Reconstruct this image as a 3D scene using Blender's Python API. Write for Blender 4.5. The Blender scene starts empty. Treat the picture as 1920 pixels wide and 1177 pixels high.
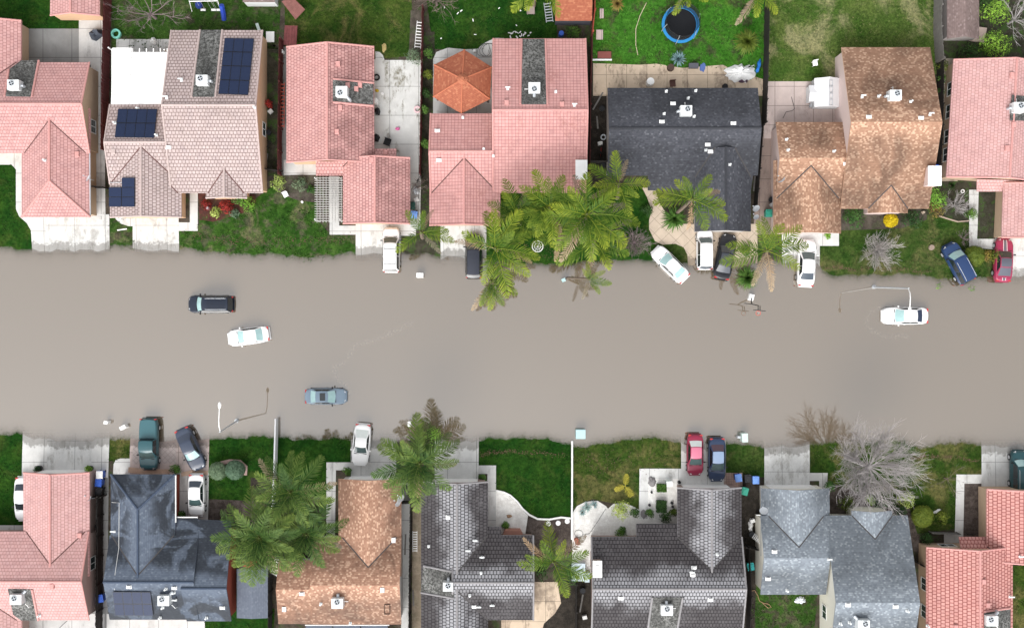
import bpy, bmesh, math, random
from mathutils import Vector, Matrix
rnd = random.Random(7)
sc = bpy.context.scene
COL = sc.collection
R = math.radians
# ---------------------------------------------------------------- survey: photo pixels -> metres
H, S, CX, CY = 100.0, 18.0, 960.0, 588.5
def W(px, py, z=0.0):
    k = (H - z) / H
    return Vector(((px - CX) / S * k, -(py - CY) / S * k, z))
TOP = [(-9000,462),(0,462),(45,466),(60,467),(130,467),(203,465),(207,458),(247,458),(251,467),(333,467),(340,462),(400,472),(450,476),(520,474),(560,483),(600,480),(640,474),(664,471),(668,474),(750,474),(760,474),(800,474),(826,482),(832,479),(910,481),(920,486),(960,488),(990,494),(1050,494),(1100,488),(1180,487),(1225,486),(1285,494),(1295,496),(1405,496),(1412,490),(1465,488),(1472,489),(1533,491),(1545,510),(1570,517),(1620,514),(1660,514),(1700,511),(1750,520),(1800,524),(1850,518),(1920,514),(9000,514)]
BOT = [(-9000,815),(0,815),(41,814),(45,822),(100,828),(170,829),(203,824),(207,824),(243,826),(248,824),(300,829),(390,828),(394,822),(420,822),(500,819),(560,824),(610,824),(655,824),(662,827),(740,827),(790,829),(893,831),(899,824),(930,824),(1000,821),(1040,826),(1068,836),(1074,840),(1100,838),(1150,828),(1200,823),(1240,823),(1272,832),(1280,834),(1360,834),(1390,833),(1430,840),(1436,840),(1515,840),(1522,834),(1560,832),(1600,832),(1690,826),(1704,838),(1725,840),(1780,832),(1836,834),(1842,839),(1920,839),(9000,839)]
def _lin(tab, x):
    lo, hi = 0, len(tab) - 1
    while hi - lo > 1:
        m = (lo + hi) // 2
        if tab[m][0] <= x: lo = m
        else: hi = m
    (x0, y0), (x1, y1) = tab[lo], tab[hi]
    t = min(max((x - x0) / (x1 - x0), 0), 1)
    return y0 + (y1 - y0) * t
def g(x, y):
    """ground height (m) at world x, y; the flood surface is z = 0"""
    px = CX + x * S
    n = .10 * math.sin(2.3 * x) + .07 * math.sin(5.1 * x + 1.3) + .05 * math.sin(9.7 * x + .4)
    dt = y + (_lin(TOP, px) - CY) / S
    db = -(_lin(BOT, px) - CY) / S - y
    d = max(dt, db) + n
    if d >= 0: return .32 * (1 - math.exp(-d * .075 / .32))
    return -.5 * (1 - math.exp(d * .085 / .5))
def G(px, py, off=0.0):
    z = 0.0
    for _ in range(3):
        p = W(px, py, z + off); z = g(p.x, p.y)
    return Vector((p.x, p.y, z + off))
# ---------------------------------------------------------------- node materials
class N:
    def __init__(s, name):
        s.m = bpy.data.materials.new(name); s.m.use_nodes = True
        s.t = s.m.node_tree; s.b = s.t.nodes['Principled BSDF']
    def n(s, typ, **kw):
        nd = s.t.nodes.new(typ)
        for k, v in kw.items():
            if k in nd.inputs.keys() if isinstance(k, str) else False: s.set(nd, k, v)
            else: setattr(nd, k, v)
        return nd
    def set(s, nd, k, v):
        if hasattr(v, 'is_output'): s.t.links.new(v, nd.inputs[k])
        else: nd.inputs[k].default_value = v
    def p(s, **kw):
        for k, v in kw.items(): s.set(s.b, k.replace('_', ' '), v)
    def math(s, op, a, b=0.0, c=0.0, clamp=False):
        nd = s.t.nodes.new('ShaderNodeMath'); nd.operation = op; nd.use_clamp = clamp
        s.set(nd, 0, a); s.set(nd, 1, b)
        if op in ('MULTIPLY_ADD',): s.set(nd, 2, c)
        return nd.outputs[0]
    def noise(s, scale, detail=3, vec=None, rough=.55, dist=0.0):
        nd = s.t.nodes.new('ShaderNodeTexNoise')
        nd.inputs['Scale'].default_value = scale; nd.inputs['Detail'].default_value = detail
        nd.inputs['Roughness'].default_value = rough; nd.inputs['Distortion'].default_value = dist
        if vec is not None: s.t.links.new(vec, nd.inputs['Vector'])
        return nd.outputs['Fac']
    def ramp(s, fac, lo, hi):
        nd = s.t.nodes.new('ShaderNodeMapRange'); nd.interpolation_type = 'SMOOTHSTEP'
        s.set(nd, 0, fac); nd.inputs[1].default_value = lo; nd.inputs[2].default_value = hi
        return nd.outputs[0]
    def mix(s, fac, a, b, mode='MIX'):
        nd = s.t.nodes.new('ShaderNodeMix'); nd.data_type = 'RGBA'; nd.blend_type = mode
        s.set(nd, 0, fac); s.set(nd, 6, C4(a)); s.set(nd, 7, C4(b))
        return nd.outputs[2]
    def pos(s): return s.t.nodes.new('ShaderNodeNewGeometry').outputs['Position']
    def uv(s): return s.t.nodes.new('ShaderNodeTexCoord').outputs['UV']
    def attr(s, name):
        nd = s.t.nodes.new('ShaderNodeAttribute'); nd.attribute_name = name; return nd
    def bump(s, h, strength=.4, dist=.02):
        nd = s.t.nodes.new('ShaderNodeBump'); s.set(nd, 'Height', h)
        nd.inputs['Strength'].default_value = strength; nd.inputs['Distance'].default_value = dist
        s.t.links.new(nd.outputs[0], s.b.inputs['Normal'])
def C4(c):
    if hasattr(c, 'is_output'): return c
    return (c[0], c[1], c[2], 1.0)
def srgb(r, g_, b):
    f = lambda v: (v / 255 / 12.92) if v / 255 <= .04045 else ((v / 255 + .055) / 1.055) ** 2.4
    return (f(r), f(g_), f(b))
def sc3(c, k): return tuple(v * k for v in c)
_M = {}
def plain(name, col, rough=.6, metal=0.0, coat=0.0, var=.12, spec=.25):
    if name in _M: return _M[name]
    m = N(name); f = m.noise(3.0, 4, m.pos())
    m.p(Base_Color=m.mix(f, sc3(col, 1 - var), sc3(col, 1 + var)), Roughness=rough, Metallic=metal, Coat_Weight=coat, Coat_Roughness=.06)
    m.set(m.b, 'Specular IOR Level', spec)
    _M[name] = m.m; return m.m
def tile_mat(name, c1, c2, line, stain, amount=.5, offset=.5, w=.34, h=.33, ms=.020, ridge=0.0, east=0.0, pale=(.42, .41, .42)):
    m = N(name); uv = m.uv(); pos = m.pos()
    b = m.n('ShaderNodeTexBrick'); b.offset = offset
    for k, v in (('Vector', uv), ('Color1', C4(c1)), ('Color2', C4(c2)), ('Mortar', C4(line)), ('Scale', 1.0), ('Mortar Size', ms), ('Mortar Smooth', .3), ('Bias', 0.0), ('Brick Width', w), ('Row Height', h)):
        m.set(b, k, v)
    big = m.ramp(m.noise(.22, 4, pos, .6, .4), .46, .72)
    fine = m.ramp(m.noise(5.0, 3, pos), .35, .7)
    fac = m.math('MULTIPLY', m.math('MULTIPLY', big, fine), amount)
    col = m.mix(fac, b.outputs['Color'], stain)
    col = m.mix(m.ramp(m.noise(1.3, 3, pos), .4, .8), col, m.mix(1.0, col, (.86, .86, .88), 'MULTIPLY'))
    sx0 = m.n('ShaderNodeSeparateXYZ'); m.set(sx0, 0, uv)
    if ridge:   # paler streaks towards the ridge, broken up by noise
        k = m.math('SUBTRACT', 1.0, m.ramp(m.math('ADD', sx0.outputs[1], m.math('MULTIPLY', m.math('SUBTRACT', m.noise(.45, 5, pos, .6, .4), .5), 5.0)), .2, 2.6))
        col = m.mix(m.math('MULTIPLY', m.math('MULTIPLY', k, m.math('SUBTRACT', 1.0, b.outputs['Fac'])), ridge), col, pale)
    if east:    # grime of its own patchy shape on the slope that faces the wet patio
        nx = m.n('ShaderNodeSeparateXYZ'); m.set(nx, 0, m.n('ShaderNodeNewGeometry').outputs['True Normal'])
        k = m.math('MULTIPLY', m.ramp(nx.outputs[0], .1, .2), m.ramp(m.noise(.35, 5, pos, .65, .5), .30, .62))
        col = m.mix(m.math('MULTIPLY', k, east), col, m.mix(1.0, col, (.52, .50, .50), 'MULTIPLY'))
    # each course lies over the next: sawtooth bump raised towards its lower lip
    m.p(Base_Color=col, Roughness=.7); m.set(m.b, 'Specular IOR Level', .2)
    sx = m.n('ShaderNodeSeparateXYZ'); m.set(sx, 0, uv)
    saw = m.math('FRACT', m.math('DIVIDE', sx.outputs[1], h))
    hgt = m.math('ADD', m.math('MULTIPLY', saw, .6), m.math('MULTIPLY', m.math('SUBTRACT', 1.0, b.outputs['Fac']), .5))
    m.bump(hgt, .55, .035)
    return m.m
def shingle_mat(name, base, dark, light, speck=.35, wet=.5, wetdark=.55, cell=(.20, .17), dry=0.0, wsc=.15, wlo=.40, whi=.64, rough=.75, sheen=.15, gloss_in_wet=True, spec=.22):
    m = N(name); uv = m.uv(); pos = m.pos()
    sx = m.n('ShaderNodeSeparateXYZ'); m.set(sx, 0, uv)
    row = m.math('FLOOR', m.math('DIVIDE', sx.outputs[1], cell[1]))
    shift = m.math('MULTIPLY', m.math('MODULO', row, 2.0), .5)
    colx = m.math('FLOOR', m.math('ADD', m.math('DIVIDE', sx.outputs[0], cell[0]), shift))
    cv = m.n('ShaderNodeCombineXYZ'); m.set(cv, 0, colx); m.set(cv, 1, row)
    wn = m.n('ShaderNodeTexWhiteNoise'); wn.noise_dimensions = '2D'; m.set(wn, 'Vector', cv.outputs[0])
    f = wn.outputs['Value']
    c = m.mix(f, m.mix(.35, dark, base), m.mix(.18, base, light))
    c = m.mix(m.math('MULTIPLY', m.ramp(f, 1 - speck, 1 - speck + .12), .55), c, light)
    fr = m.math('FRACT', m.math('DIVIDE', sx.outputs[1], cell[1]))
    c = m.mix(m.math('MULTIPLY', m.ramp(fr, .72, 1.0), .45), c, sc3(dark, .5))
    wetm = m.ramp(m.noise(wsc, 5, pos, .6, .9), wlo, whi)
    dryr = m.ramp(m.math('ADD', sx.outputs[1], m.math('MULTIPLY', m.noise(.6, 3, pos), 2.2)), 1.6, 3.2)   # the strip along the ridge dries first
    wetm = m.math('MULTIPLY', wetm, dryr)
    wetm = m.math('MULTIPLY', wetm, wet)
    c = m.mix(wetm, c, m.mix(1.0, c, (wetdark, wetdark, wetdark), 'MULTIPLY'))
    if dry:     # paler along the ridge, petering out downslope in ragged tongues
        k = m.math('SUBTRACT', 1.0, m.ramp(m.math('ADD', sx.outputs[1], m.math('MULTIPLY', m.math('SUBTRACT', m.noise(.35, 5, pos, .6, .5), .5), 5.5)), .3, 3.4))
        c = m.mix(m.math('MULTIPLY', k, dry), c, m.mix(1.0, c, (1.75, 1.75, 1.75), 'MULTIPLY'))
    m.p(Base_Color=c, Roughness=m.math('SUBTRACT', rough, m.math('MULTIPLY', wetm, sheen if gloss_in_wet else 0.0)))
    m.set(m.b, 'Specular IOR Level', spec)
    m.bump(m.math('ADD', m.math('MULTIPLY', fr, .7), m.math('MULTIPLY', f, .3)), .4, .02)
    return m.m
def lawn_mat(name, a, b, straw, straw_amt=.3, sc_=1.0, dirt=0.0, soil=(.05, .04, .03), slo=.52, shi=.70):
    m = N(name); pos = m.pos()
    c = m.mix(m.ramp(m.noise(.55 * sc_, 5, pos, .6, .5), .32, .68), a, b)
    c = m.mix(m.math('MULTIPLY', m.ramp(m.noise(.33 * sc_, 6, pos, .65, .8), slo, shi), straw_amt), c, straw)
    if dirt: c = m.mix(m.math('MULTIPLY', m.ramp(m.noise(.8, 6, pos, .68, .3), .50, .62), dirt), c, soil)
    f = m.ramp(m.noise(3.4, 8, pos, .86), .36, .64)
    c = m.mix(f, m.mix(1.0, c, (.52, .55, .52), 'MULTIPLY'), m.mix(1.0, c, (1.50, 1.45, 1.35), 'MULTIPLY'))
    f2 = m.ramp(m.noise(1.1, 6, pos, .75, .4), .36, .66)
    c = m.mix(f2, m.mix(1.0, c, (.70, .76, .74), 'MULTIPLY'), c)
    c = m.mix(1.0, c, (.74, .76, .72), 'MULTIPLY')
    m.p(Base_Color=c, Roughness=.95); m.set(m.b, 'Specular IOR Level', .05)
    m.bump(m.noise(14.0, 3, pos), .8, .06); return m.m
def concrete_mat(name, base, stain=(.2, .19, .17), amount=.5, joint=3.0, wetband=True, jdark=.45, sc_=.6, ang=0.0, jx=None, lo=.50, hi=.66):
    m = N(name); pos = m.pos()
    c = m.mix(m.ramp(m.noise(1.1, 5, pos, .6), .35, .7), sc3(base, .93), sc3(base, 1.05))
    ms = m.n('ShaderNodeMapping'); m.set(ms, 'Vector', pos); ms.inputs['Scale'].default_value = (1.6, .55, 1)
    st = m.math('MULTIPLY', m.ramp(m.noise(sc_, 8, ms.outputs[0], .72, 0), lo, hi), m.ramp(m.noise(2.2, 5, pos, .7), .30, .62))
    c = m.mix(m.math('MULTIPLY', st, amount), c, stain)
    c = m.mix(m.ramp(m.noise(13, 3, pos, .7), .3, .75), m.mix(1.0, c, (.93,) * 3, 'MULTIPLY'), c)
    if joint:
        b = m.n('ShaderNodeTexBrick'); b.offset = 0.0
        mp = m.n('ShaderNodeMapping'); m.set(mp, 'Vector', pos); mp.inputs['Rotation'].default_value = (0, 0, R(ang)); mp.inputs['Location'].default_value = (.7, .4, 0)
        for k, v in (('Vector', mp.outputs[0]), ('Color1', (1, 1, 1, 1)), ('Color2', (.97, .97, .97, 1)), ('Mortar', (jdark, jdark, jdark, 1)), ('Scale', 1.0), ('Mortar Size', .03), ('Mortar Smooth', .2), ('Brick Width', jx or joint), ('Row Height', joint)): m.set(b, k, v)
        c = m.mix(1.0, c, b.outputs['Color'], 'MULTIPLY')
    rough = .8
    if wetband:
        sx = m.n('ShaderNodeSeparateXYZ'); m.set(sx, 0, pos)
        z = m.math('ADD', sx.outputs[2], m.math('MULTIPLY', m.math('SUBTRACT', m.noise(2.6, 6, pos, .7), .5), .11))
        wetm = m.math('SUBTRACT', 1.0, m.ramp(z, .045, .065))
        c = m.mix(wetm, c, m.mix(1.0, c, (.52, .51, .50), 'MULTIPLY'))
    m.p(Base_Color=c, Roughness=rough); m.set(m.b, 'Specular IOR Level', .25); m.bump(m.noise(20, 3, pos), .25, .01); return m.m
def soil_mat(name, a, b, green=0.0, spk=(.3, .28, .25)):
    m = N(name); pos = m.pos()
    c = m.mix(m.ramp(m.noise(1.5, 6, pos, .7), .35, .68), a, b)
    if green: c = m.mix(m.math('MULTIPLY', m.ramp(m.noise(1.1, 5, pos, .7, .5), .5, .62), green), c, (.045, .09, .02))
    c = m.mix(m.math('MULTIPLY', m.ramp(m.noise(16, 2, pos), .66, .74), .5), c, spk)
    m.p(Base_Color=c, Roughness=.95); m.set(m.b, 'Specular IOR Level', .1); m.bump(m.noise(9, 5, pos, .7), .8, .06); return m.m
def leaf_mat(name, a, b, trans=.15, objvar=True):
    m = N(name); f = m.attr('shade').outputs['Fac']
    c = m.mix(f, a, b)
    if objvar:
        r = m.n('ShaderNodeObjectInfo').outputs['Random']
        c = m.mix(1.0, c, m.mix(r, (.55, .66, .7), (1.25, 1.15, 1.05)), 'MULTIPLY')
    m.p(Base_Color=c, Roughness=.5); m.set(m.b, 'Specular IOR Level', .10); m.set(m.b, 'Subsurface Weight', 0.0)
    return m.m
# ---------------------------------------------------------------- mesh builder
def wloc(o):
    v = Vector((0, 0, 0))
    while o is not None: v = v + o.location; o = o.parent
    return v
def tag(o, label=None, cat=None, group=None, kind=None):
    if label: o['label'] = label
    if cat: o['category'] = cat
    if group: o['group'] = group
    if kind: o['kind'] = kind
    return o
def thing(name, label, cat, loc=(0, 0, 0), rz=0.0, group=None):
    o = bpy.data.objects.new(name, None); COL.objects.link(o); o.empty_display_size = .2
    o.location = loc; o.rotation_euler = (0, 0, rz); return tag(o, label, cat, group)
class MB:
    def __init__(s): s.v = []; s.f = []; s.uv = {}; s.at = []
    def add(s, vs, fs, shade=None):
        k = len(s.v); s.v += [Vector(v) for v in vs]; s.f += [tuple(i + k for i in f) for f in fs]
        if shade is not None: s.at += [shade] * len(vs)
        return k
    def poly(s, pts, uv=None, shade=None):
        k = len(s.v); s.v += [Vector(p) for p in pts]; s.f.append(tuple(range(k, k + len(pts))))
        if uv: s.uv[len(s.f) - 1] = uv
        if shade is not None: s.at += [shade] * len(pts)
    def box(s, c, d, rz=0.0, M=None, taper=1.0):
        x, y, z = d[0] / 2, d[1] / 2, d[2] / 2
        vs = [Vector((sx * x * (taper if sz > 0 else 1), sy * y * (taper if sz > 0 else 1), sz * z)) for sz in (-1, 1) for sy in (-1, 1) for sx in (-1, 1)]
        m = M if M is not None else Matrix.Rotation(rz, 3, 'Z')
        s.add([m @ v + Vector(c) for v in vs], [(0, 2, 3, 1), (4, 5, 7, 6), (0, 1, 5, 4), (2, 6, 7, 3), (0, 4, 6, 2), (1, 3, 7, 5)])
    def tube(s, pts, rs, n=6, cap=True):
        pts = [Vector(p) for p in pts]
        if not hasattr(rs, '__len__'): rs = [rs] * len(pts)
        k = len(s.v); m = len(pts); up = None
        for i, p in enumerate(pts):
            d = (pts[min(i + 1, m - 1)] - pts[max(i - 1, 0)])
            if d.length < 1e-9: d = Vector((0, 0, 1))
            d.normalize()
            if up is None: up = Vector((0, 0, 1)) if abs(d.z) < .9 else Vector((1, 0, 0))
            a = d.cross(up).normalized(); b = d.cross(a); up = -b if False else up
            for j in range(n):
                t = 2 * math.pi * j / n
                s.v.append(p + (a * math.cos(t) + b * math.sin(t)) * rs[i])
        for i in range(m - 1):
            for j in range(n):
                q = (j + 1) % n
                s.f.append((k + i * n + j, k + i * n + q, k + (i + 1) * n + q, k + (i + 1) * n + j))
        if cap and n > 2:
            s.f.append(tuple(k + j for j in range(n))[::-1]); s.f.append(tuple(k + (m - 1) * n + j for j in range(n)))
    def cyl(s, c, r, h, n=20, r2=None, axis='Z'):
        c = Vector(c); r2 = r if r2 is None else r2; k = len(s.v)
        for (rr, zz) in ((r, 0), (r2, h)):
            for j in range(n):
                t = 2 * math.pi * j / n; x, y = rr * math.cos(t), rr * math.sin(t)
                s.v.append(c + (Vector((x, y, zz)) if axis == 'Z' else Vector((x, zz, y)) if axis == 'Y' else Vector((zz, x, y))))
        for j in range(n):
            q = (j + 1) % n; s.f.append((k + j, k + q, k + n + q, k + n + j))
        s.f.append(tuple(k + j for j in range(n))[::-1]); s.f.append(tuple(k + n + j for j in range(n)))
    def ring(s, c, r0, r1, h, n=28):
        c = Vector(c); k = len(s.v)
        for (rr, zz) in ((r0, 0), (r1, 0), (r1, h), (r0, h)):
            for j in range(n):
                t = 2 * math.pi * j / n; s.v.append(c + Vector((rr * math.cos(t), rr * math.sin(t), zz)))
        for a in range(4):
            b = (a + 1) % 4
            for j in range(n):
                q = (j + 1) % n; s.f.append((k + a * n + j, k + a * n + q, k + b * n + q, k + b * n + j))
    def prism(s, pts, dz):
        """closed solid: polygon pts (3-D) dropped by dz"""
        n = len(pts); a = [Vector(p) for p in pts]; b = [p - Vector((0, 0, dz)) for p in a]
        s.add(a + b, [tuple(range(n)), tuple(range(2 * n - 1, n - 1, -1))] + [(i, i + n, (i + 1) % n + n, (i + 1) % n) for i in range(n)])
    def build(s, name, mat, parent=None, world=True, smooth=None, recalc=True):
        v = [Vector(p) for p in s.v]
        if parent is None and v:
            lo = Vector((min(p.x for p in v), min(p.y for p in v), min(p.z for p in v))); hi = Vector((max(p.x for p in v), max(p.y for p in v), 0))
            off = Vector(((lo.x + hi.x) / 2, (lo.y + hi.y) / 2, lo.z))
        else: off = wloc(parent) if (parent is not None and world) else Vector((0, 0, 0))
        me = bpy.data.meshes.new(name)
        me.from_pydata([p - off for p in v], [], s.f)
        if s.uv:
            l = me.uv_layers.new(name='UVMap')
            for i, uvs in s.uv.items():
                po = me.polygons[i]
                for j, li in enumerate(po.loop_indices): l.data[li].uv = uvs[j]
        if s.at:
            a = me.attributes.new('shade', 'FLOAT', 'POINT'); a.data.foreach_set('value', s.at)
        if recalc and not s.uv:
            bm = bmesh.new(); bm.from_mesh(me); bmesh.ops.recalc_face_normals(bm, faces=bm.faces); bm.to_mesh(me); bm.free()
        if smooth is not None:
            me.polygons.foreach_set('use_smooth', [True] * len(me.polygons)); me.set_sharp_from_angle(angle=R(smooth))
        me.materials.append(mat)
        o = bpy.data.objects.new(name, me); COL.objects.link(o); o.parent = parent
        if parent is None: o.location = off
        return o
def inst(o_src, name, parent, loc, rot, scale=1.0):
    o = bpy.data.objects.new(name, o_src); COL.objects.link(o); o.parent = parent
    o.location = loc; o.rotation_euler = rot; o.scale = (scale,) * 3 if not hasattr(scale, '__len__') else scale
    return o
GR = .6
LAWNS = []
def patch(name, label, poly, mat, off=0.0, kind='structure', cat='ground', thick=0.0):
    """a flat patch of ground cover draped over the terrain"""
    pts = [G(x, y) for x, y in poly]
    bm = bmesh.new(); bm.faces.new([bm.verts.new((p.x, p.y, 0)) for p in pts])
    if bm.faces[:][0].normal.z == 0: bm.normal_update()
    xs = [p.x for p in pts]; ys = [p.y for p in pts]
    bmesh.ops.triangulate(bm, faces=bm.faces[:])
    for lo, hi, ax in ((min(xs), max(xs), 0), (min(ys), max(ys), 1)):
        i = math.ceil(lo / GR)
        while i * GR < hi:
            co = [0, 0, 0]; no = [0, 0, 0]; co[ax] = i * GR; no[ax] = 1
            bmesh.ops.bisect_plane(bm, geom=bm.verts[:] + bm.edges[:] + bm.faces[:], plane_co=co, plane_no=no); i += 1
    for v in bm.verts: v.co.z = g(v.co.x, v.co.y) + off
    bm.normal_update()
    for f in bm.faces:
        if f.normal.z < 0: f.normal_flip()
    c = Vector((sum(xs) / len(xs), sum(ys) / len(ys), 0))
    for v in bm.verts: v.co -= c
    me = bpy.data.meshes.new(name); bm.to_mesh(me); bm.free(); me.materials.append(mat)
    if name == 'lawn': LAWNS.append((pts, mat.name))
    o = bpy.data.objects.new(name, me); COL.objects.link(o); o.location = c
    return tag(o, label, cat, None, kind)
# ---------------------------------------------------------------- camera, sky, sun
cam = bpy.data.cameras.new('camera'); co = bpy.data.objects.new('camera', cam); COL.objects.link(co)
co.location = (0, 0, H); co.rotation_euler = (0, 0, 0)
cam.sensor_width = 36; cam.lens = 36 * H / (1920 / S); cam.clip_end = 2000; sc.camera = co
wd = bpy.data.worlds.new('World'); sc.world = wd; wd.use_nodes = True
nt = wd.node_tree; bg = nt.nodes['Background']; sky = nt.nodes.new('ShaderNodeTexSky'); sky.sky_type = 'NISHITA'; sky.sun_disc = False
SUN_EL, SUN_AZ = 42.0, 195.0
sky.sun_elevation = R(SUN_EL); sky.sun_rotation = R(SUN_AZ); sky.dust_density = 4.0; sky.ozone_density = 1.0
hs = nt.nodes.new('ShaderNodeHueSaturation'); hs.inputs['Saturation'].default_value = .10
nt.links.new(sky.outputs[0], hs.inputs['Color']); nt.links.new(hs.outputs[0], bg.inputs['Color']); bg.inputs['Strength'].default_value = .15
sl = bpy.data.lights.new('sun', 'SUN'); so = bpy.data.objects.new('sun', sl); COL.objects.link(so)
sl.energy = .5; sl.angle = R(40); sl.color = (1, .97, .93)
az = R(SUN_AZ); d = Vector((math.sin(az) * math.cos(R(SUN_EL)), math.cos(az) * math.cos(R(SUN_EL)), math.sin(R(SUN_EL))))
so.rotation_euler = d.to_track_quat('Z', 'Y').to_euler(); so.location = (0, 0, 60)
vs = sc.view_settings; vs.view_transform = 'Standard'; vs.look = 'None'; vs.gamma = 1; vs.exposure = 1.03
# ================================================================ SETTING: terrain, flood water, lawns, paving
def frange(a, b, st):
    n = int(round((b - a) / st)); return [a + i * st for i in range(n + 1)]
xs = [-420, -260, -160, -110, -85] + [i * GR for i in range(-118, 119)] + [85, 110, 160, 260, 420]
ys = [-420, -260, -160, -110, -70] + [i * GR for i in range(-74, 75)] + [70, 110, 160, 260, 420]
def sheet(xs_, ys_, zf):
    v = [(x, y, zf(x, y)) for y in ys_ for x in xs_]; n = len(xs_)
    f = [(j * n + i, j * n + i + 1, (j + 1) * n + i + 1, (j + 1) * n + i) for j in range(len(ys_) - 1) for i in range(n - 1)]
    return v, f
v, f = sheet(xs, ys, lambda x, y: g(x, y) - .05)
me = bpy.data.meshes.new('ground'); me.from_pydata(v, [], f)
m_soil = soil_mat('yard_soil', (.045, .036, .028), (.085, .07, .055), .55)
me.materials.append(m_soil); o = bpy.data.objects.new('ground', me); COL.objects.link(o)
tag(o, 'bare brown soil of the housing lots sloping down under the flood water', 'ground', None, 'structure')
# flood water: opacity follows the depth of silt-laden water above the ground
yw = [i * GR / 1.0 for i in range(-28, 18)]
v, f = sheet(xs, yw, lambda x, y: 0.0)
me = bpy.data.meshes.new('flood_water'); me.from_pydata(v, [], f)
a = me.attributes.new('depth', 'FLOAT', 'POINT'); a.data.foreach_set('value', [-g(p[0], p[1]) for p in v])
m = N('muddy_water'); pos = m.pos()
dep = m.attr('depth').outputs['Fac']
rag = m.math('MULTIPLY', m.math('SUBTRACT', m.noise(3.6, 7, pos, .78, .3), .5), .10)
dd = m.math('MAXIMUM', m.math('ADD', m.math('ADD', dep, rag), .004), 0.0)
al = m.math('SUBTRACT', 1.0, m.math('POWER', 2.71828, m.math('MULTIPLY', dd, -34.0)))
big = m.noise(.05, 4, pos, .55, .6)
colr = m.mix(big, (.139, .104, .067), (.145, .109, .071))
foam = m.ramp(m.noise(5, 5, pos, .7), .45, .7)
# thin scum lines drifting behind the stranded cars
def scum(pts, w):
    acc = None
    for (a_, b_) in zip(pts[:-1], pts[1:]):
        A = W(*a_); B = W(*b_); D = B - A; L2 = D.length_squared
        vs_ = m.n('ShaderNodeVectorMath'); vs_.operation = 'SUBTRACT'; m.set(vs_, 0, pos); vs_.inputs[1].default_value = A
        dt = m.n('ShaderNodeVectorMath'); dt.operation = 'DOT_PRODUCT'; m.set(dt, 0, vs_.outputs[0]); dt.inputs[1].default_value = D
        t = m.math('DIVIDE', dt.outputs['Value'], L2, clamp=True)
        sc2 = m.n('ShaderNodeVectorMath'); sc2.operation = 'SCALE'; sc2.inputs[0].default_value = D; m.set(sc2, 'Scale', t)
        df = m.n('ShaderNodeVectorMath'); df.operation = 'DISTANCE'; m.set(df, 0, vs_.outputs[0]); m.set(df, 1, sc2.outputs[0])
        k = m.ramp(m.math('ADD', df.outputs['Value'], m.math('MULTIPLY', m.math('SUBTRACT', m.noise(1.6, 5, pos, .7), .5), 2.6 * w)), w, 0.0)
        acc = k if acc is None else m.math('MAXIMUM', acc, k)
    return acc
s1 = scum([(655, 738), (648, 722), (632, 708), (626, 690), (650, 676), (664, 648), (700, 638), (742, 620), (772, 606)], .42)
s2 = scum([(1652, 576), (1634, 584), (1624, 602), (1632, 620), (1660, 630), (1700, 632)], .40)
sf = m.math('MULTIPLY', m.math('MAXIMUM', s1, s2), m.math('MULTIPLY', foam, .30))
colr = m.mix(sf, colr, (.36, .34, .30))
m.p(Base_Color=colr, Roughness=.035, Alpha=al, IOR=2.2); m.set(m.b, 'Specular IOR Level', 1.0)
m.bump(m.noise(.9, 2, pos), .03, .02)
me.materials.append(m.m); o = bpy.data.objects.new('flood_water', me); COL.objects.link(o)
tag(o, 'still muddy brown flood water covering the whole street between the houses', 'water', None, 'structure')

# ---- materials for ground cover (albedo)
L_dark = lawn_mat('lawn_dark', (.014, .062, .009), (.034, .088, .013), (.12, .12, .04), .30)
L_mid = lawn_mat('lawn_mid', (.030, .074, .013), (.066, .104, .026), (.19, .16, .08), .6, slo=.47, shi=.66)
L_olive = lawn_mat('lawn_olive', (.030, .072, .012), (.070, .104, .022), (.19, .16, .07), .75, slo=.47, shi=.64)
L_bright = lawn_mat('lawn_bright', (.045, .17, .018), (.075, .22, .03), (.16, .17, .05), .35, .9, .75, (.075, .06, .045))
L_straw = lawn_mat('lawn_straw', (.06, .12, .022), (.12, .16, .045), (.33, .30, .17), .85, .7, slo=.45, shi=.62)
L_patchy = lawn_mat('lawn_patchy', (.026, .076, .012), (.055, .125, .022), (.24, .20, .13), .65, 1.2, .7, (.12, .10, .08))
L_dirt = lawn_mat('lawn_dirt', (.035, .085, .016), (.06, .12, .026), (.22, .19, .13), .5, 1.0, .85, (.085, .07, .055))
C_white = concrete_mat('concrete_white', (.60, .60, .585), (.27, .26, .235), .65)
C_pale = concrete_mat('concrete_pale', (.62, .615, .595), (.28, .27, .24), .45)
C_grey = concrete_mat('concrete_grey', (.55, .545, .53), (.20, .19, .18), .5)
C_dark = concrete_mat('concrete_dark', (.24, .24, .235), (.15, .15, .145), .6)
C_stain = concrete_mat('concrete_stained', (.60, .60, .58), (.17, .155, .11), .95, 3.0, True, .45, .32, 0.0, None, .50, .60)
C_worn = concrete_mat('concrete_worn', (.61, .61, .595), (.30, .29, .265), .75, 3.2, True, .5, .75, 0, None, .47, .60)
C_beige = concrete_mat('concrete_beige', (.60, .48, .36), (.27, .21, .16), .85, 2.1, True, .5, .33, 0, None, .50, .55)
C_pink = concrete_mat('concrete_pink', (.52, .43, .40), (.30, .24, .22), .7, 2.0, True, .4, .4, 0)
C_paver = concrete_mat('paver_drive', (.48, .41, .39), (.33, .28, .26), .7, .42, True, .75, .4, 45)
C_diag = concrete_mat('concrete_diamond', (.56, .46, .36), (.34, .27, .22), .6, 1.05, True, .62, .5, 45)
C_tan = concrete_mat('concrete_tan', (.36, .31, .25), (.18, .16, .13), .7, 2.5)
C_brown = concrete_mat('concrete_brown', (.30, .23, .20), (.18, .14, .12), .7, 2.4)
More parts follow.
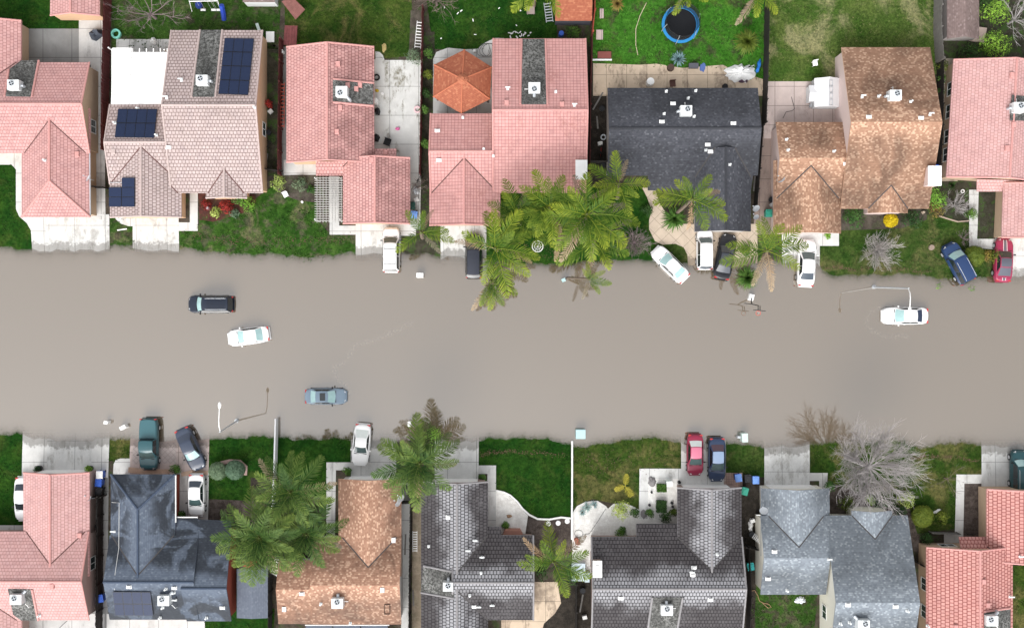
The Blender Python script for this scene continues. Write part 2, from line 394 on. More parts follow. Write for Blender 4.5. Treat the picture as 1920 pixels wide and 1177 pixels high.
C_brick = concrete_mat('brick_walk', (.34, .23, .19), (.55, .50, .47), .7, .25, True, .7, .8)
S_dark = soil_mat('soil_dark', (.022, .019, .016), (.05, .042, .034), .0)
S_bed = soil_mat('soil_bed', (.05, .042, .034), (.10, .085, .07), .25)
S_mulch = soil_mat('soil_mulch', (.045, .035, .03), (.11, .09, .08), .0, (.30, .27, .26))
S_tan = soil_mat('soil_tan', (.20, .165, .12), (.30, .25, .19), .1)
S_shade = soil_mat('soil_weeds', (.03, .03, .02), (.06, .055, .04), .8)
S_gravel = soil_mat('white_gravel', (.62, .60, .57), (.80, .79, .76), .0, (.42, .40, .37))
S_red = soil_mat('red_mulch', (.045, .024, .02), (.10, .036, .03), .5, (.15, .05, .045))
P = patch
# top row, west to east
P('lawn', 'olive back lawn in the corner beyond the grey courtyard', [(-60,-30),(150,-30),(150,54),(-60,54)], L_dark)
P('patio', 'dark grey concrete courtyard behind the hipped pink house', [(40,54),(150,54),(150,122),(40,122)], C_dark, .012)
P('path', 'pale concrete side path along the dark red fence', [(148,33),(196,33),(198,412),(170,412),(170,122),(148,122)], C_grey, .014)
P('lawn', 'dark green lawn with a rounded edge beside the hipped pink house', [(-70,309),(22,309),(30,318),(30,392),(36,406),(50,418),(58,432),(61,476),(-70,476)], L_dark)
P('path', 'curved concrete walk between dark lawn and hipped pink garage', [(-70,285),(44,285),(44,406),(88,406),(88,474),(61,474),(58,432),(50,418),(36,406),(30,392),(30,318),(22,309),(-70,309)], C_pale, .012)
P('driveway', 'wet stained concrete driveway of the hipped pink house', [(86,402),(205,402),(206,474),(86,474)], C_worn, .014)
P('lawn', 'scrappy strip of grass between two flooded concrete driveways', [(206,404),(252,404),(252,474),(206,474)], L_dirt)
P('path', 'white quarter round concrete pad beside the solar house driveway', [(214,402),(252,402),(252,424),(240,424),(226,419),(217,411)], C_white, .014)
P('driveway', 'white concrete driveway of the beige solar house', [(249,402),(335,402),(336,474),(249,474)], C_worn, .013)
P('path', 'L shaped white walk beside the beige solar house driveway', [(335,417),(356,417),(356,355),(371,355),(371,433),(335,433)], C_pale, .014)
P('garden_bed', 'red mulch flower bed under the beige solar house', [(371,355),(478,365),(480,380),(460,398),(440,404),(400,416),(374,412)], S_red, .012)
P('lawn', 'patchy front lawn between the beige solar house and the white pergola', [(336,433),(371,433),(374,410),(440,404),(480,372),(512,348),(530,365),(594,380),(594,412),(620,440),(668,442),(668,492),(336,490)], L_patchy)
P('garden_bed', 'brown planting bed beneath the porch of the ribbed pink house', [(494,330),(594,328),(594,380),(560,376),(530,366),(512,350),(494,345)], S_bed, .012)
P('lawn', 'scruffy back yard with bare soil behind the white patio cover', [(209,-30),(528,-30),(522,92),(209,92)], L_dirt)
P('patio', 'small grey concrete slab behind the white patio cover', [(218,74),(330,74),(330,200),(218,200)], C_grey, .012)
P('lawn', 'dark side yard between the beige solar house and the red fence', [(492,84),(525,84),(520,330),(492,330)], S_shade)
P('lawn', 'mossy green back lawn behind the ribbed pink house', [(534,-30),(772,-30),(772,105),(700,112),(534,112)], L_olive)
P('garden_bed', 'bare strip of soil with a white ladder along the fence', [(770,20),(794,20),(790,130),(766,118)], S_bed, .010)
P('path', 'narrow concrete strip between red fence and ribbed pink house', [(524,88),(545,88),(545,332),(524,332)], C_dark, .010)
P('path', 'pale concrete porch slab below the ribbed pink house', [(532,300),(600,300),(600,328),(532,328)], C_grey, .014)
P('patio', 'white concrete side patio blotched with olive stains', [(694,112),(704,112),(704,97),(712,98),(718,104),(721,113),(792,113),(788,430),(752,430),(752,300),(694,300)], C_stain, .012)
P('path', 'concrete walk under the white pergola turning to the driveway', [(618,328),(636,328),(636,423),(668,423),(668,440),(618,440)], C_grey, .014)
P('driveway', 'white concrete driveway of the ribbed pink house', [(667,415),(752,415),(752,486),(667,486)], C_white, .013)
P('path', 'small white concrete pad at the palm next to the driveway corner', [(752,420),(780,420),(780,442),(752,442)], C_white, .015)
P('lawn', 'narrow strip of grass and soil under the small palm by the driveway', [(752,440),(830,436),(830,492),(752,492)], S_shade)
P('driveway', 'stained grey driveway of the pink house with the gazebo', [(826,416),(912,416),(912,494),(826,494)], C_worn, .013)
P('lawn', 'dark green back lawn behind the gazebo', [(796,-30),(1044,-30),(1044,96),(925,96),(812,92)], L_dark)
P('patio', 'curved grey concrete patio around the orange gazebo', [(812,222),(812,112),(818,98),(840,90),(872,93),(895,92),(910,80),(928,72),(945,72),(945,222)], C_grey, .012)
P('garden_bed', 'weedy planting strip along the fence beside the gazebo', [(792,60),(815,60),(812,430),(790,430)], S_shade, .008)
P('garden_bed', 'dark planted front yard under the cluster of palms', [(912,350),(1215,350),(1222,395),(1217,412),(1217,430),(1228,452),(1228,500),(912,500)], L_dark, .0)
P('garden_bed', 'dark soil side yard between tall red fence and charcoal house', [(1100,130),(1142,130),(1136,350),(1100,350)], S_dark, .006)
P('lawn', 'weedy side strip between pink house and tall red fence', [(1094,60),(1110,60),(1104,330),(1094,330)], S_shade, .004)
P('lawn', 'bright green back yard around the trampoline', [(1112,-30),(1436,-30),(1436,150),(1400,150),(1350,128),(1112,126)], L_bright)
P('patio', 'beige concrete patio with brown wet stains behind the charcoal house', [(1112,119),(1200,122),(1230,120),(1280,128),(1355,122),(1372,130),(1434,150),(1434,180),(1112,180)], C_beige, .012)
P('driveway', 'curving beige front walk and driveway of the charcoal house', [(1204,352),(1228,352),(1236,380),(1262,420),(1420,420),(1420,505),(1290,505),(1289,478),(1282,464),(1266,457),(1242,459),(1228,452),(1217,430),(1217,412),(1222,395),(1214,372)], C_diag, .013)
P('lawn', 'kidney shaped green lawn in the curve of the beige driveway', [(1228,452),(1242,459),(1266,457),(1282,464),(1289,478),(1290,508),(1222,508)], L_mid)
P('lawn', 'straw coloured back lawn behind the tan roofed house', [(1436,-30),(1752,-30),(1756,140),(1600,152),(1436,154)], L_straw)
P('patio', 'pinkish concrete patio beside the white playhouse', [(1432,153),(1600,153),(1600,260),(1432,260)], C_pink, .012)
P('path', 'brown concrete side path between charcoal and tan houses', [(1424,240),(1468,240),(1462,440),(1412,440)], C_brown, .010)
P('driveway', 'pale grey driveway of the tan roofed house', [(1466,430),(1537,430),(1537,500),(1466,500)], C_white, .013)
P('path', 'white entry step beside the tan roofed garage', [(1536,437),(1573,437),(1573,461),(1536,461)], C_white, .014)
P('lawn', 'front lawn with the bleached shrub below the tan roofed house', [(1536,461),(1573,461),(1573,395),(1740,395),(1760,405),(1818,415),(1818,455),(1880,468),(1896,540),(1536,540)], L_mid)
P('garden_bed', 'bare soil bed under the tan roofed house wall', [(1573,385),(1738,385),(1738,412),(1690,428),(1640,430),(1573,432)], S_bed, .010)
P('garden_bed', 'flower bed of shrubs at the corner of the tan roofed house', [(1728,340),(1820,340),(1820,418),(1795,416),(1760,406),(1728,400)], S_shade, .012)
P('path', 'tan concrete side yard of the ridge top pink house', [(1758,110),(1800,110),(1795,362),(1758,362)], C_tan, .010)
P('garden_bed', 'mixed shrub back yard behind the rustic brown shed', [(1756,-30),(2000,-30),(2000,130),(1756,130)], S_shade, .004)
P('path', 'worn white concrete walk to the maroon car', [(1817,356),(1835,356),(1832,448),(1868,448),(1868,468),(1817,464)], C_worn, .014)
P('garden_bed', 'weedy bed between worn walk and garage wall', [(1835,356),(1882,356),(1880,448),(1832,448)], S_shade, .010)
P('driveway', 'stained white driveway behind the maroon car', [(1866,440),(2000,440),(2000,530),(1866,530)], C_worn, .012)
# bottom row, west to east
P('lawn', 'green lawn beside the pale cracked driveway', [(-70,800),(43,800),(41,1000),(-70,1000)], L_dark)
P('path', 'cream concrete apron flanking the bleached driveway', [(43,808),(206,808),(203,895),(41,895)], C_pale, .012)
P('driveway', 'bleached white driveway of the corner pink house', [(89,810),(172,810),(172,895),(88,895)], C_worn, .014)
P('path', 'concrete pad by the front door of the corner pink house', [(-70,984),(46,984),(46,1002),(-70,1002)], C_grey, .012)
P('path', 'wet grey side path behind the stacked bins', [(166,895),(204,895),(202,1190),(166,1190)], C_dark, .008)
P('patio', 'pale back patio of the corner pink house', [(40,1150),(196,1150),(196,1200),(40,1200)], C_grey, .012)
P('patio', 'pale back patio behind the slate roofed house', [(200,1150),(384,1150),(384,1200),(200,1200)], C_pale, .012)
P('lawn', 'small square of olive grass between two driveways', [(204,808),(246,808),(244,862),(204,864)], L_olive)
P('path', 'rounded white concrete pad by the teal pickup', [(212,890),(213,870),(217,862),(226,859),(244,859),(244,890)], C_white, .014)
P('driveway', 'pale pinkish driveway under the teal pickup', [(245,812),(393,812),(391,892),(242,892)], C_pink, .012)
P('driveway', 'paver panel set into the pinkish driveway', [(250,829),(331,829),(330,868),(248,870)], C_paver, .018)
P('driveway', 'wet grey paver panel behind the slate sedan', [(341,829),(388,829),(387,870),(341,870)], C_paver, .018)
P('path', 'concrete strip under the white sedan next to the brick wall', [(326,884),(392,884),(390,975),(326,975)], C_grey, .014)
P('lawn', 'dark green lawn around the two clipped round shrubs', [(393,806),(516,806),(514,950),(440,948),(390,935)], L_dark)
P('garden_bed', 'rocky bed between the white sedan and slate porch', [(388,935),(516,940),(514,1010),(388,985)], S_mulch, .010)
P('lawn', 'dark green lawn between the pale grey garden wall and the sports car', [(518,808),(662,808),(660,868),(614,870),(616,930),(516,930)], L_dark)
P('garden_bed', 'bare brown soil beneath the big green palms', [(470,895),(516,895),(514,960),(620,945),(632,1100),(430,1090),(434,990),(470,940)], S_dark, .006)
P('path', 'grey walk along the brown shingled garage', [(612,866),(660,866),(660,881),(630,881),(628,1010),(612,1010)], C_grey, .014)
P('driveway', 'pale driveway under the white sports car', [(658,815),(743,815),(743,905),(658,905)], C_grey, .013)
P('garden_bed', 'planted strip under the shaggy palm between two driveways', [(743,815),(816,815),(816,905),(743,905)], S_shade, .004)
P('path', 'dark side path between brown and charcoal tiled houses', [(752,905),(772,905),(768,1190),(752,1190)], C_grey, .008)
P('path', 'tan gravel side strip along the charcoal tiled house', [(774,900),(794,900),(790,1190),(772,1190)], S_tan, .008)
P('driveway', 'bleached driveway of the charcoal tiled house', [(815,818),(898,818),(897,906),(815,906)], C_white, .013)
P('path', 'L shaped grey walk along the charcoal tiled house', [(897,872),(930,872),(930,1005),(912,1005),(914,888),(897,888)], C_grey, .015)
P('lawn', 'deep green lawn with the curved white edging', [(898,808),(1070,808),(1070,972),(1040,970),(1012,972),(990,962),(972,940),(955,925),(930,919),(930,873),(898,873)], L_dark)
P('garden_bed', 'white gravel bed with a garden ornament', [(929,918),(948,924),(965,938),(982,958),(990,966),(985,1000),(929,1000)], S_gravel, .012)
P('garden_bed', 'dark mulch bed with three stepping stones', [(986,962),(1012,974),(1072,970),(1072,1090),(986,1010)], S_mulch, .008)
P('patio', 'beige patio slab beside the leaning palm', [(1000,1090),(1045,1090),(1052,1130),(1040,1150),(1020,1168),(1010,1200),(940,1200),(940,1160),(1000,1155)], C_beige, .012)
P('garden_bed', 'dark narrow yard between the two charcoal tiled houses', [(1045,1080),(1115,1080),(1110,1200),(1010,1200),(1020,1168),(1040,1150),(1052,1130)], S_dark, .006)
P('lawn', 'wide olive lawn with the yellow fallen frond', [(1073,808),(1278,808),(1278,880),(1200,880),(1199,962),(1160,945),(1110,935),(1080,948),(1073,960)], L_olive)
P('garden_bed', 'scalloped white gravel bed with blue agaves', [(1073,1080),(1073,962),(1082,948),(1098,940),(1120,938),(1136,948),(1140,953),(1150,944),(1170,942),(1190,950),(1200,956),(1200,1080)], S_gravel, .012)
P('patio', 'white pebbled forecourt planted with square hedges', [(1200,878),(1280,878),(1280,915),(1270,990),(1198,990)], S_gravel, .014)
P('path', 'white concrete border of the pebbled forecourt', [(1199,878),(1278,878),(1278,897),(1216,897),(1214,972),(1198,972)], C_white, .018)
P('driveway', 'grey driveway under the maroon and blue sedans', [(1277,822),(1361,822),(1360,920),(1277,920)], C_pale, .013)
P('path', 'brick paved strip in front of the rubbish bins', [(1357,886),(1392,886),(1392,916),(1357,916)], C_brick, .016)
P('lawn', 'small lawn between the blue sedan and stained driveway', [(1361,820),(1434,820),(1434,894),(1392,894),(1392,886),(1361,886)], L_mid)
P('garden_bed', 'dark side yard with scattered bins beside the pale shingled house', [(1388,894),(1432,894),(1420,1030),(1414,1200),(1385,1200)], S_dark, .006)
P('driveway', 'water stained driveway of the pale shingled house', [(1433,826),(1518,826),(1518,920),(1433,920)], C_worn, .013)
P('path', 'bent grey walk beside the stained driveway', [(1516,886),(1552,886),(1550,918),(1536,918),(1536,901),(1516,901)], C_grey, .014)
P('lawn', 'wide lawn under the big bare tree', [(1518,818),(1842,818),(1840,890),(1793,890),(1793,990),(1720,1000),(1700,950),(1655,955),(1620,935),(1552,920),(1552,886),(1518,886)], L_olive)
P('garden_bed', 'dark shrub bed below the big bare tree', [(1550,900),(1600,920),(1660,950),(1705,950),(1720,1000),(1730,1040),(1650,1000),(1550,985)], S_mulch, .008)
P('path', 'L shaped white walk to the garage of the salmon house', [(1793,889),(1842,889),(1842,906),(1808,906),(1806,1004),(1790,1004)], C_pale, .014)
P('garden_bed', 'mulch strip between the white walk and tan garage wall', [(1808,906),(1845,906),(1840,1006),(1806,1006)], S_mulch, .010)
P('driveway', 'clean white driveway under the dark teal car', [(1840,826),(2000,826),(2000,925),(1840,925)], C_white, .013)
P('patio', 'grey entry court beside the salmon house', [(1770,1000),(1830,1000),(1830,1040),(1770,1040)], C_grey, .010)
P('lawn', 'muddy back yard beside the pale shingled house', [(1414,1090),(1535,1090),(1525,1200),(1400,1200)], L_dirt)
P('lawn', 'mown strip beside the salmon house roof', [(1888,1060),(2000,1060),(2000,1200),(1880,1200)], L_olive)
P('lawn', 'dark green back lawn behind the small slate roofed outbuilding', [(384,1140),(515,1140),(512,1200),(384,1200)], L_dark)
# ================================================================ HOUSES
def convex_in(pts, x, y):
    s = 0
    for i in range(len(pts)):
        a, b = pts[i], pts[(i + 1) % len(pts)]
        c = (b.x - a.x) * (y - a.y) - (b.y - a.y) * (x - a.x)
        if abs(c) < 1e-9: continue
        if s == 0: s = 1 if c > 0 else -1
        elif (c > 0) != (s > 0): return False
    return True
class House:
    def __init__(s, name, label, base, wallm, roofm, capm=None, tile=True, cat='house', th=.16):
        s.root = thing(name, label, cat, W(base[0], base[1], 0) + Vector((0, 0, .2)))
        s.wm, s.rm, s.cm, s.tile, s.th = wallm, roofm, capm, tile, th
        s.roof, s.wall, s.cap, s.planes, s.blk = MB(), MB(), MB(), [], []
        s.runs = []; s.pb = []; s.nb = 0
    def face(s, pts, v0=0.0):
        pts = [Vector(p) for p in pts]
        n = (pts[1] - pts[0]).cross(pts[2] - pts[0])
        if n.z < 0: pts.reverse(); n = -n
        n.normalize()
        if n.z < .999:
            dn = Vector((n.x, n.y, 0)).normalized(); dn = (dn - n * dn.dot(n)).normalized()
        else: dn = Vector((0, -1, 0))
        u = n.cross(dn)
        top = max(pts, key=lambda p: p.z)
        s.roof.poly(pts, [(p.dot(u), (p - top).dot(dn) + v0) for p in pts])
        s.planes.append((pts, n))
    def slab(s, faces, th=None, v0=0.0):
        """roof skin faces + fascia + underside"""
        th = th or s.th
        edges = {}
        key = lambda p: (round(p.x, 3), round(p.y, 3), round(p.z, 3))
        s.nb += 1
        for f in faces:
            s.face(f, v0); s.pb.append(s.nb)
            for i in range(len(f)):
                a, b = Vector(f[i]), Vector(f[(i + 1) % len(f)])
                k = tuple(sorted((key(a), key(b)))); edges.setdefault(k, []).append((a, b))
            s.roof.poly([Vector(p) - Vector((0, 0, th)) for p in reversed(f)], [(0, .1)] * len(f))
        dz = Vector((0, 0, th))
        for k, e in edges.items():
            if len(e) == 1:
                a, b = e[0]; s.roof.poly([a, b, b - dz, a - dz], [(0, .1), (.1, .1), (.1, .12), (0, .12)])
    def caps(s, p0, p1, r=.13, lift=.02):
        p0, p1 = Vector(p0), Vector(p1); L = (p1 - p0).length
        if L < .3: return
        s.cap = MB(); s.runs.append(s.cap)
        n = max(1, int(L / .42)); d = (p1 - p0) / n; side = d.cross(Vector((0, 0, 1))).normalized(); up = side.cross(d).normalized()
        for i in range(n):
            a = p0 + d * i; b = a + d * 1.03
            q0 = [(-1, -.25), (-.75, .45), (0, .72), (.75, .45), (1, -.25)]
            va = [a + side * (x * r) + up * (z * r + lift) for x, z in q0]; vb = [b + side * (x * r * .86) + up * (z * r * .86 + lift * .6) for x, z in q0]
            s.cap.add(va + vb, [(j, j + 1, j + 6, j + 5) for j in range(4)] + [(0, 1, 2, 3, 4), (9, 8, 7, 6, 5)])
    def block(s, x0, y0, x1, y1, ze=2.7, ridge='x', pitch=.36, rp=None, hip='', rot=0.0, ov=.38, rake=.14, ze2=None, cap=True, walls=True, zb=-.35, rakecap=True):
        """gabled/hipped block: eave rectangle in photo pixels. ze = eave of the north/west slope, ze2 = of the south/east slope"""
        ze2 = ze if ze2 is None else ze2
        if ridge == 'x':
            A0, A1 = W(x0, 0, (ze + ze2) / 2).x, W(x1, 0, (ze + ze2) / 2).x
            B1, B0 = W(0, y0, ze).y, W(0, y1, ze2).y; z1, z0 = ze, ze2
            P2 = lambda a, b, z: Vector((a, b, z)); lo, hi = 'W', 'E'
        else:
            A1, A0 = W(0, y0, (ze + ze2) / 2).y, W(0, y1, (ze + ze2) / 2).y
            B0, B1 = W(x0, 0, ze).x, W(x1, 0, ze2).x; z0, z1 = ze, ze2
            P2 = lambda a, b, z: Vector((b, a, z)); lo, hi = 'S', 'N'
        zr = max(z0, z1) + pitch * (B1 - B0) / 2
        if rp is None:
            br = (B0 + B1) / 2 + (z1 - z0) / pitch / -2 * 0
        else: br = W(0, rp, zr).y if ridge == 'x' else W(rp, 0, zr).x
        c = P2((A0 + A1) / 2, (B0 + B1) / 2, 0); rm = Matrix.Rotation(R(rot), 3, 'Z')
        Pt = lambda a, b, z: (rm @ (P2(a, b, z) - c)) + c
        hw = (B1 - B0) / 2
        r0 = A0 + (hw if lo in hip else 0); r1 = A1 - (hw if hi in hip else 0)
        F = [[Pt(A0, B0, z0), Pt(A1, B0, z0), Pt(r1, br, zr), Pt(r0, br, zr)], [Pt(A1, B1, z1), Pt(A0, B1, z1), Pt(r0, br, zr), Pt(r1, br, zr)]]
        if lo in hip: F.append([Pt(A0, B1, z1), Pt(A0, B0, z0), Pt(r0, br, zr)])
        if hi in hip: F.append([Pt(A1, B0, z0), Pt(A1, B1, z1), Pt(r1, br, zr)])
        s.slab(F)
        if cap and s.cm:
            s.caps(Pt(r0, br, zr), Pt(r1, br, zr))
            for (fl, A, r_) in ((lo, A0, r0), (hi, A1, r1)):
                if fl in hip: s.caps(Pt(A, B0, z0), Pt(r_, br, zr)); s.caps(Pt(A, B1, z1), Pt(r_, br, zr))
                elif s.tile and rakecap: s.caps(Pt(A, B0, z0), Pt(A, br, zr), .10, .0); s.caps(Pt(A, B1, z1), Pt(A, br, zr), .10, .0)
        if walls:
            a0 = A0 + (ov if lo in hip else rake); a1 = A1 - (ov if hi in hip else rake); b0, b1 = B0 + ov, B1 - ov
            zt = lambda b: (z0 + (zr - z0) * (b - B0) / (br - B0) if b <= br else z1 + (zr - z1) * (B1 - b) / (B1 - br)) - s.th - .02
            w0, w1 = zt(b0), zt(b1)
            s.wall.poly([Pt(a0, b0, zb), Pt(a1, b0, zb), Pt(a1, b0, w0), Pt(a0, b0, w0)])
            s.wall.poly([Pt(a1, b1, zb), Pt(a0, b1, zb), Pt(a0, b1, w1), Pt(a1, b1, w1)])
            for A, fl in ((a0, lo), (a1, hi)):
                pk = [] if fl in hip else [Pt(A, br, zr - s.th - .02)]
                q = [Pt(A, b0, zb), Pt(A, b0, w0)] + pk + [Pt(A, b1, w1), Pt(A, b1, zb)]
                s.wall.poly(q if A == a1 else q[::-1])
            s.blk.append(dict(Pt=Pt, a0=a0, a1=a1, b0=b0, b1=b1, ridge=ridge, w0=w0, w1=w1, ze=ze, ze2=ze2))
        else: s.blk.append(None)
        return len(s.blk) - 1
    def shed(s, pts, th=.12, rim=False):
        """lean-to plane: corners (px, py, z)"""
        q = [W(*p) for p in pts]; s.slab([q], th, 3.3); return q
    def ext(s, px, py, quad, th=.12):
        """carry the slope seen at (px, py) on, in its own plane, over a quad of photo pixels (an eave that runs lower)"""
        h = s.hit(px, py); n = h[1]; dn = Vector((n.x, n.y, 0)).normalized(); dn = (dn - n * dn.dot(n)).normalized()
        q = [s.on(h, x, y, .014) for x, y in quad]; top = max(h[3], key=lambda p: p.z); qt = max(q, key=lambda p: p.z)
        s.slab([q], th, (qt - top).dot(dn))
    def hit(s, px, py):
        o = Vector((0, 0, H)); d = W(px, py, 0) - o; best = None
        for pts, n in s.planes:
            den = d.dot(n)
            if abs(den) < 1e-9: continue
            t = (pts[0] - o).dot(n) / den; p = o + d * t
            if 0 < t < 1 and (best is None or t < best[2]) and convex_in(pts, p.x, p.y): best = (p, n, t, pts)
        if best is None:
            best = (W(px, py, 3), Vector((0, 0, 1)), 0, None)
            print('MISS', s.root.name, px, py)
        return best
    def on(s, h, px, py, lift=0.0):
        o = Vector((0, 0, H)); d = W(px, py, 0) - o; n = h[1]; t = (h[0] - o).dot(n) / d.dot(n)
        return o + d * t + n * lift
    def done(s):
        s.ow = s.wall.build('wall', s.wm, s.root, recalc=False) if s.wall.f else None
        s.orf = s.roof.build('roof', s.rm, s.root)
        for r_ in s.runs: r_.build('ridge_cap', s.cm, s.orf)
        s.valleys(); return s
    def valleys(s):
        """metal valley strips wherever two roof slopes of different wings cut through each other"""
        def clip(pts, o, d, t0, t1):
            n_ = len(pts); ar = sum(pts[i].x * pts[(i + 1) % n_].y - pts[(i + 1) % n_].x * pts[i].y for i in range(n_)); sg = 1 if ar > 0 else -1
            for i in range(n_):
                a, b = pts[i], pts[(i + 1) % n_]; ex, ey = (b.x - a.x) * sg, (b.y - a.y) * sg
                f0 = ex * (o.y - a.y) - ey * (o.x - a.x); df = ex * d.y - ey * d.x
                if abs(df) < 1e-9:
                    if f0 < 0: return None
                    continue
                t = -f0 / df
                if df > 0: t0 = max(t0, t)
                else: t1 = min(t1, t)
            return (t0, t1) if t1 - t0 > .7 else None
        for i in range(len(s.planes)):
            for j in range(i + 1, len(s.planes)):
                if s.pb[i] == s.pb[j]: continue
                (P1, n1), (P2_, n2) = s.planes[i], s.planes[j]; d = n1.cross(n2)
                if d.length < .05: continue
                d.normalize()
                # a point on both planes
                k1, k2 = n1.dot(P1[0]), n2.dot(P2_[0]); c = n1.dot(n2); dt = 1 - c * c
                o = n1 * ((k1 - k2 * c) / dt) + n2 * ((k2 - k1 * c) / dt)
                if abs(d.z) < .05: continue
                r_ = clip(P1, o, d, -1e4, 1e4)
                if r_: r_ = clip(P2_, o, d, *r_)
                if not r_: continue
                a, b = o + d * r_[0], o + d * r_[1]
                if (a - b).length > 14: continue
                mid = (a + b) / 2; hz = s.hit(CX + mid.x * S * H / (H - mid.z), CY - mid.y * S * H / (H - mid.z))[0].z
                if hz > mid.z + .12: continue
                sd = d.cross(Vector((0, 0, 1))).normalized() * .055; up = Vector((0, 0, .03))
                q = MB(); q.add([a - sd + up, a + sd + up, b + sd + up, b - sd + up, a - Vector((0, 0, .05)), b - Vector((0, 0, .05))], [(0, 1, 2, 3), (0, 3, 5, 4), (1, 4, 5, 2)])
                q.build('valley_strip', M_valley if (s.tile and s.rm is not T_grey) else M_valley2, s.orf)
    # ---- fittings
    def well(s, quad, mat=None, rim=True):
        cx = sum(p[0] for p in quad) / len(quad); cy = sum(p[1] for p in quad) / len(quad)
        h = s.hit(cx, cy); q = [s.on(h, x, y, .05) for x, y in quad]
        b = MB(); n = h[1]
        k = len(q); lo = [p - n * .045 for p in q]
        b.add(q + lo, [tuple(range(k))] + [(i, (i + 1) % k, (i + 1) % k + k, i + k) for i in range(k)])
        w = b.build('roof_well', mat or M_well, s.orf)
        if rim and s.cm:
            for i in range(k):
                if rim is True or i in rim: s.runs = []; s.caps(q[i], q[(i + 1) % k], .12, .0); [z_.build('trim', s.cm, s.orf) for z_ in s.runs]
        return w
    def ac(s, px, py, rz=0.0, side=(1, 0), dz=.95, w=1.15):
        h = s.hit(px, py); base = s.on(h, px, py).z
        top = base + dz; c = W(px, py, top)
        zb = s.hit(CX + c.x * S * H / (H - base), CY - c.y * S * H / (H - base))[0].z - .25
        b = MB(); b.box((c.x, c.y, (top + zb) / 2), (w, w * .86, top - zb), rz)
        o = b.build('air_conditioner', M_ac, s.root)
        M = Matrix.Rotation(rz, 3, 'Z')
        fc = c + M @ Vector((-.12 * side[0] * w, .13 * w * (1 if side[1] >= 0 else -1), 0))
        f = MB(); f.ring(fc + Vector((0, 0, .004)), .24, .29, .04, 24); f.build('fan_guard', M_acgrey, o)
        f = MB(); f.cyl(fc + Vector((0, 0, -.02)), .24, .026, 24); f.build('fan_well', M_black, o)
        f = MB()
        for k in range(4):
            a_ = k * math.pi / 2 + .4; f.box(fc + Vector((math.cos(a_) * .12, math.sin(a_) * .12, .025)), (.2, .075, .012), a_)
        f.cyl(fc + Vector((0, 0, .012)), .06, .03, 10); f.build('fan', M_acgrey, o)
        dct = M @ Vector((side[0], side[1], 0)); p0 = c + dct * (w * .5) - Vector((0, 0, .45))
        f = MB(); f.tube([p0 - dct * .1, p0 + dct * .16, p0 + dct * .2 - Vector((0, 0, .3)), p0 + dct * .2 - Vector((0, 0, .8))], .15, 8); f.build('duct', M_galv, o, smooth=40)
        f = MB(); sd = M @ Vector((side[1], -side[0], 0)); q0 = c + sd * (w * .52) + Vector((0, 0, zb - top + .35))
        f.tube([q0, q0 + sd * .35, q0 + sd * .36 - Vector((0, 0, .6))], .035, 5); f.build('pipe', M_white, o)
        return o
    def vent(s, px, py, kind=0):
        h = s.hit(px, py); p = h[0]; b = MB()
        if kind == 0:     # capped pipe on a flashing
            b.box(p + Vector((0, 0, .06)), (.26, .26, .06)); b.cyl(p + Vector((0, 0, .05)), .06, .42, 8); b.cyl(p + Vector((0, 0, .45)), .10, .06, 8); m_ = M_ac
        elif kind == 1:   # low box vent
            b.box(p + Vector((0, 0, .1)), (.42, .30, .2), 0, None, .8); b.box(p + Vector((0, 0, .03)), (.54, .42, .04)); m_ = M_white
        elif kind == 2:   # tinted flat vent
            b.box(p + Vector((0, 0, .08)), (.45, .55, .16), 0, None, .85); m_ = s.cm or M_white
        else:             # T pipe
            b.cyl(p, .07, .5, 8); b.box(p + Vector((0, 0, .5)), (.5, .12, .12)); b.box(p + Vector((0, -.1, .05)), (.26, .22, .08)); m_ = M_ac
        return b.build('roof_vent', m_, s.orf)
    def vents(s, lst):
        for v in lst: s.vent(*v)
    def solar(s, quad, nx, ny, skip=()):
        cx = sum(p[0] for p in quad) / 4; cy = sum(p[1] for p in quad) / 4; h = s.hit(cx, cy)
        q = [s.on(h, x, y, .16) for x, y in quad]; n = h[1]
        f = lambda u, v: (q[0] * (1 - u) + q[1] * u) * (1 - v) + (q[3] * (1 - u) + q[2] * u) * v
        for j in range(ny):
            for i in range(nx):
                if (i, j) in skip: continue
                e = .012
                c = [f((i + e) / nx, (j + e) / ny), f((i + 1 - e) / nx, (j + e) / ny), f((i + 1 - e) / nx, (j + 1 - e) / ny), f((i + e) / nx, (j + 1 - e) / ny)]
                b = MB(); lo = [p - n * .05 for p in c]
                b.add(c + lo, [(0, 1, 2, 3), (7, 6, 5, 4), (0, 4, 5, 1), (1, 5, 6, 2), (2, 6, 7, 3), (3, 7, 4, 0)])
                o = b.build('solar_panel', M_solar, s.root)
                k = MB(); m4 = sum(c, Vector((0, 0, 0))) / 4
                ins = [p + (m4 - p).normalized() * .045 + n * .003 for p in c]
                k.poly(ins, [(0, 0), (1, 0), (1, 1), (0, 1)]); k.build('solar_cells', M_cells, o)
        r = MB()
        for v in ([.25, .75] if ny == 1 else [(j + .5) / ny for j in range(ny)]):
            r.tube([f(.02, v) - n * .09, f(.98, v) - n * .09], .03, 4)
        r.build('mounting_rail', M_galv, s.root)
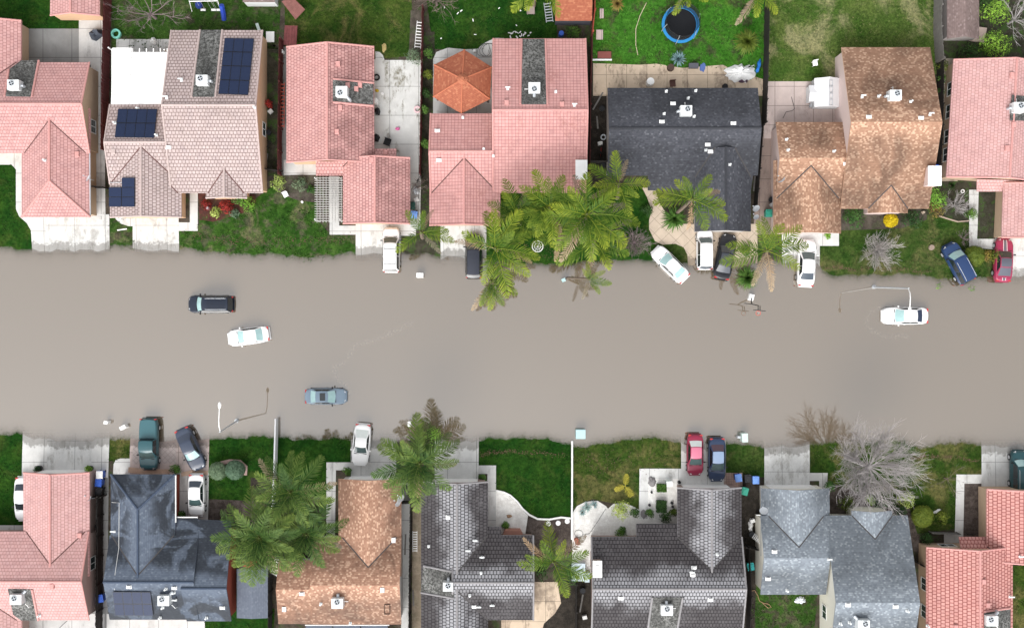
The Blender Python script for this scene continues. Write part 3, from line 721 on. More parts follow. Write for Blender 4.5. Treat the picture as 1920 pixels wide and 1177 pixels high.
    def window(s, bi, side, t, z0=1.0, z1=2.1, w=1.2, panes=2):
        """side: 'a0','a1' (gable ends) or 'b0','b1'; t = 0..1 along that wall"""
        k = s.blk[bi]; Pt = k['Pt']
        if side[0] == 'a': A = k[side]; e = -1 if side == 'a0' else 1; L = lambda u, z, o_: Pt(A + e * o_, k['b0'] + (k['b1'] - k['b0']) * t + u, z)
        else: B = k[side]; e = -1 if side == 'b0' else 1; L = lambda u, z, o_: Pt(k['a0'] + (k['a1'] - k['a0']) * t + u, B + e * o_, z)
        def bar(mb, u0, u1, za, zb, o0, o1):
            v = [L(u, z, o_) for o_ in (o0, o1) for z in (za, zb) for u in (u0, u1)]
            mb.add(v, [(0, 1, 3, 2), (4, 6, 7, 5), (0, 4, 5, 1), (2, 3, 7, 6), (0, 2, 6, 4), (1, 5, 7, 3)])
        b = MB(); fr = .07
        bar(b, -w / 2, w / 2, z0 - fr, z0, -.05, .05); bar(b, -w / 2, w / 2, z1, z1 + fr, -.05, .05)
        bar(b, -w / 2 - fr, -w / 2, z0 - fr, z1 + fr, -.05, .05); bar(b, w / 2, w / 2 + fr, z0 - fr, z1 + fr, -.05, .05)
        for i in range(1, panes): u = -w / 2 + w * i / panes; bar(b, u - .03, u + .03, z0, z1, -.05, .04)
        o = b.build('window', M_trim, s.root)
        for i in range(panes):
            p = MB(); bar(p, -w / 2 + w * i / panes + .02, -w / 2 + w * (i + 1) / panes - .02, z0 + .01, z1 - .01, .004, .018); p.build('pane', M_pane, o)
    def garage(s, bi, side, t, w, h=2.15, z=.05):
        k = s.blk[bi]; Pt = k['Pt']; A = k[side] if side[0] == 'a' else None
        e = -1 if side in ('a0', 'b0') else 1
        if side[0] == 'a': L = lambda u, zz, o_: Pt(k[side] + e * o_, k['b0'] + (k['b1'] - k['b0']) * t + u, zz)
        else: L = lambda u, zz, o_: Pt(k['a0'] + (k['a1'] - k['a0']) * t + u, k[side] + e * o_, zz)
        b = MB()
        for i in range(4):
            za, zb_ = z + h * i / 4, z + h * (i + 1) / 4 - .015
            v = [L(u, zz, o_) for o_ in (-.05, .05) for zz in (za, zb_) for u in (-w / 2, w / 2)]
            b.add(v, [(0, 1, 3, 2), (4, 6, 7, 5), (0, 4, 5, 1), (2, 3, 7, 6), (0, 2, 6, 4), (1, 5, 7, 3)])
        b.build('garage_door', M_white, s.root)
    def gutter(s, p0, p1, col=None):
        b = MB(); a, c = W(*p0), W(*p1); b.tube([a, c], .07, 6); return b.build('gutter', col or M_trim, s.root)
    def dish(s, px, py, z, az=.6, r=.38):
        c = W(px, py, z); b = MB(); ax = Vector((math.cos(az) * .8, math.sin(az) * .8, .6)).normalized(); u = ax.cross(Vector((0, 0, 1))).normalized(); v = ax.cross(u)
        ring = []
        for k, (rr, dd) in enumerate(((0.0, -.09), (.5, -.065), (1.0, 0))):
            ring.append([c + u * math.cos(t * math.pi / 8) * rr * r + v * math.sin(t * math.pi / 8) * rr * r * 1.1 + ax * dd for t in range(16)])
        k = b.add([p for q in ring for p in q], [])
        for i in range(2):
            for t in range(16): b.f.append((i * 16 + t, i * 16 + (t + 1) % 16, (i + 1) * 16 + (t + 1) % 16, (i + 1) * 16 + t))
        o = b.build('satellite_dish', M_dish, s.root, smooth=60)
        a = MB(); a.tube([c - ax * .08, c - ax * .2 - Vector((0, 0, .5)), c - ax * .25 - Vector((0, 0, .8))], .03, 5); a.tube([c + v * r * .9, c + ax * .45 + v * .12], .018, 4); a.box(c + ax * .47 + v * .1, (.1, .1, .1)); a.build('mast', M_galv, o)
    def chimney(s, px, py, w, d, ztop, mat=None):
        c = W(px, py, ztop); b = MB(); b.box((c.x, c.y, ztop / 2), (w, d, ztop), 0); o = b.build('chimney', mat or s.wm, s.root)
        b = MB(); b.box((c.x, c.y, ztop + .06), (w + .18, d + .18, .12)); b.box((c.x, c.y, ztop + .16), (w * .5, d * .5, .1)); b.build('chimney_cap', M_white, o)
M_white = plain('white_paint', (.80, .80, .79), .5, var=.05)
M_trim = plain('white_trim', (.72, .72, .70), .5, var=.05)
M_ac = plain('ac_enamel', (.66, .68, .68), .4, var=.06)
M_acgrey = plain('ac_grey', (.42, .45, .48), .4)
M_galv = plain('galvanised', (.50, .53, .56), .42, .35)
M_dish = plain('dish_grey', (.62, .65, .68), .4)
M_valley = plain('valley_grime', (.12, .06, .055), .7); M_valley2 = plain('valley_metal', (.06, .055, .055), .6)
M_black = plain('black_plastic', (.012, .012, .014), .5)
M_pane = plain('window_glass', (.035, .05, .05), .06, spec=.8)
M_solar = plain('solar_frame', (.015, .018, .028), .35)
def cells():
    m = N('solar_cells'); b = m.n('ShaderNodeTexBrick'); b.offset = 0
    for k, v in (('Vector', m.uv()), ('Color1', (.016, .025, .058, 1)), ('Color2', (.019, .030, .066, 1)), ('Mortar', (.03, .04, .08, 1)), ('Scale', 1.0), ('Mortar Size', .008), ('Brick Width', 1 / 6), ('Row Height', .1)): m.set(b, k, v)
    m.p(Base_Color=b.outputs['Color'], Roughness=.35); m.set(m.b, 'Specular IOR Level', .12); return m.m
M_cells = cells()
def well_mat():
    m = N('rolled_roofing'); pos = m.pos(); a = m.ramp(m.noise(4.2, 5, pos, .85), .42, .60); b_ = m.ramp(m.noise(.5, 4, pos), .35, .65)
    c = m.mix(a, (.045, .045, .042), m.mix(b_, (.13, .13, .125), (.24, .24, .23))); m.p(Base_Color=c, Roughness=.85); m.set(m.b, 'Specular IOR Level', .2); m.bump(a, .4, .02); return m.m
M_well = well_mat()
PINK, PINK2, PLINE = (.535, .312, .296), (.48, .265, .25), (.23, .10, .095)
T_pink = tile_mat('pink_tile', PINK, PINK2, PLINE, (.20, .11, .10), .30)
T_pale = tile_mat('pale_pink_tile', (.56, .345, .33), (.515, .30, .285), (.29, .145, .135), (.34, .20, .18), .55)
T_pinkg = tile_mat('pink_tile_aligned', (.57, .315, .295), (.525, .275, .258), (.27, .115, .108), (.33, .14, .12), .65, 0.0)
T_pinkd = tile_mat('pink_tile_mossy', (.56, .32, .30), (.505, .27, .253), (.24, .105, .098), (.17, .11, .095), .35, .5, .34, .35, .03, 0, .8)
T_salmon = tile_mat('salmon_tile', (.56, .29, .26), (.50, .24, .215), (.24, .075, .065), (.22, .12, .10), .4, .5, .36, .40, .045)
T_beige = tile_mat('beige_pink_tile', (.47, .385, .37), (.42, .335, .32), (.20, .145, .135), (.17, .13, .11), .5, .5, .36, .36, .04)
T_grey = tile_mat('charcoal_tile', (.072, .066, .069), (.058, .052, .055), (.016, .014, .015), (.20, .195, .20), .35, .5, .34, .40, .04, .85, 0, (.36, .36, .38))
K_pink = plain('pink_ridge', (.53, .27, .25), .6, var=.14); K_beige = plain('beige_ridge', (.45, .36, .34), .6, var=.12)
K_grey = plain('charcoal_ridge', (.24, .23, .235), .6, var=.3)
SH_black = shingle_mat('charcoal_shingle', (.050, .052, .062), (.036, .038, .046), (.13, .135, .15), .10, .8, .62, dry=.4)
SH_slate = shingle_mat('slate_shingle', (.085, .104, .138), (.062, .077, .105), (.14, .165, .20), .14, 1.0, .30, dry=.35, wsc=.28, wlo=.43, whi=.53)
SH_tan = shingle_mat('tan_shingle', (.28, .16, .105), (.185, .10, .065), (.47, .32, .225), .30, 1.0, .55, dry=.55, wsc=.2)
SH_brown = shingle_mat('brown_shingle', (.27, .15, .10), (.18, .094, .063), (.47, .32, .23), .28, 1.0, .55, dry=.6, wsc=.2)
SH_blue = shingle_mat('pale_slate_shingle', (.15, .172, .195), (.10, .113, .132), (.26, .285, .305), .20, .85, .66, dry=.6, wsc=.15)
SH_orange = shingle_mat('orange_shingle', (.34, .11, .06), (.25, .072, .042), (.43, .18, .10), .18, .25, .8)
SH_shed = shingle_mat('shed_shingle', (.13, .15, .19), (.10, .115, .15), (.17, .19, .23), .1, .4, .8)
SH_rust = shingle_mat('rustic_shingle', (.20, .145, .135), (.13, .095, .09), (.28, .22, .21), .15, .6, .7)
WL_tan = plain('stucco_tan', (.46, .34, .24), .85, var=.08); WL_peach = plain('stucco_peach', (.58, .38, .24), .85, var=.08)
WL_mauve = plain('stucco_mauve', (.38, .28, .25), .85, var=.08); WL_cream = plain('stucco_cream', (.64, .62, .54), .85, var=.06)
WL_pink = plain('stucco_pink', (.60, .48, .45), .85, var=.06); WL_brick = plain('brick_red_wall', (.24, .055, .035), .8, var=.15)
WL_grey = plain('stucco_grey', (.50, .47, .44), .85, var=.06); WL_brown = plain('stucco_brown', (.30, .22, .19), .85, var=.08)
K_slate = plain('slate_ridge', (.055, .075, .115), .7, var=.2); K_black = plain('charcoal_shingle_ridge', (.045, .047, .055), .7, var=.2)

# ---- A: pink hipped house, north-west corner
A = House('pink_house', 'pink tiled house with hipped front wing and bare tan side wall', (80, 250), WL_tan, T_pink, K_pink)
b = A.block(-150, 117, 167.5, 287, 2.75, 'x', .40)
A.block(-110, 39, 40, 160, 2.6, 'y', .36)
A.block(40.5, 205, 169, 407, 2.6, 'y', .40, hip='S'); A.done()
A.window(b, 'a1', .30, 1.0, 2.1, 1.25)
A.well([(17, 131), (40, 114), (73, 114), (60, 182), (9, 181)], None, (2, 4)); A.ac(24, 159, 0, (1, 0))
A.vents([(145, 289, 2), (85, 301, 0)])
A.dish(165, 334, 3.0, 2.6)
A.gutter((168.3, 280, 2.6), (169.3, 405, 2.55), M_galv)
# ---- B: beige solar house
B = House('beige_house', 'beige tiled house with rooftop solar panels and white patio cover', (350, 240), WL_peach, T_beige, K_beige)
b = B.block(321, 57, 492, 362, 2.7, 'x', .32, rp=197)
B.block(206, 196, 330, 346, 2.6, 'x', .34)
B.block(206, 272, 340, 407, 2.6, 'y', .34); B.block(386, 305, 463, 371, 2.6, 'y', .40); B.done()
B.window(b, 'a1', .40, 1.0, 2.1, 1.3)
B.well([(375, 57), (417, 57), (404, 182), (359, 182)], None, (1, 3)); B.ac(378, 150, 0, (1, 0))
B.solar([(422, 73), (477, 74), (466, 180), (410, 178)], 3, 4)
B.solar([(222.5, 205.5), (296, 206), (290, 260), (216, 259)], 4, 2)
B.solar([(205.8, 333.5), (254.6, 333.5), (254.6, 388), (205.8, 388)], 2, 3, ((0, 0),))
B.vents([(341, 150, 3), (313, 183, 3), (216, 231, 0), (259, 204, 0), (316, 276, 1), (213, 284, 2), (478, 202, 0), (294, 254, 0)])
# ---- C: ribbed pink house with pergola
Cc = House('pink_house', 'pink tiled house with dark mossy roof slope beside a white stained patio', (620, 230), WL_peach, T_pinkd, K_pink)
Cc.block(537, 88, 701.5, 304, 2.7, 'y', .37)
Cc.block(643, 296, 769, 419, 2.55, 'y', .36)
Cc.shed([(592, 303, 2.75), (672, 303, 2.75), (643, 330, 2.2), (592.5, 330, 2.2)]); Cc.shed([(697, 279, 2.35), (743, 279, 2.35), (743, 298, 2.8), (680, 298, 2.8)]); Cc.done()
Cc.well([(624, 148), (700.5, 156), (700, 199), (624, 192)], None, (0, 2)); Cc.ac(640, 171, 0, (1, -1))
Cc.vents([(634, 120, 2), (638, 202, 2), (632, 247, 2), (652, 160, 2), (668, 167, 2), (675, 160, 2), (697, 300, 2), (723, 286, 2)])
Cc.gutter((670, 306, 2.9), (673, 291, 3.1), M_white)
# ---- D: large pink house with gazebo
D = House('pink_house', 'large pink tiled house with straight tile grid behind the palm cluster', (980, 260), WL_tan, T_pinkg, K_pink)
D.block(925, 72.5, 1098, 362, 2.7, 'x', .36); D.block(807.5, 213, 925.5, 364, 2.6, 'x', .38)
D.block(805, 292, 938, 422, 2.55, 'y', .38); D.done()
D.well([(978, 74), (1023, 74), (1026.5, 196), (975.5, 196)], None, (1, 3)); D.ac(1002, 164, 0, (0, -1))
D.vents([(952, 166, 3), (1042, 173, 0), (1077, 197, 3), (950, 193, 2), (1054, 196, 2), (820, 246, 1), (868, 221, 0), (823, 300, 1), (907, 280, 0), (925, 293, 0)])
D.chimney(1090, 318, 1.0, 1.7, 4.4, WL_cream)
# ---- E: charcoal shingled house
E = House('charcoal_house', 'charcoal shingled house behind the beige curved driveway', (1280, 290), WL_grey, SH_black, K_black, False)
E.block(1139, 165, 1421, 329, 2.75, 'x', .33, rp=240.5)
E.ext(1300, 300, [(1217, 281), (1419, 281), (1408, 357), (1214.5, 357)])
E.block(1303, 280, 1408, 434, 2.7, 'y', .50); E.done()
E.ac(1287, 207, 0, (-1, 0))
E.vents([(1249, 172, 0), (1304, 171, 0), (1290, 185, 0), (1262, 195, 1), (1245, 214, 0), (1241, 229, 1), (1375, 232, 1), (1327, 271, 1), (1323, 282, 0), (1332, 284, 1), (1368, 309, 0), (1301, 219, 0)])
E.dish(1418, 391, 2.4, 2.6); E.dish(1418, 407, 2.2, 2.4, .3)
# ---- F: tan shingled house
F = House('tan_house', 'tan speckled shingle house with tall roof and white chimney box', (1640, 260), WL_pink, SH_tan, None, False)
F.block(1577, 89, 1743, 391, 2.9, 'x', .34, rp=229, ze2=2.6, rake=.2); F.block(1455, 229, 1600, 372, 2.6, 'x', .36, ov=.5)
F.block(1450.5, 301, 1577, 437.5, 2.5, 'y', .36); F.block(1628, 335, 1702, 399.5, 2.6, 'y', .42, rake=.1); F.done()
F.ac(1680, 178, 0, (-1, 0))
F.vents([(1616, 181, 3), (1647, 181, 0), (1707, 191, 0), (1629, 220, 1), (1727, 222, 1), (1743, 214, 3), (1586, 307, 1), (1563, 284, 0), (1474, 262, 0), (1477, 282, 0)])
F.chimney(1752, 330, 1.15, 1.8, 4.6, WL_pink); F.dish(1464, 336, 3.2, 2.4, .42)
# ---- G: pink house at the east edge, turned a few degrees
Gh = House('pink_house', 'pink tiled house with two tan side windows at the east edge', (1880, 230), WL_tan, T_pale, K_pink)
b = Gh.block(1781, 118, 1982, 338, 2.7, 'y', .36, rot=-3.6, ov=.34)
Gh.shed([(1832, 336, 2.7), (1915, 338, 2.7), (1890, 359, 2.2), (1832, 359, 2.2)])
Gh.block(1880, 345, 2010, 447, 2.6, 'y', .36, rot=-2.0); Gh.done()
for t in (.80, .60, .38, .22): Gh.window(b, 'b0', t - .02, 1.0, 2.1, 1.3)
Gh.well([(1897, 178), (1958, 185), (1955, 228), (1893, 226)], None, False); Gh.ac(1912, 201, 0, (-1, 0))
Gh.vents([(1897, 141, 2), (1900, 234, 2), (1888, 278, 2)])
# ---- bottom row. I: corner pink house
I = House('pink_house', 'pink tiled corner house below the bleached driveway with brown side wall', (90, 1040), WL_mauve, T_pale, K_pink)
b = I.block(-150, 996, 166.5, 1162, 2.75, 'x', .40, rp=1090)
I.block(43.5, 886, 168, 1078, 2.6, 'y', .40); I.block(-110, 1122, 41, 1260, 2.6, 'y', .36); I.done()
I.garage(1, 'a1', .5, 4.6); I.window(b, 'a1', .62, 1.0, 2.1, 1.25)
I.well([(15, 1103), (60, 1104), (72, 1162), (40, 1162), (25, 1151)], None, (1,)); I.ac(29, 1124, 0, (1, 1)); I.vents([(150, 1003, 2), (98, 1098, 2), (75, 1153, 0)])
I.dish(167, 934, 2.6, 2.4, .3)
# ---- J: slate shingled house
J = House('slate_house', 'blue grey shingle house with dark wet streaks and red brick side wall', (290, 1040), WL_brick, SH_slate, K_slate, False)
J.block(205.5, 1003, 372, 1161, 2.75, 'x', .36, rp=1091, cap=True); J.block(350, 990, 433.5, 1164, 2.5, 'x', .36, rp=1103)
J.block(207.5, 889, 328.5, 1076, 2.7, 'y', .42, hip='N', ov=.40); J.ext(350, 1030, [(330, 969), (371, 969), (371, 1012), (330, 1012)]); J.ext(405, 1030, [(371.5, 974), (433, 976), (433, 1000), (371.5, 1000)]); J.done()
J.solar([(212, 1107), (283, 1107.5), (288.5, 1152), (217, 1151.5)], 4, 2); J.ac(306, 1126, 0, (1, 1))
J.vents([(215, 994, 3), (242, 1099, 1), (312, 1103, 0), (327, 1101, 1), (327, 1110, 0), (330, 1122, 3), (306, 1138, 0), (301, 1157, 0), (388, 1157, 0), (417, 1138, 1)])
J.gutter((329.5, 890, 2.7), (329.5, 979, 2.7)); J.gutter((331, 969, 2.4), (371, 969, 2.4))
c_ = MB(); pts = [(210, 941), (224, 942), (223, 1027), (216, 1075), (215, 1105)]
c_.tube([J.on(J.hit(*p), *p, .04) for p in pts], .022, 5); c_.build('conduit', M_white, J.root)
# ---- K: brown shingled house
K = House('brown_house', 'brown speckled shingle house below the white sports car', (690, 1040), WL_grey, SH_brown, None, False)
K.block(587, 1007, 752.5, 1170, 2.75, 'x', .34, rp=1097); K.block(522, 1050, 588, 1169, 2.6, 'x', .34, rp=1105)
K.block(634.5, 897.5, 752.5, 1080, 2.6, 'y', .34); K.done(); K.garage(2, 'a1', .5, 4.6)
K.ac(632, 1131, 0, (0, 1)); K.vents([(738, 1012, 2), (566, 1112, 1), (602, 1131, 0), (717, 1105, 2), (533, 1141, 2), (657, 1167, 0)])
K.dish(751, 934, 3.0, 2.2, .42); K.dish(746, 942, 3.0, 2.5, .4)
q = [(721, 1132), (731, 1132), (731, 1150), (721, 1150)]; h = K.hit(726, 1141); f_ = MB(); pp = [K.on(h, *p, .06) for p in q]
for i in range(4): f_.tube([pp[i], pp[(i + 1) % 4]], .045, 4)
f_.build('skylight', plain('skylight_frame', (.10, .06, .045), .5), K.root)
# ---- L: charcoal tiled house
Lh = House('grey_tiled_house', 'charcoal tiled house with lighter ridge streaks beside the curved white edging', (880, 1040), WL_brown, T_grey, K_grey)
Lh.block(789.5, 903, 915, 1260, 2.6, 'y', .38, rp=857); Lh.block(850, 1003, 1000, 1162, 2.6, 'x', .38, rp=1092)
Lh.ext(950, 1040, [(905, 987), (940, 987), (940, 1015), (905, 1015)]); Lh.done(); Lh.garage(0, 'a1', .5, 4.6)
Lh.well([(794, 1060), (849, 1071), (852, 1121), (789.5, 1110)], None, (0, 2)); Lh.ac(840, 1100, 0, (0, 1), .9, 1.0)
Lh.vents([(841, 969, 1), (804, 1023, 0), (891, 1011, 3), (878, 1030, 3), (904, 1042, 3), (902, 1073, 0), (881, 1115, 0), (888, 1136, 1), (898, 1135, 3), (923, 1132, 3)])
# ---- M: charcoal tiled house with chimney
Mh = House('grey_tiled_house', 'charcoal tiled house with white chimney below the maroon and blue sedans', (1260, 1060), WL_brown, T_grey, K_grey)
Mh.block(1109, 1006, 1391, 1202, 2.6, 'x', .36, rp=1104); Mh.block(1270, 914, 1390.5, 1096, 2.6, 'y', .38)
Mh.ext(1180, 1050, [(1193, 981.5), (1272, 981.5), (1272, 1020), (1193, 1020)]); Mh.done(); Mh.garage(1, 'a1', .48, 4.7)
Mh.well([(1223, 1119), (1280, 1119), (1268, 1190), (1213, 1190)], None, (1, 3)); Mh.ac(1251, 1144, 0, (0, 1))
Mh.vents([(1164, 1120, 1), (1332, 1123, 1), (1301, 1064, 1), (1296, 1070, 3), (1299, 1078, 1), (1344, 1038, 0)])
Mh.chimney(1120, 1066, .75, 1.5, 4.3, WL_brown)
# ---- N: pale slate shingled house
Nh = House('pale_shingle_house', 'pale blue grey shingle house with cream walls under the big bare tree', (1560, 1060), WL_cream, SH_blue, None, False)
Nh.block(1427, 915, 1555.5, 1042, 2.7, 'y', .36, ov=.5); Nh.block(1426, 967, 1549, 1114, 2.95, 'x', .34, rp=1046, ov=.35)
n2 = Nh.block(1549, 966, 1702, 1290, 2.95, 'x', .34, rp=1130, rake=.2); Nh.block(1597, 957, 1673, 1012, 2.95, 'y', .40, rake=.1); Nh.done()
Nh.garage(0, 'a1', .5, 4.7); Nh.ac(1620, 1172, 0, (-1, 1)); Nh.window(n2, 'a0', .60, 1.2, 2.4, 1.0); Nh.window(n2, 'a0', .42, 1.2, 2.4, 1.3)
Nh.vents([(1452, 1034, 1), (1440, 1084, 1), (1475, 1106, 0), (1553, 1046, 3), (1590, 1133, 1), (1679, 1136, 1), (1700, 1144, 0), (1575, 1168, 0), (1592, 1166, 0)])
Nh.dish(1432, 957, 3.4, 1.9, .42)
# ---- O: salmon house
O = House('salmon_house', 'salmon tiled house with bold staggered tiles in the south east corner', (1860, 1080), WL_tan, T_salmon, K_pink)
b = O.block(1737, 1026, 1899, 1290, 2.9, 'y', .34, rp=1838, ov=.32); O.block(1850, 917, 1995, 1052, 2.7, 'y', .36, ov=.35)
O.shed([(1798, 1006, 2.25), (1850, 1006, 2.25), (1876, 1032, 2.9), (1802, 1032, 2.9)]); O.done()
O.window(b, 'b0', .72, 1.0, 2.1, 1.2); O.window(b, 'b0', .52, 1.0, 2.1, 1.2); O.window(b, 'a1', .3, .9, 2.0, 1.5)
O.well([(1845, 1146), (1894, 1139), (1894, 1200), (1845, 1200)], None, (0,)); O.ac(1861, 1164, 0, (1, 1), .9)
O.vents([(1844, 1090, 2), (1852, 1134, 2), (1893, 1116, 3), (1738, 1172, 0), (1792, 1175, 2), (1912, 1041, 3)])
# ================================================================ CARS
def lerp_tab(tab, t):
    for (a, va), (b_, vb) in zip(tab[:-1], tab[1:]):
        if t <= b_: return va + (vb - va) * ((t - a) / (b_ - a) if b_ > a else 0)
    return tab[-1][1]
KIND = {
 # tops: height of body shoulder from rear (0) to nose (1); cabin: rear base, roof rear, roof front, screen base (0..1 from rear)
 'sedan':  dict(top=[(0, .86), (.05, .95), (.20, .98), (.30, .97), (.66, .93), (.72, .93), (.93, .78), (1, .62)], cab=(.15, .30, .55, .72), h=1.45, wb=.86, wr=.66, gnd=.2),
 'coupe':  dict(top=[(0, .84), (.05, .92), (.18, .95), (.30, .93), (.62, .90), (.66, .90), (.93, .74), (1, .55)], cab=(.12, .34, .52, .68), h=1.32, wb=.82, wr=.62, gnd=.16),
 'suv':    dict(top=[(0, .80), (.03, 1.0), (.20, 1.06), (.70, 1.04), (.76, 1.04), (.95, .92), (1, .70)], cab=(.015, .07, .62, .76), h=1.78, wb=.90, wr=.72, gnd=.28),
 'pickup': dict(top=[(0, .95), (.02, 1.05), (.40, 1.06), (.70, 1.04), (.76, 1.04), (.95, .94), (1, .72)], cab=(.385, .42, .62, .75), h=1.75, wb=.90, wr=.72, gnd=.32),
}
_P = {}
def paint(key, col, coat=.45, rough=.35, var=.04):
    if key not in _P:
        m = N('car_paint_' + key); f = m.noise(6, 4, m.pos())
        m.p(Base_Color=m.mix(f, sc3(col, 1 - var), sc3(col, 1 + var)), Roughness=rough, Coat_Weight=coat, Coat_Roughness=.04); m.set(m.b, 'Specular IOR Level', .25); _P[key] = m.m
    return _P[key]
M_glassd = plain('tinted_glass', (.012, .018, .022), .04, spec=.9, var=.0)
M_glassg = plain('green_glass', (.05, .085, .085), .04, spec=.9, var=.25)
M_glassp = plain('sky_reflection_glass', (.33, .50, .50), .06, spec=.8, var=.18)  # sky reflection and light through the cabin put into a pale cyan base colour
M_glassw = plain('white_glass', (.62, .66, .64), .1, spec=.8, var=.1)  # near-white base colour over the whole pane
M_tyre = plain('tyre', (.014, .014, .015), .8); M_rim = plain('wheel_rim', (.55, .56, .58), .3, .4)
M_lampw = plain('headlamp', (.75, .78, .80), .1, spec=.8); M_lampr = plain('taillamp', (.45, .02, .02), .15, spec=.8)
M_chrome = plain('chrome', (.62, .64, .66), .2, .6)
def car(name, label, px, py, ang, L, Wd, kind, key, col, wind=None, rear=None, side=None, roofcol=None, cat='car', group='stranded cars', extra=(), bed=None, hood=None):
    K = KIND[kind]; pos = G(px, py); z0 = g(pos.x, pos.y)
    c = W(px, py, z0 + .9)
    root = thing(name, label, cat, (c.x, c.y, z0), R(ang), group)
    pm = paint(key, col); hw = Wd / 2; hs = K['h'] / 1.5 if kind == 'sedan' else 1
    X = lambda t: (t - .5) * L
    def wid(t):
        s = 2 * t - 1; return hw * (1 - .05 * s * s - (.20 if kind != 'suv' and kind != 'pickup' else .13) * abs(s) ** 7)
    def top(t): return lerp_tab(K['top'], t)
    def surf(t, u):      # u -1..1 across
        w = wid(t); z = top(t); a_ = abs(u)
        return Vector((X(t) - (L * .028 * (u * u) if t > .97 else 0) + (L * .018 * u * u if t < .03 else 0), u * w * .94, z + .035 * (1 - u * u) - .05 * max(0, a_ - .85) / .15))
    T = [0, .012, .04, .09, .15, .22, .3, .4, .5, .6, .68, .74, .8, .86, .92, .96, .988, 1]
    b = MB(); prof = []
    for t in T:
        w = wid(t); z = top(t); endk = .93 if t in (0, 1) else 1
        bulge = lambda u: (-(L * .03) * u * u if t > .95 else (L * .02) * u * u if t < .05 else 0)
        sec = [(-.86, K['gnd']), (-.97, K['gnd'] + .1), (-1.0, z * .55), (-.99, z * .78), (-.94, z - .05), (-.80, z), (-.4, z + .025), (0, z + .035)]
        sec = sec + [(-u, zz) for u, zz in reversed(sec[:-1])]
        prof.append([Vector((X(t) + bulge(u), u * w, K['gnd'] + (zz - K['gnd']) * endk)) for u, zz in sec])
    n = len(prof[0]); b.add([p for s_ in prof for p in s_], [(i * n + j, i * n + j + 1, (i + 1) * n + j + 1, (i + 1) * n + j) for i in range(len(T) - 1) for j in range(n - 1)])
    m_ = len(T) - 1
    b.f.append(tuple(range(n))[::-1]); b.f.append(tuple(m_ * n + j for j in range(n)))
    b.f += [(i * n, (i + 1) * n, (i + 1) * n + n - 1, i * n + n - 1) for i in range(m_)]
    # cabin shell
    rb, rr, rf, wb_ = K['cab']; hr = K['h']; U = [-1, -.92, -.5, 0, .5, .92, 1]
    def rowp(t, wfac, z, curve, crown): return [Vector((X(t) + curve * (1 - u * u), u * hw * wfac, z + crown * (1 - u * u))) for u in U]
    rows = [rowp(rb, K['wb'] * .94, top(rb) - .03, -.10, 0), rowp(rr, K['wr'], hr - .05, -.05, .05), rowp(rr + .04, K['wr'] * 1.01, hr - .015, -.02, .05), rowp((rr + rf) / 2, K['wr'] * 1.03, hr, 0, .055), rowp(rf - .04, K['wr'] * 1.01, hr - .02, .03, .05), rowp(rf, K['wr'], hr - .06, .07, .05), rowp(wb_, K['wb'] * .96, top(wb_) - .03, .16, 0)]
    k0 = b.add([p for r_ in rows for p in r_], [(i * 7 + j, i * 7 + j + 1, (i + 1) * 7 + j + 1, (i + 1) * 7 + j) for i in range(6) for j in range(6)])
    sd = {}
    for s_, j in ((-1, 0), (1, 6)):
        ub = [Vector((p.x, s_ * hw * K['wb'] * (1.04 if 0 < i < 6 else .95), top(min(max(p.x / L + .5, 0), 1)) - .03)) for i, p in enumerate([r_[j] for r_ in rows])]
        ub[1].x = X(rb + (rr - rb) * .35); ub[5].x = X(wb_ - (wb_ - rf) * .25)
        k = b.add([r_[j] for r_ in rows] + ub, [(i, i + 1, i + 8, i + 7) for i in range(6)]); sd[s_] = ([r_[j] for r_ in rows], ub)
    body = b.build('body', pm, root, False, 40)
    # glazing: sheets lying a finger's width proud of the shell
    def quadsheet(nm, A, B_, mat, ins=.07, lift=.012, par=None):
        """A, B_: two opposite edges as lists of points"""
        q = MB(); n_ = len(A); nrm = None; rows_ = []
        for v in (ins * 1.1, 1 - ins):
            rows_.append([A[i] * (1 - v) + B_[i] * v for i in range(n_)])
        nrm = (rows_[0][-1] - rows_[0][0]).cross(rows_[1][0] - rows_[0][0]).normalized()
        cen = sum(rows_[0] + rows_[1], Vector((0, 0, 0))) / (2 * n_)
        if nrm.dot(cen - Vector((0 if abs(nrm.y) > .5 else X((rr + rf) / 2), 0, .6))) < 0: nrm = -nrm
        pts = [p + nrm * lift for r_ in rows_ for p in r_]; lo = [p - nrm * .012 for p in pts]
        q.add(pts, [(i, i + 1, n_ + i + 1, n_ + i) for i in range(n_ - 1)])
        return q.build(nm, mat, par or root, False, 60)
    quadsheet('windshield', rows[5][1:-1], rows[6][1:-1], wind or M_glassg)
    quadsheet('rear_window', rows[1][1:-1], rows[0][1:-1], rear or M_glassd)
    for s_ in (-1, 1):
        up, lo = sd[s_]
        mid = 3
        quadsheet('side_window', [up[1] * .9 + up[2] * .1, up[2], up[3] * .97 + up[2] * .03], [lo[1], lo[2], lo[3] * .97 + lo[2] * .03], side or M_glassd, .10)
        quadsheet('side_window', [up[3] * .97 + up[4] * .03, up[4], up[5] * .9 + up[4] * .1], [lo[3] * .97 + lo[4] * .03, lo[4], lo[5]], side or M_glassd, .10)
    if roofcol or 'roof' in extra:
        q = MB(); rws = [[p + Vector((0, 0, .006)) for p in r_[1:-1]] for r_ in rows[1:6]]
        q.add([p for r_ in rws for p in r_], [(i * 5 + j, i * 5 + j + 1, (i + 1) * 5 + j + 1, (i + 1) * 5 + j) for i in range(4) for j in range(4)])
        q.build('roof', roofcol or pm, root, False, 60)
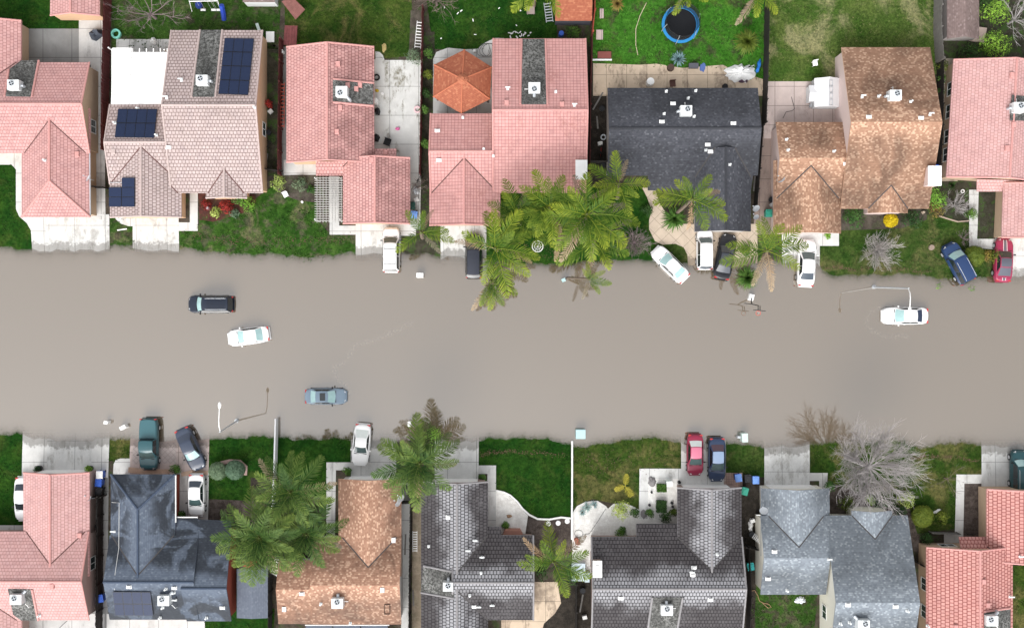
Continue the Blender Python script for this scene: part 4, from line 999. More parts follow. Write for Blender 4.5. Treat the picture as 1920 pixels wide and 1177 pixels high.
    def panel(nm, t0, t1, u1, mat, lift=.008, par=None, u0=None, nt=5, nu=6):
        q = MB(); u0 = -u1 if u0 is None else u0
        for i in range(nt + 1):
            for j in range(nu + 1): q.v.append(surf(t0 + (t1 - t0) * i / nt, u0 + (u1 - u0) * j / nu) + Vector((0, 0, lift)))
        q.f = [(i * (nu + 1) + j, i * (nu + 1) + j + 1, (i + 1) * (nu + 1) + j + 1, (i + 1) * (nu + 1) + j) for i in range(nt) for j in range(nu)]
        return q.build(nm, mat, par or root, False, 60)
    hood_o = panel('hood', wb_ + .015, .955, .86, hood or pm)
    q = MB(); q.box((X(wb_ + .028), 0, top(wb_ + .028) + .028), (.07, hw * 1.45, .02)); q.build('wiper_cowl', M_black, root, False)
    if kind in ('sedan', 'coupe'): panel('trunk_lid', .025, max(rb - .02, .05), .84, pm, nt=3)
    # lights
    for s_ in (-1, 1):
        q = MB(); w = wid(.955); zt = top(.955)
        q.add([surf(.945, s_ * .93) + Vector((0, 0, .012)), surf(.945, s_ * .60) + Vector((0, 0, .012)), surf(.992, s_ * .55) + Vector((0, 0, .014)), surf(.975, s_ * .93) + Vector((0, 0, .012)),
               surf(.992, s_ * .55) + Vector((.03, 0, -.12)), surf(.975, s_ * .93) + Vector((.03, s_ * .03, -.14))], [(0, 1, 2, 3), (3, 2, 4, 5)]); q.build('headlight', M_lampw, root, False)
        q = MB(); zt = top(.02)
        if kind in ('suv', 'pickup'): q.box((X(.012), s_ * wid(.02) * .90, zt - .18), (.09, .2, .36))
        else: q.box((X(.022), s_ * wid(.03) * .80, zt - .05), (.15, hw * .34, .10))
        q.build('taillight', M_lampr, root, False)
        q = MB(); q.box((X(wb_ - .055), s_ * (hw * .98 + .07), top(wb_) + .06), (.13, .2, .13), 0, None, .85); q.build('side_mirror', pm if 'bodymirror' in extra else M_black, root, False)
        for t in (.19, .82):
            q = MB(); q.cyl((X(t), s_ * (hw - .10) - .1, .33), .33, .2, 20, None, 'Y'); tw = q.build('tyre', M_tyre, root, False)
            q = MB(); q.cyl((X(t), s_ * (hw + .004) - .005, .33), .2, .012, 16, None, 'Y'); q.build('rim', M_rim, tw, False)
        q = MB(); q.box((X(.5), s_ * (hw + .004), .62), (.22, .03, .03)); q.build('door_handle', M_chrome if 'chrome' in extra else pm, root, False)
    q = MB(); q.box((X(.0) - .03, 0, .5), (.1, hw * 1.5, .16)); q.build('rear_bumper', pm, root, False)
    q = MB(); q.box((X(1.0) - .02, 0, .46), (.1, hw * 1.3, .16)); q.build('front_bumper', pm, root, False)
    if 'rails' in extra or 'rack' in extra:
        for s_ in (-1, 1):
            q = MB(); q.tube([(X(rr + .02), s_ * hw * .60, hr + .02), (X(rr + .05), s_ * hw * .61, hr + .08), (X(rf - .09), s_ * hw * .61, hr + .08), (X(rf - .06), s_ * hw * .60, hr + .0)], .022, 5); q.build('roof_rail', M_galv, root, False)
        for t in ((rr + .10, rf - .12) if 'rack' in extra else ()):
            q = MB(); q.tube([(X(t), -hw * .62, hr + .09), (X(t), hw * .62, hr + .09)], .022, 5); q.build('crossbar', M_black, root, False)
    if 'ribs' in extra:
        for k in range(-3, 4):
            q = MB(); q.box((X((rr + rf) / 2 - .02), k * hw * .15, hr + .058), ((rf - rr) * L * .7, .03, .014)); q.build('roof_rib', pm, root, False)
    if 'sunroof' in extra:
        q = MB(); q.box((X(rf - .10), 0, hr + .05), (.55, .78, .02)); q.build('sunroof', M_glassd, root, False)
    if 'stripes' in extra:
        for (t0, t1) in ((wb_ + .02, .955), (.02, rb - .03)):
            panel('racing_stripe', t0, t1, .14, M_chstripe, .016)
            for s_ in (-1, 1): panel('pin_stripe', t0, t1, s_ * .24, M_white, .015, None, s_ * .19, 5, 1)
    if bed:
        if bed == 'cover':
            panel('bed_cover', .02, .375, .90, paint(key + '_bed', sc3(col, 1.25), .5, .5), .03)
        else:
            panel('bed_liner', .03, .37, .80, M_black, .012)
            for s_ in (-1, 1): q = MB(); q.box((X(.2), s_ * hw * .86, 1.08), (L * .35, .10, .10)); q.build('bed_rail', pm, root, False)
    return root
M_chstripe = plain('stripe_grey', (.12, .125, .14), .3)
WHT = (.80, .80, .80)
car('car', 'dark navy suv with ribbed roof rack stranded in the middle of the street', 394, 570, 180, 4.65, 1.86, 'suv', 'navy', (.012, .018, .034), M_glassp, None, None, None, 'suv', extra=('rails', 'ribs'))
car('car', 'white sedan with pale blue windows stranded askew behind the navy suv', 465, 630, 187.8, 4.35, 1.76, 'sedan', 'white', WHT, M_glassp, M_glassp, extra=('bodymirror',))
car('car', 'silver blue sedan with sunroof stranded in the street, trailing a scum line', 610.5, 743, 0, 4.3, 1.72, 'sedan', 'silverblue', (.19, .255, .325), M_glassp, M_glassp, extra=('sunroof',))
car('car', 'white suv with two roof crossbars half in water on a white driveway', 733, 468, 90, 4.6, 1.82, 'suv', 'white', WHT, M_glassg, M_glassd, None, None, 'suv', extra=('rack',))
car('car', 'black station wagon with dusty roof partly under a palm frond', 888, 480, 90, 4.5, 1.80, 'suv', 'black', (.012, .013, .017), M_glassg, None, None, paint('dust', (.032, .036, .050), .3, .5, .25), 'car')
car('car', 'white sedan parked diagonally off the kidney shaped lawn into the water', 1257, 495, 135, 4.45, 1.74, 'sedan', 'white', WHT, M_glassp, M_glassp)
car('car', 'boxy white hatchback tight against the charcoal garage eave', 1322, 467, 90, 4.1, 1.70, 'suv', 'white', WHT, M_glassg, plain('slate_glass', (.06, .075, .095), .1), None, None, 'car')
car('car', 'black sedan parked askew between the boxy white hatchback and a palm', 1361, 481, 79, 4.75, 1.86, 'sedan', 'black', (.012, .013, .017), M_glassd, paint('gunmetal', (.05, .056, .07), .4, .4), None, paint('gunmetal', (.05, .056, .07), .4, .4))
car('car', 'white sedan with dark rear window under palm fronds on the tan house driveway', 1514, 493, 86.5, 4.85, 1.86, 'sedan', 'white', WHT, M_glassg, plain('slate_glass', (.06, .075, .095), .1), extra=('bodymirror',))
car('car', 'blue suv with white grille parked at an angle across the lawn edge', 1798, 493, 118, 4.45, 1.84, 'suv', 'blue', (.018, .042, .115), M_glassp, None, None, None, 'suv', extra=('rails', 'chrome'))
car('car', 'maroon sports coupe with grey racing stripes beside clipped shrubs', 1884, 487, 87, 4.5, 1.86, 'coupe', 'maroon', (.30, .028, .075), M_glassd, paint('vinyl', (.09, .095, .12), .2, .5), None, paint('vinyl', (.09, .095, .12), .2, .5), extra=('stripes',))
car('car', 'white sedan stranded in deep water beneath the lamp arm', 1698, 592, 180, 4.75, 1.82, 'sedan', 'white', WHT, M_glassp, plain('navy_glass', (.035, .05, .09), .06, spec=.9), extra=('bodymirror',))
car('pickup_truck', 'teal green pickup with covered bed on the pinkish paver driveway', 278, 833, 270, 5.35, 1.95, 'pickup', 'teal', (.030, .090, .105), M_glassg, None, None, None, 'pickup', bed='cover')
car('car', 'slate blue sedan parked at a slant beside the teal pickup', 356, 842, 294.5, 4.6, 1.78, 'sedan', 'slate', (.045, .058, .090), M_glassp, paint('slate', (.045, .058, .090)))
car('car', 'white sedan parked against the red brick side wall', 367, 929, 270, 4.35, 1.74, 'sedan', 'white', WHT, M_glassg, plain('slate_glass', (.06, .075, .095), .1))
car('car', 'white sedan half hidden under the corner pink house eave', 42, 936, 270, 4.55, 1.78, 'sedan', 'white', WHT, M_glassd, plain('slate_glass', (.06, .075, .095), .1))
car('car', 'white sports coupe nosed up a grey driveway near the big palms', 677, 834, 264.8, 4.3, 1.82, 'coupe', 'white', WHT, M_glassg, M_glassw, extra=('bodymirror',))
car('car', 'maroon sedan with a pink roof beside the blue sedan', 1304, 853, 270, 4.25, 1.74, 'sedan', 'maroon2', (.24, .018, .05), M_glassg, M_glassw, None, paint('pinkroof', (.55, .16, .24), .6, .4))  # roof panel coloured paler than the maroon body
car('car', 'navy sedan with a sky blue roof beside the maroon sedan', 1345, 862, 270, 4.5, 1.80, 'sedan', 'navy2', (.024, .040, .085), M_glassg, plain('plum_glass', (.09, .055, .07), .08), None, paint('blueroof', (.25, .335, .48), .6, .4))
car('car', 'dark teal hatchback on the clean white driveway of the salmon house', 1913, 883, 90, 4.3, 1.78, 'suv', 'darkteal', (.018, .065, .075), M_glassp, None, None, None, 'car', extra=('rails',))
# ================================================================ VEGETATION
def frond_mesh(seed, npair=34, L=3.3, droop=1.0, wid=.55, fold=.5):
    r = random.Random(seed); b = MB()
    rise = .55 + .2 * r.random(); side = (r.random() - .5) * .5
    C = lambda s: Vector((L * (s - .10 * s ** 3), side * s * s * L * .3, L * (rise * s * .42 - droop * .50 * s ** 2.3)))
    pts = [C(i / 9) for i in range(10)]
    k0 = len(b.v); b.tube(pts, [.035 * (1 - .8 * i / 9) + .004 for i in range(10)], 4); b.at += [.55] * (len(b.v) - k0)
    for i in range(npair):
        s = .10 + .90 * (i + .5 * r.random()) / npair
        p = C(s); t = (C(min(s + .02, 1.0)) - C(s - .02)).normalized(); lat = t.cross(Vector((0, 0, 1))).normalized(); up = lat.cross(t)
        ll = wid * (math.sin(math.pi * min(1, .16 + .80 * s)) ** .7) * (.85 + .3 * r.random()) * (1 if s < .9 else .85)
        for sd in (-1, 1):
            fw = .55 + .55 * s + (r.random() - .5) * .6; dr = fold * (.5 + .5 * r.random())
            d = (t * fw + lat * sd + up * (.28 - .3 * r.random())).normalized(); w = t.cross(d).cross(d).normalized() * .026 if t.cross(d).length > .01 else up * .026
            w = (t - d * t.dot(d))  .normalized() * .034
            m_ = p + d * ll * .55; e = p + d * ll + Vector((0, 0, -dr * ll * .45))
            sh = min(1, max(0, s * .75 + (r.random() - .5) * .5 + .12))
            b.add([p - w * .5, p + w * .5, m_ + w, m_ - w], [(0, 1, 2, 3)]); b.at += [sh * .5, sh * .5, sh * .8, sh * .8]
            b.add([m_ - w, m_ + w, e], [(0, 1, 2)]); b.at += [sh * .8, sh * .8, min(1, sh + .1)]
    me = bpy.data.meshes.new('frond'); me.from_pydata(b.v, [], b.f)
    a = me.attributes.new('shade', 'FLOAT', 'POINT'); a.data.foreach_set('value', b.at); return me
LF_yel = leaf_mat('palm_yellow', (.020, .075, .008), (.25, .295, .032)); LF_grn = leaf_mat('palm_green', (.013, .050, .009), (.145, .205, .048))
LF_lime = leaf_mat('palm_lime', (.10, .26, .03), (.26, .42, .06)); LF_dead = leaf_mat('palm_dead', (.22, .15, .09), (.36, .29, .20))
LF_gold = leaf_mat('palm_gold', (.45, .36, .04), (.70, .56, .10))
M_bark = plain('palm_bark', (.16, .125, .095), .9, var=.3); M_stem = plain('stem_bark', (.10, .07, .05), .9, var=.3)
FR = {}
for nm, mt in (('y', LF_yel), ('g', LF_grn), ('l', LF_lime), ('d', LF_dead), ('o', LF_gold)):
    FR[nm] = []
    for k in range(5 if nm in 'yg' else 2):
        me = frond_mesh(100 + k + ord(nm), 30 if nm != 'd' else 22, 3.3, .70 + .15 * k, .74 if nm != 'd' else .45); me.materials.append(mt); FR[nm].append(me)
def palm(label, px, py, rad, h, n=16, pal='y', base=None, dead=1, young=3, seed=0, group='palm trees', tr=.16, fromang=None, tilt0=66, tilt1=-14):
    r = random.Random(seed * 31 + int(px)); c = W(px, py, h)
    bpt = G(*base) if base else Vector((c.x, c.y, g(c.x, c.y)))
    zb = g(bpt.x, bpt.y)
    root = thing('palm_tree', label, 'palm tree', (bpt.x, bpt.y, zb), 0, group)
    top = c - Vector((bpt.x, bpt.y, zb)); pts = []
    for i in range(9):
        s = i / 8; pts.append(Vector((top.x * s ** 1.4, top.y * s ** 1.4, (top.z + .15) * s - .4 * (1 - s))))
    b = MB(); b.tube(pts, [tr * (1.25 - .45 * i / 8 + .07 * (i % 2)) for i in range(9)], 9); b.build('trunk', M_bark, root, False, 50)
    b = MB(); k_ = b.add([], []); b.tube([top + Vector((0, 0, -.5)), top + Vector((0, 0, 0)), top + Vector((0, 0, .55))], [tr * .8, tr * 1.25, .04], 8); b.build('crown_shaft', LF_stem, root, False, 50)
    S_ = rad / S * (H - h) / H / 3.05
    a0 = r.random() * 6.28; dt_ = r.uniform(-9, 9); dead += 1
    for i in range(n):
        f_ = i / max(1, n - 1); az_ = a0 + i * 2.39996 + (r.random() - .5) * .3
        if fromang: az_ = fromang[i % len(fromang)] + (r.random() - .5) * .12
        el = tilt0 + (tilt1 - tilt0) * f_ ** .75 + (r.random() - .5) * 18 + dt_
        kind = pal
        if i >= n - dead: kind = 'd'
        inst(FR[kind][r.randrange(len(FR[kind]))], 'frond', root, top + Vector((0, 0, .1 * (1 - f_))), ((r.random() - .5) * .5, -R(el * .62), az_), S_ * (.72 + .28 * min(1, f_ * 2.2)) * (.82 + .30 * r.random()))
    return root
LF_stem = plain('crown_shaft', (.10, .12, .035), .6)
GP = 'palm trees'
palm('small sparse palm between white suv driveway and stained driveway', 790, 436, 58, 6.0, 7, 'y', (792, 446), 1, 1, 1, tilt0=40, fromang=[R(a) for a in [85,125,215,5,-10,-45,65]])
palm('yellow green palm leaning over the black station wagon', 929, 466, 84, 8.0, 12, 'y', (932, 470), 1, 2, 2, fromang=[R(a) for a in [40,95,160,-5,60,25,-35,-112,-70,100,166,-20]])
palm('palm whose drooping fronds hang over the flood beside the black station wagon', 920, 527, 62, 7.0, 9, 'y', (930, 512), 0, 1, 3, tilt0=30, fromang=[R(a) for a in [60,0,-25,-112,-60,20,90,-85,-118]])
palm('dense green palm touching the corner of the pink house front gable', 968, 400, 66, 7.0, 14, 'y', (975, 420), 1, 2, 4)
palm('palm with thick crown in the middle of the pink house front yard', 1030, 390, 72, 7.5, 14, 'y', (1028, 415), 1, 2, 5)
palm('tallest palm with wide open crown beside the white chimney', 1100, 402, 96, 10.0, 16, 'y', (1092, 430), 2, 3, 6)
palm('palm with brown hanging fronds near the lawn edge below the tallest palm', 1115, 452, 82, 7.5, 10, 'y', (1110, 462), 2, 2, 7)
palm('thin leaning palm rising out of the flood water', 1104, 523, 42, 7.5, 7, 'y', (1062, 521), 1, 1, 8, tr=.10, fromang=[R(a) for a in [125,95,28,-8,-50,-105,60]])
palm('palm with upright fronds against the charcoal house eave', 1160, 345, 66, 8.0, 9, 'y', (1157, 372), 1, 2, 9)
palm('palm with half open crown overlapping the charcoal roof', 1297, 374, 70, 8.5, 11, 'y', (1268, 400), 1, 2, 10, fromang=[R(a) for a in [30,115,135,50,165,-8,-27,186,-60,-93,20]])
palm('lone palm between the black sedan and white sedan driveways', 1438, 470, 78, 8.0, 11, 'y', (1428, 484), 1, 2, 11, fromang=[R(a) for a in [80,120,98,60,35,-28,172,196,10,-80,-108]])
palm('palm with short fronds in the gap behind the tallest palm', 1052, 440, 60, 6.5, 9, 'y', (1050, 455), 1, 1, 12)
palm('green palm beside the pale grey garden wall with fronds over the walk', 545, 922, 92, 9.0, 19, 'g', (548, 905), 1, 3, 13)
palm('biggest green palm overhanging the slate house porch', 488, 1006, 92, 9.0, 25, 'g', (500, 985), 1, 3, 14)
palm('green palm with pale dead frond touching the brown shingle roof', 575, 1000, 78, 8.0, 22, 'g', (578, 975), 2, 2, 15)
palm('shaggy palm between grey driveway and bleached driveway', 787, 868, 86, 8.0, 23, 'g', (792, 850), 2, 3, 16)
palm('yellow green palm in the narrow yard between charcoal tiled houses', 1038, 1052, 74, 7.5, 10, 'y', (1036, 1035), 1, 2, 17, fromang=[R(a) for a in [120,62,172,20,-64,190,100,-22,40,150]])
palm('palm at the photo top edge hanging over the back lawn behind the gazebo', 1004, -30, 70, 7.0, 8, 'y', None, 0, 1, 18, tilt0=30)
palm('palm at the photo top edge hanging over the trampoline', 1284, -14, 48, 6.0, 8, 'y', None, 0, 1, 19, tilt0=30)
palm('palm at the photo top edge over the black fence corner', 1420, -12, 66, 6.5, 8, 'y', None, 1, 1, 20, tilt0=30)
# ---- leaf masses
def leaves(b, c, rx, ry, rz, n, size, r, up=.35, dome=False):
    c = Vector(c)
    for i in range(n):
        while True:
            d = Vector((r.uniform(-1, 1), r.uniform(-1, 1), r.uniform(-.35 if dome else -1, 1)))
            if .05 < d.length < 1: break
        d.normalize(); k = (.70 + .30 * r.random() ** .6); wob = 1 + .16 * math.sin(5 * math.atan2(d.y, d.x) + c.x * 3) + .10 * math.sin(9 * d.x + 7 * d.z + c.y)
        p = c + Vector((d.x * rx, d.y * ry, d.z * rz)) * (k * wob)
        n_ = (d + Vector((r.uniform(-.7, .7), r.uniform(-.7, .7), r.uniform(-.2, .9)))).normalized()
        u = n_.cross(Vector((r.uniform(-1, 1), r.uniform(-1, 1), .3))).normalized(); w = n_.cross(u); s_ = size * r.uniform(.6, 1.3)
        sh = min(1, max(0, .25 + .5 * r.random() + .25 * math.sin(4 * p.x + 3 * p.y)))
        b.add([p - u * s_, p + w * s_ * .45, p + u * s_, p - w * s_ * .45], [(0, 1, 2, 3)], sh)
def shrub(label, px, py, r_, h, pal, n=None, size=.085, name='shrub', cat='shrub', group=None, ry=None, clumps=4, seed=0, dz=0):
    r = random.Random(int(px * 7 + py * 13) + seed); base = G(px, py); c = W(px, py, base.z + h * .6); base = Vector((c.x, c.y, g(c.x, c.y)))
    rm = r_ / S; rym = (ry or r_) / S
    root = thing(name, label, cat, base, 0, group)
    b = MB(); n = n or int(260 + 520 * rm * rym)
    if clumps == 1:
        kb = MB(); kb.cyl(base + Vector((0, 0, .1)), rm * .5, h * .5, 10, rm * .35); kb.build('core', plain('hedge_core', (.014, .02, .010), .9), root); leaves(b, base + Vector((0, 0, h * .52 + dz)), rm, rym, h * .5, n, size, r)
    else:
        for k in range(clumps):
            a_ = k * 2.4 + r.random(); q = .42 if clumps > 1 else 0
            leaves(b, base + Vector((math.cos(a_) * rm * q, math.sin(a_) * rym * q, h * (.45 + .15 * r.random()) + dz)), rm * .62, rym * .62, h * .45, n // clumps, size, r)
    b.build('foliage', LEAF[pal], root, True, None, False)
    b = MB()
    for k in range(4):
        a_ = k * 1.57 + r.random(); b.tube([base + Vector((0, 0, -.1)), base + Vector((math.cos(a_) * rm * .3, math.sin(a_) * rym * .3, h * .5 + dz)), base + Vector((math.cos(a_) * rm * .6, math.sin(a_) * rym * .6, h * .75 + dz))], [.05, .035, .012], 5)
    b.build('stem', M_stem, root); return root
LEAF = dict(lime=leaf_mat('leaf_lime', (0.109, 0.248, 0.028), (0.310, 0.527, 0.070)), green=leaf_mat('leaf_green', (0.034, 0.093, 0.019), (0.116, 0.225, 0.046)), dark=leaf_mat('leaf_dark', (0.019, 0.050, 0.016), (0.054, 0.116, 0.031)),
            sage=leaf_mat('leaf_sage', (0.085, 0.132, 0.078), (0.209, 0.271, 0.163)), olive=leaf_mat('leaf_olive', (.035, .062, .008), (.15, .19, .03)), yellow=leaf_mat('leaf_yellow', (.26, .17, .004), (.78, .58, .02)),
            red=leaf_mat('leaf_red', (0.139, 0.022, 0.019), (0.434, 0.046, 0.039)), blue=leaf_mat('leaf_blue', (0.139, 0.232, 0.232), (0.465, 0.589, 0.589)), rust=leaf_mat('leaf_rust', (0.155, 0.085, 0.039), (0.248, 0.217, 0.046)), grey=leaf_mat('leaf_grey', (0.217, 0.186, 0.186), (0.527, 0.465, 0.449)),
            pale=leaf_mat('leaf_pale', (0.171, 0.248, 0.046), (0.558, 0.651, 0.186)))
def dome(label, px, py, r_, h, pal, seed=0):
    r = random.Random(int(px * 3 + py)); base = G(px, py); c = W(px, py, base.z + h * .6); base = Vector((c.x, c.y, g(c.x, c.y))); rm = r_ / S
    root = thing('clipped_shrub', label, 'shrub', base); b = MB(); nu, nv = 26, 12; rows = []
    for i in range(nv + 1):
        th = math.pi * (.04 + .80 * i / nv)
        for j in range(nu):
            t = 2 * math.pi * j / nu; k = 1 + r.uniform(-.05, .05) + .05 * math.sin(3 * t + i) ; b.v.append(base + Vector((math.sin(th) * math.cos(t) * rm * k, math.sin(th) * math.sin(t) * rm * k, h * .5 + math.cos(th) * h * .5 * k))); b.at.append(r.uniform(.1, .55))
    b.f = [(i * nu + j, i * nu + (j + 1) % nu, (i + 1) * nu + (j + 1) % nu, (i + 1) * nu + j) for i in range(nv) for j in range(nu)] + [tuple(range(nu))]
    for i in range(1100):
        th = math.acos(r.uniform(-.5, 1)); t = r.random() * 6.283; d = Vector((math.sin(th) * math.cos(t), math.sin(th) * math.sin(t), math.cos(th))); p = base + Vector((d.x * rm, d.y * rm, h * .5 + d.z * h * .5)) * 1.0; p = p + d * r.uniform(-.04, .10)
        n_ = (d + Vector((r.uniform(-.8, .8), r.uniform(-.8, .8), r.uniform(-.2, .8)))).normalized(); u = n_.cross(Vector((r.uniform(-1, 1), r.uniform(-1, 1), .3))).normalized(); w = n_.cross(u); s_ = (.10 if pal == 'yellow' else .06) * r.uniform(.6, 1.3)
        b.add([p - u * s_, p + w * s_ * .5, p + u * s_, p - w * s_ * .5], [(0, 1, 2, 3)], min(1, max(0, .3 + .6 * r.random() + .2 * math.sin(5 * p.x) * math.sin(6 * p.y))))
    b.build('foliage', LEAF[pal], root, True, None, False); q = MB(); q.tube([base - Vector((0, 0, .1)), base + Vector((0, 0, h * .3))], [.07, .05], 6); q.build('stem', M_stem, root); return root
def spiky(label, px, py, r_, h, pal, n=90, w=.05, name='agave', cat='plant', group=None, droop=.3, flat=.0, stemh=0.0, seed=0):
    r = random.Random(int(px * 3 + py) + seed); base = G(px, py); c = W(px, py, base.z + h * .5 + stemh); base = Vector((c.x, c.y, g(c.x, c.y)))
    root = thing(name, label, cat, base, 0, group); b = MB(); L = r_ / S
    for i in range(n):
        a_ = r.random() * 6.28; el = R(r.uniform(5, 80)) if not flat else R(r.uniform(0, 55)); l_ = L * r.uniform(.75, 1.12)
        d = Vector((math.cos(a_) * math.cos(el), math.sin(a_) * math.cos(el), math.sin(el) * h / L)); s_ = Vector((-math.sin(a_), math.cos(a_), 0)) * w
        p0 = base + Vector((0, 0, .05 + stemh)); p1 = p0 + d * l_ * .55; p2 = p0 + d * l_ - Vector((0, 0, droop * l_ * math.cos(el)))
        k = len(b.v); sh = r.random() * .6
        b.add([p0 - s_ * .5, p0 + s_ * .5, p1 + s_, p1 - s_], [(0, 1, 2, 3)]); b.at += [sh * .4, sh * .4, sh + .1, sh + .1]
        b.add([p1 - s_, p1 + s_, p2], [(0, 1, 2)]); b.at += [sh + .1, sh + .1, min(1, sh + .4)]
    b.build('blade', LEAF[pal], root, True, None, False)
    st = MB(); st.tube([base - Vector((0, 0, .1)), base + Vector((0, 0, .15 + stemh))], [.14, .10], 7); st.build('stem', M_stem, root); return root
# ---- bare trees
def bare_tree(label, px, py, rad, h, mat, limbs=9, subs=5, twigs=4, trunk=.16, seed=1, name='bare_tree', cat='tree', up=.75, tw=.012, ry=1.0, th=None, base=None, curl=.25, lk=.38):
    r = random.Random(seed); c = W(px, py, h * .65); bpt = G(*base) if base else Vector((c.x, c.y, 0)); z0 = g(bpt.x, bpt.y)
    root = thing(name, label, cat, (bpt.x, bpt.y, z0)); R0 = rad / S * (1 - h * .65 / H); th = th if th is not None else h * .28
    sh = Vector((c.x - bpt.x, c.y - bpt.y, 0))
    t = MB(); t.tube([(0, 0, -.3), (sh.x * .1, sh.y * .1, th * .6), (sh.x * .2, sh.y * .2, th)], [trunk * 1.3, trunk, trunk * .9], 8); t.build('trunk', mat, root, False, 50)
    b = MB(); T0 = Vector((sh.x * .2, sh.y * .2, th * .95))
    def branch(p, d, L_, r0, lev):
        n = 4; pts = [p]; q = p.copy(); dd = d.copy()
        for i in range(n):
            dd = (dd + Vector((r.uniform(-1, 1), r.uniform(-1, 1), r.uniform(-.6, .8))) * curl).normalized(); q = q + dd * (L_ / n); pts.append(q.copy())
        b.tube(pts, [r0 * (1 - .17 * i) for i in range(n + 1)], 3 if lev else 5, False)
        if lev < 2:
            for k in range(subs if lev == 0 else twigs):
                s_ = r.uniform(.25, 1.0); i = min(n - 1, int(s_ * n)); pp = pts[i].lerp(pts[i + 1], s_ * n - i)
                e = (dd + Vector((r.uniform(-1, 1), r.uniform(-1, 1), r.uniform(-.3, .7))) * .85).normalized()
                branch(pp, e, L_ * r.uniform(.35, .62), max(tw, r0 * .5), lev + 1)
    for i in range(limbs):
        a_ = i * 6.283 / limbs + r.uniform(-.25, .25); el = R(r.uniform(8, 62)) * up / .75
        d = Vector((math.cos(a_) * math.cos(el), math.sin(a_) * math.cos(el) * ry, math.sin(el))).normalized()
        Lr = R0 * r.uniform(.72, 1.0) if el < .7 else max(h - th, R0 * .6) * r.uniform(.7, .95)
        branch(T0 + sh * .8 * 0, (d * Lr + sh * .8).normalized(), Lr, trunk * lk, 0)
    b.build('crown', mat, root, False); return root
BK_silver = plain('bark_silver', (.37, .345, .34), .9, var=.25); BK_brown = plain('bark_brown', (.17, .13, .115), .85, var=.25); BK_mauve = plain('bark_mauve', (.21, .16, .165), .85, var=.2)
BK_white = plain('bark_bleached', (.42, .39, .375), .85, var=.2)
bare_tree('large silvery bare tree spreading over the front lawn into the flood', 1642, 880, 74, 12.5, BK_silver, 40, 12, 9, .24, 5, up=.5, tw=.013, curl=.17, th=6.5, lk=.22, ry=.85)
bare_tree('bleached bare shrub in the middle of the front lawn', 1650, 470, 37, 1.5, BK_white, 80, 5, 3, .06, 6, 'bare_shrub', 'shrub', .9, .014, 1.0, .15, curl=.14)
bare_tree('mauve bare tree in the back yard behind the white patio cover', 272, 18, 62, 5, BK_mauve, 9, 6, 5, .13, 7, tw=.014)
bare_tree('bare tree whose tangled branches reach over the fence beside the white ladder', 815, -8, 55, 5, BK_brown, 9, 6, 5, .13, 8, tw=.014)
bare_tree('grey brown leafless bush beside the diagonal white sedan', 1192, 455, 34, 2.4, BK_mauve, 30, 6, 4, .08, 9, 'bare_shrub', 'shrub', .85, .012, 1.0, .3, curl=.2)
bare_tree('small bare bush in the shrub bed by the worn walk', 1795, 385, 28, 2.0, BK_silver, 22, 6, 3, .06, 10, 'bare_shrub', 'shrub', .85, .012, 1, .3, curl=.2)
bare_tree('thin bare sapling leaning beside the L shaped white walk', 1782, 900, 32, 2.5, BK_brown, 7, 5, 3, .05, 11, tw=.009)
bare_tree('bare tree behind the rustic brown shed at the corner', 1915, 30, 45, 4.5, BK_silver, 10, 6, 5, .12, 12, tw=.013)
bare_tree('low bare bush at the end of the worn white walk', 1810, 447, 18, 1.3, BK_mauve, 16, 4, 3, .04, 13, 'bare_shrub', 'shrub', .8, .009, 1, .2)
bare_tree('dead vine bush over the back fence near the bins of bikes', 786, 348, 18, 1.8, BK_brown, 12, 5, 3, .05, 14, 'bare_shrub', 'shrub', .8, .009, 1, .3)
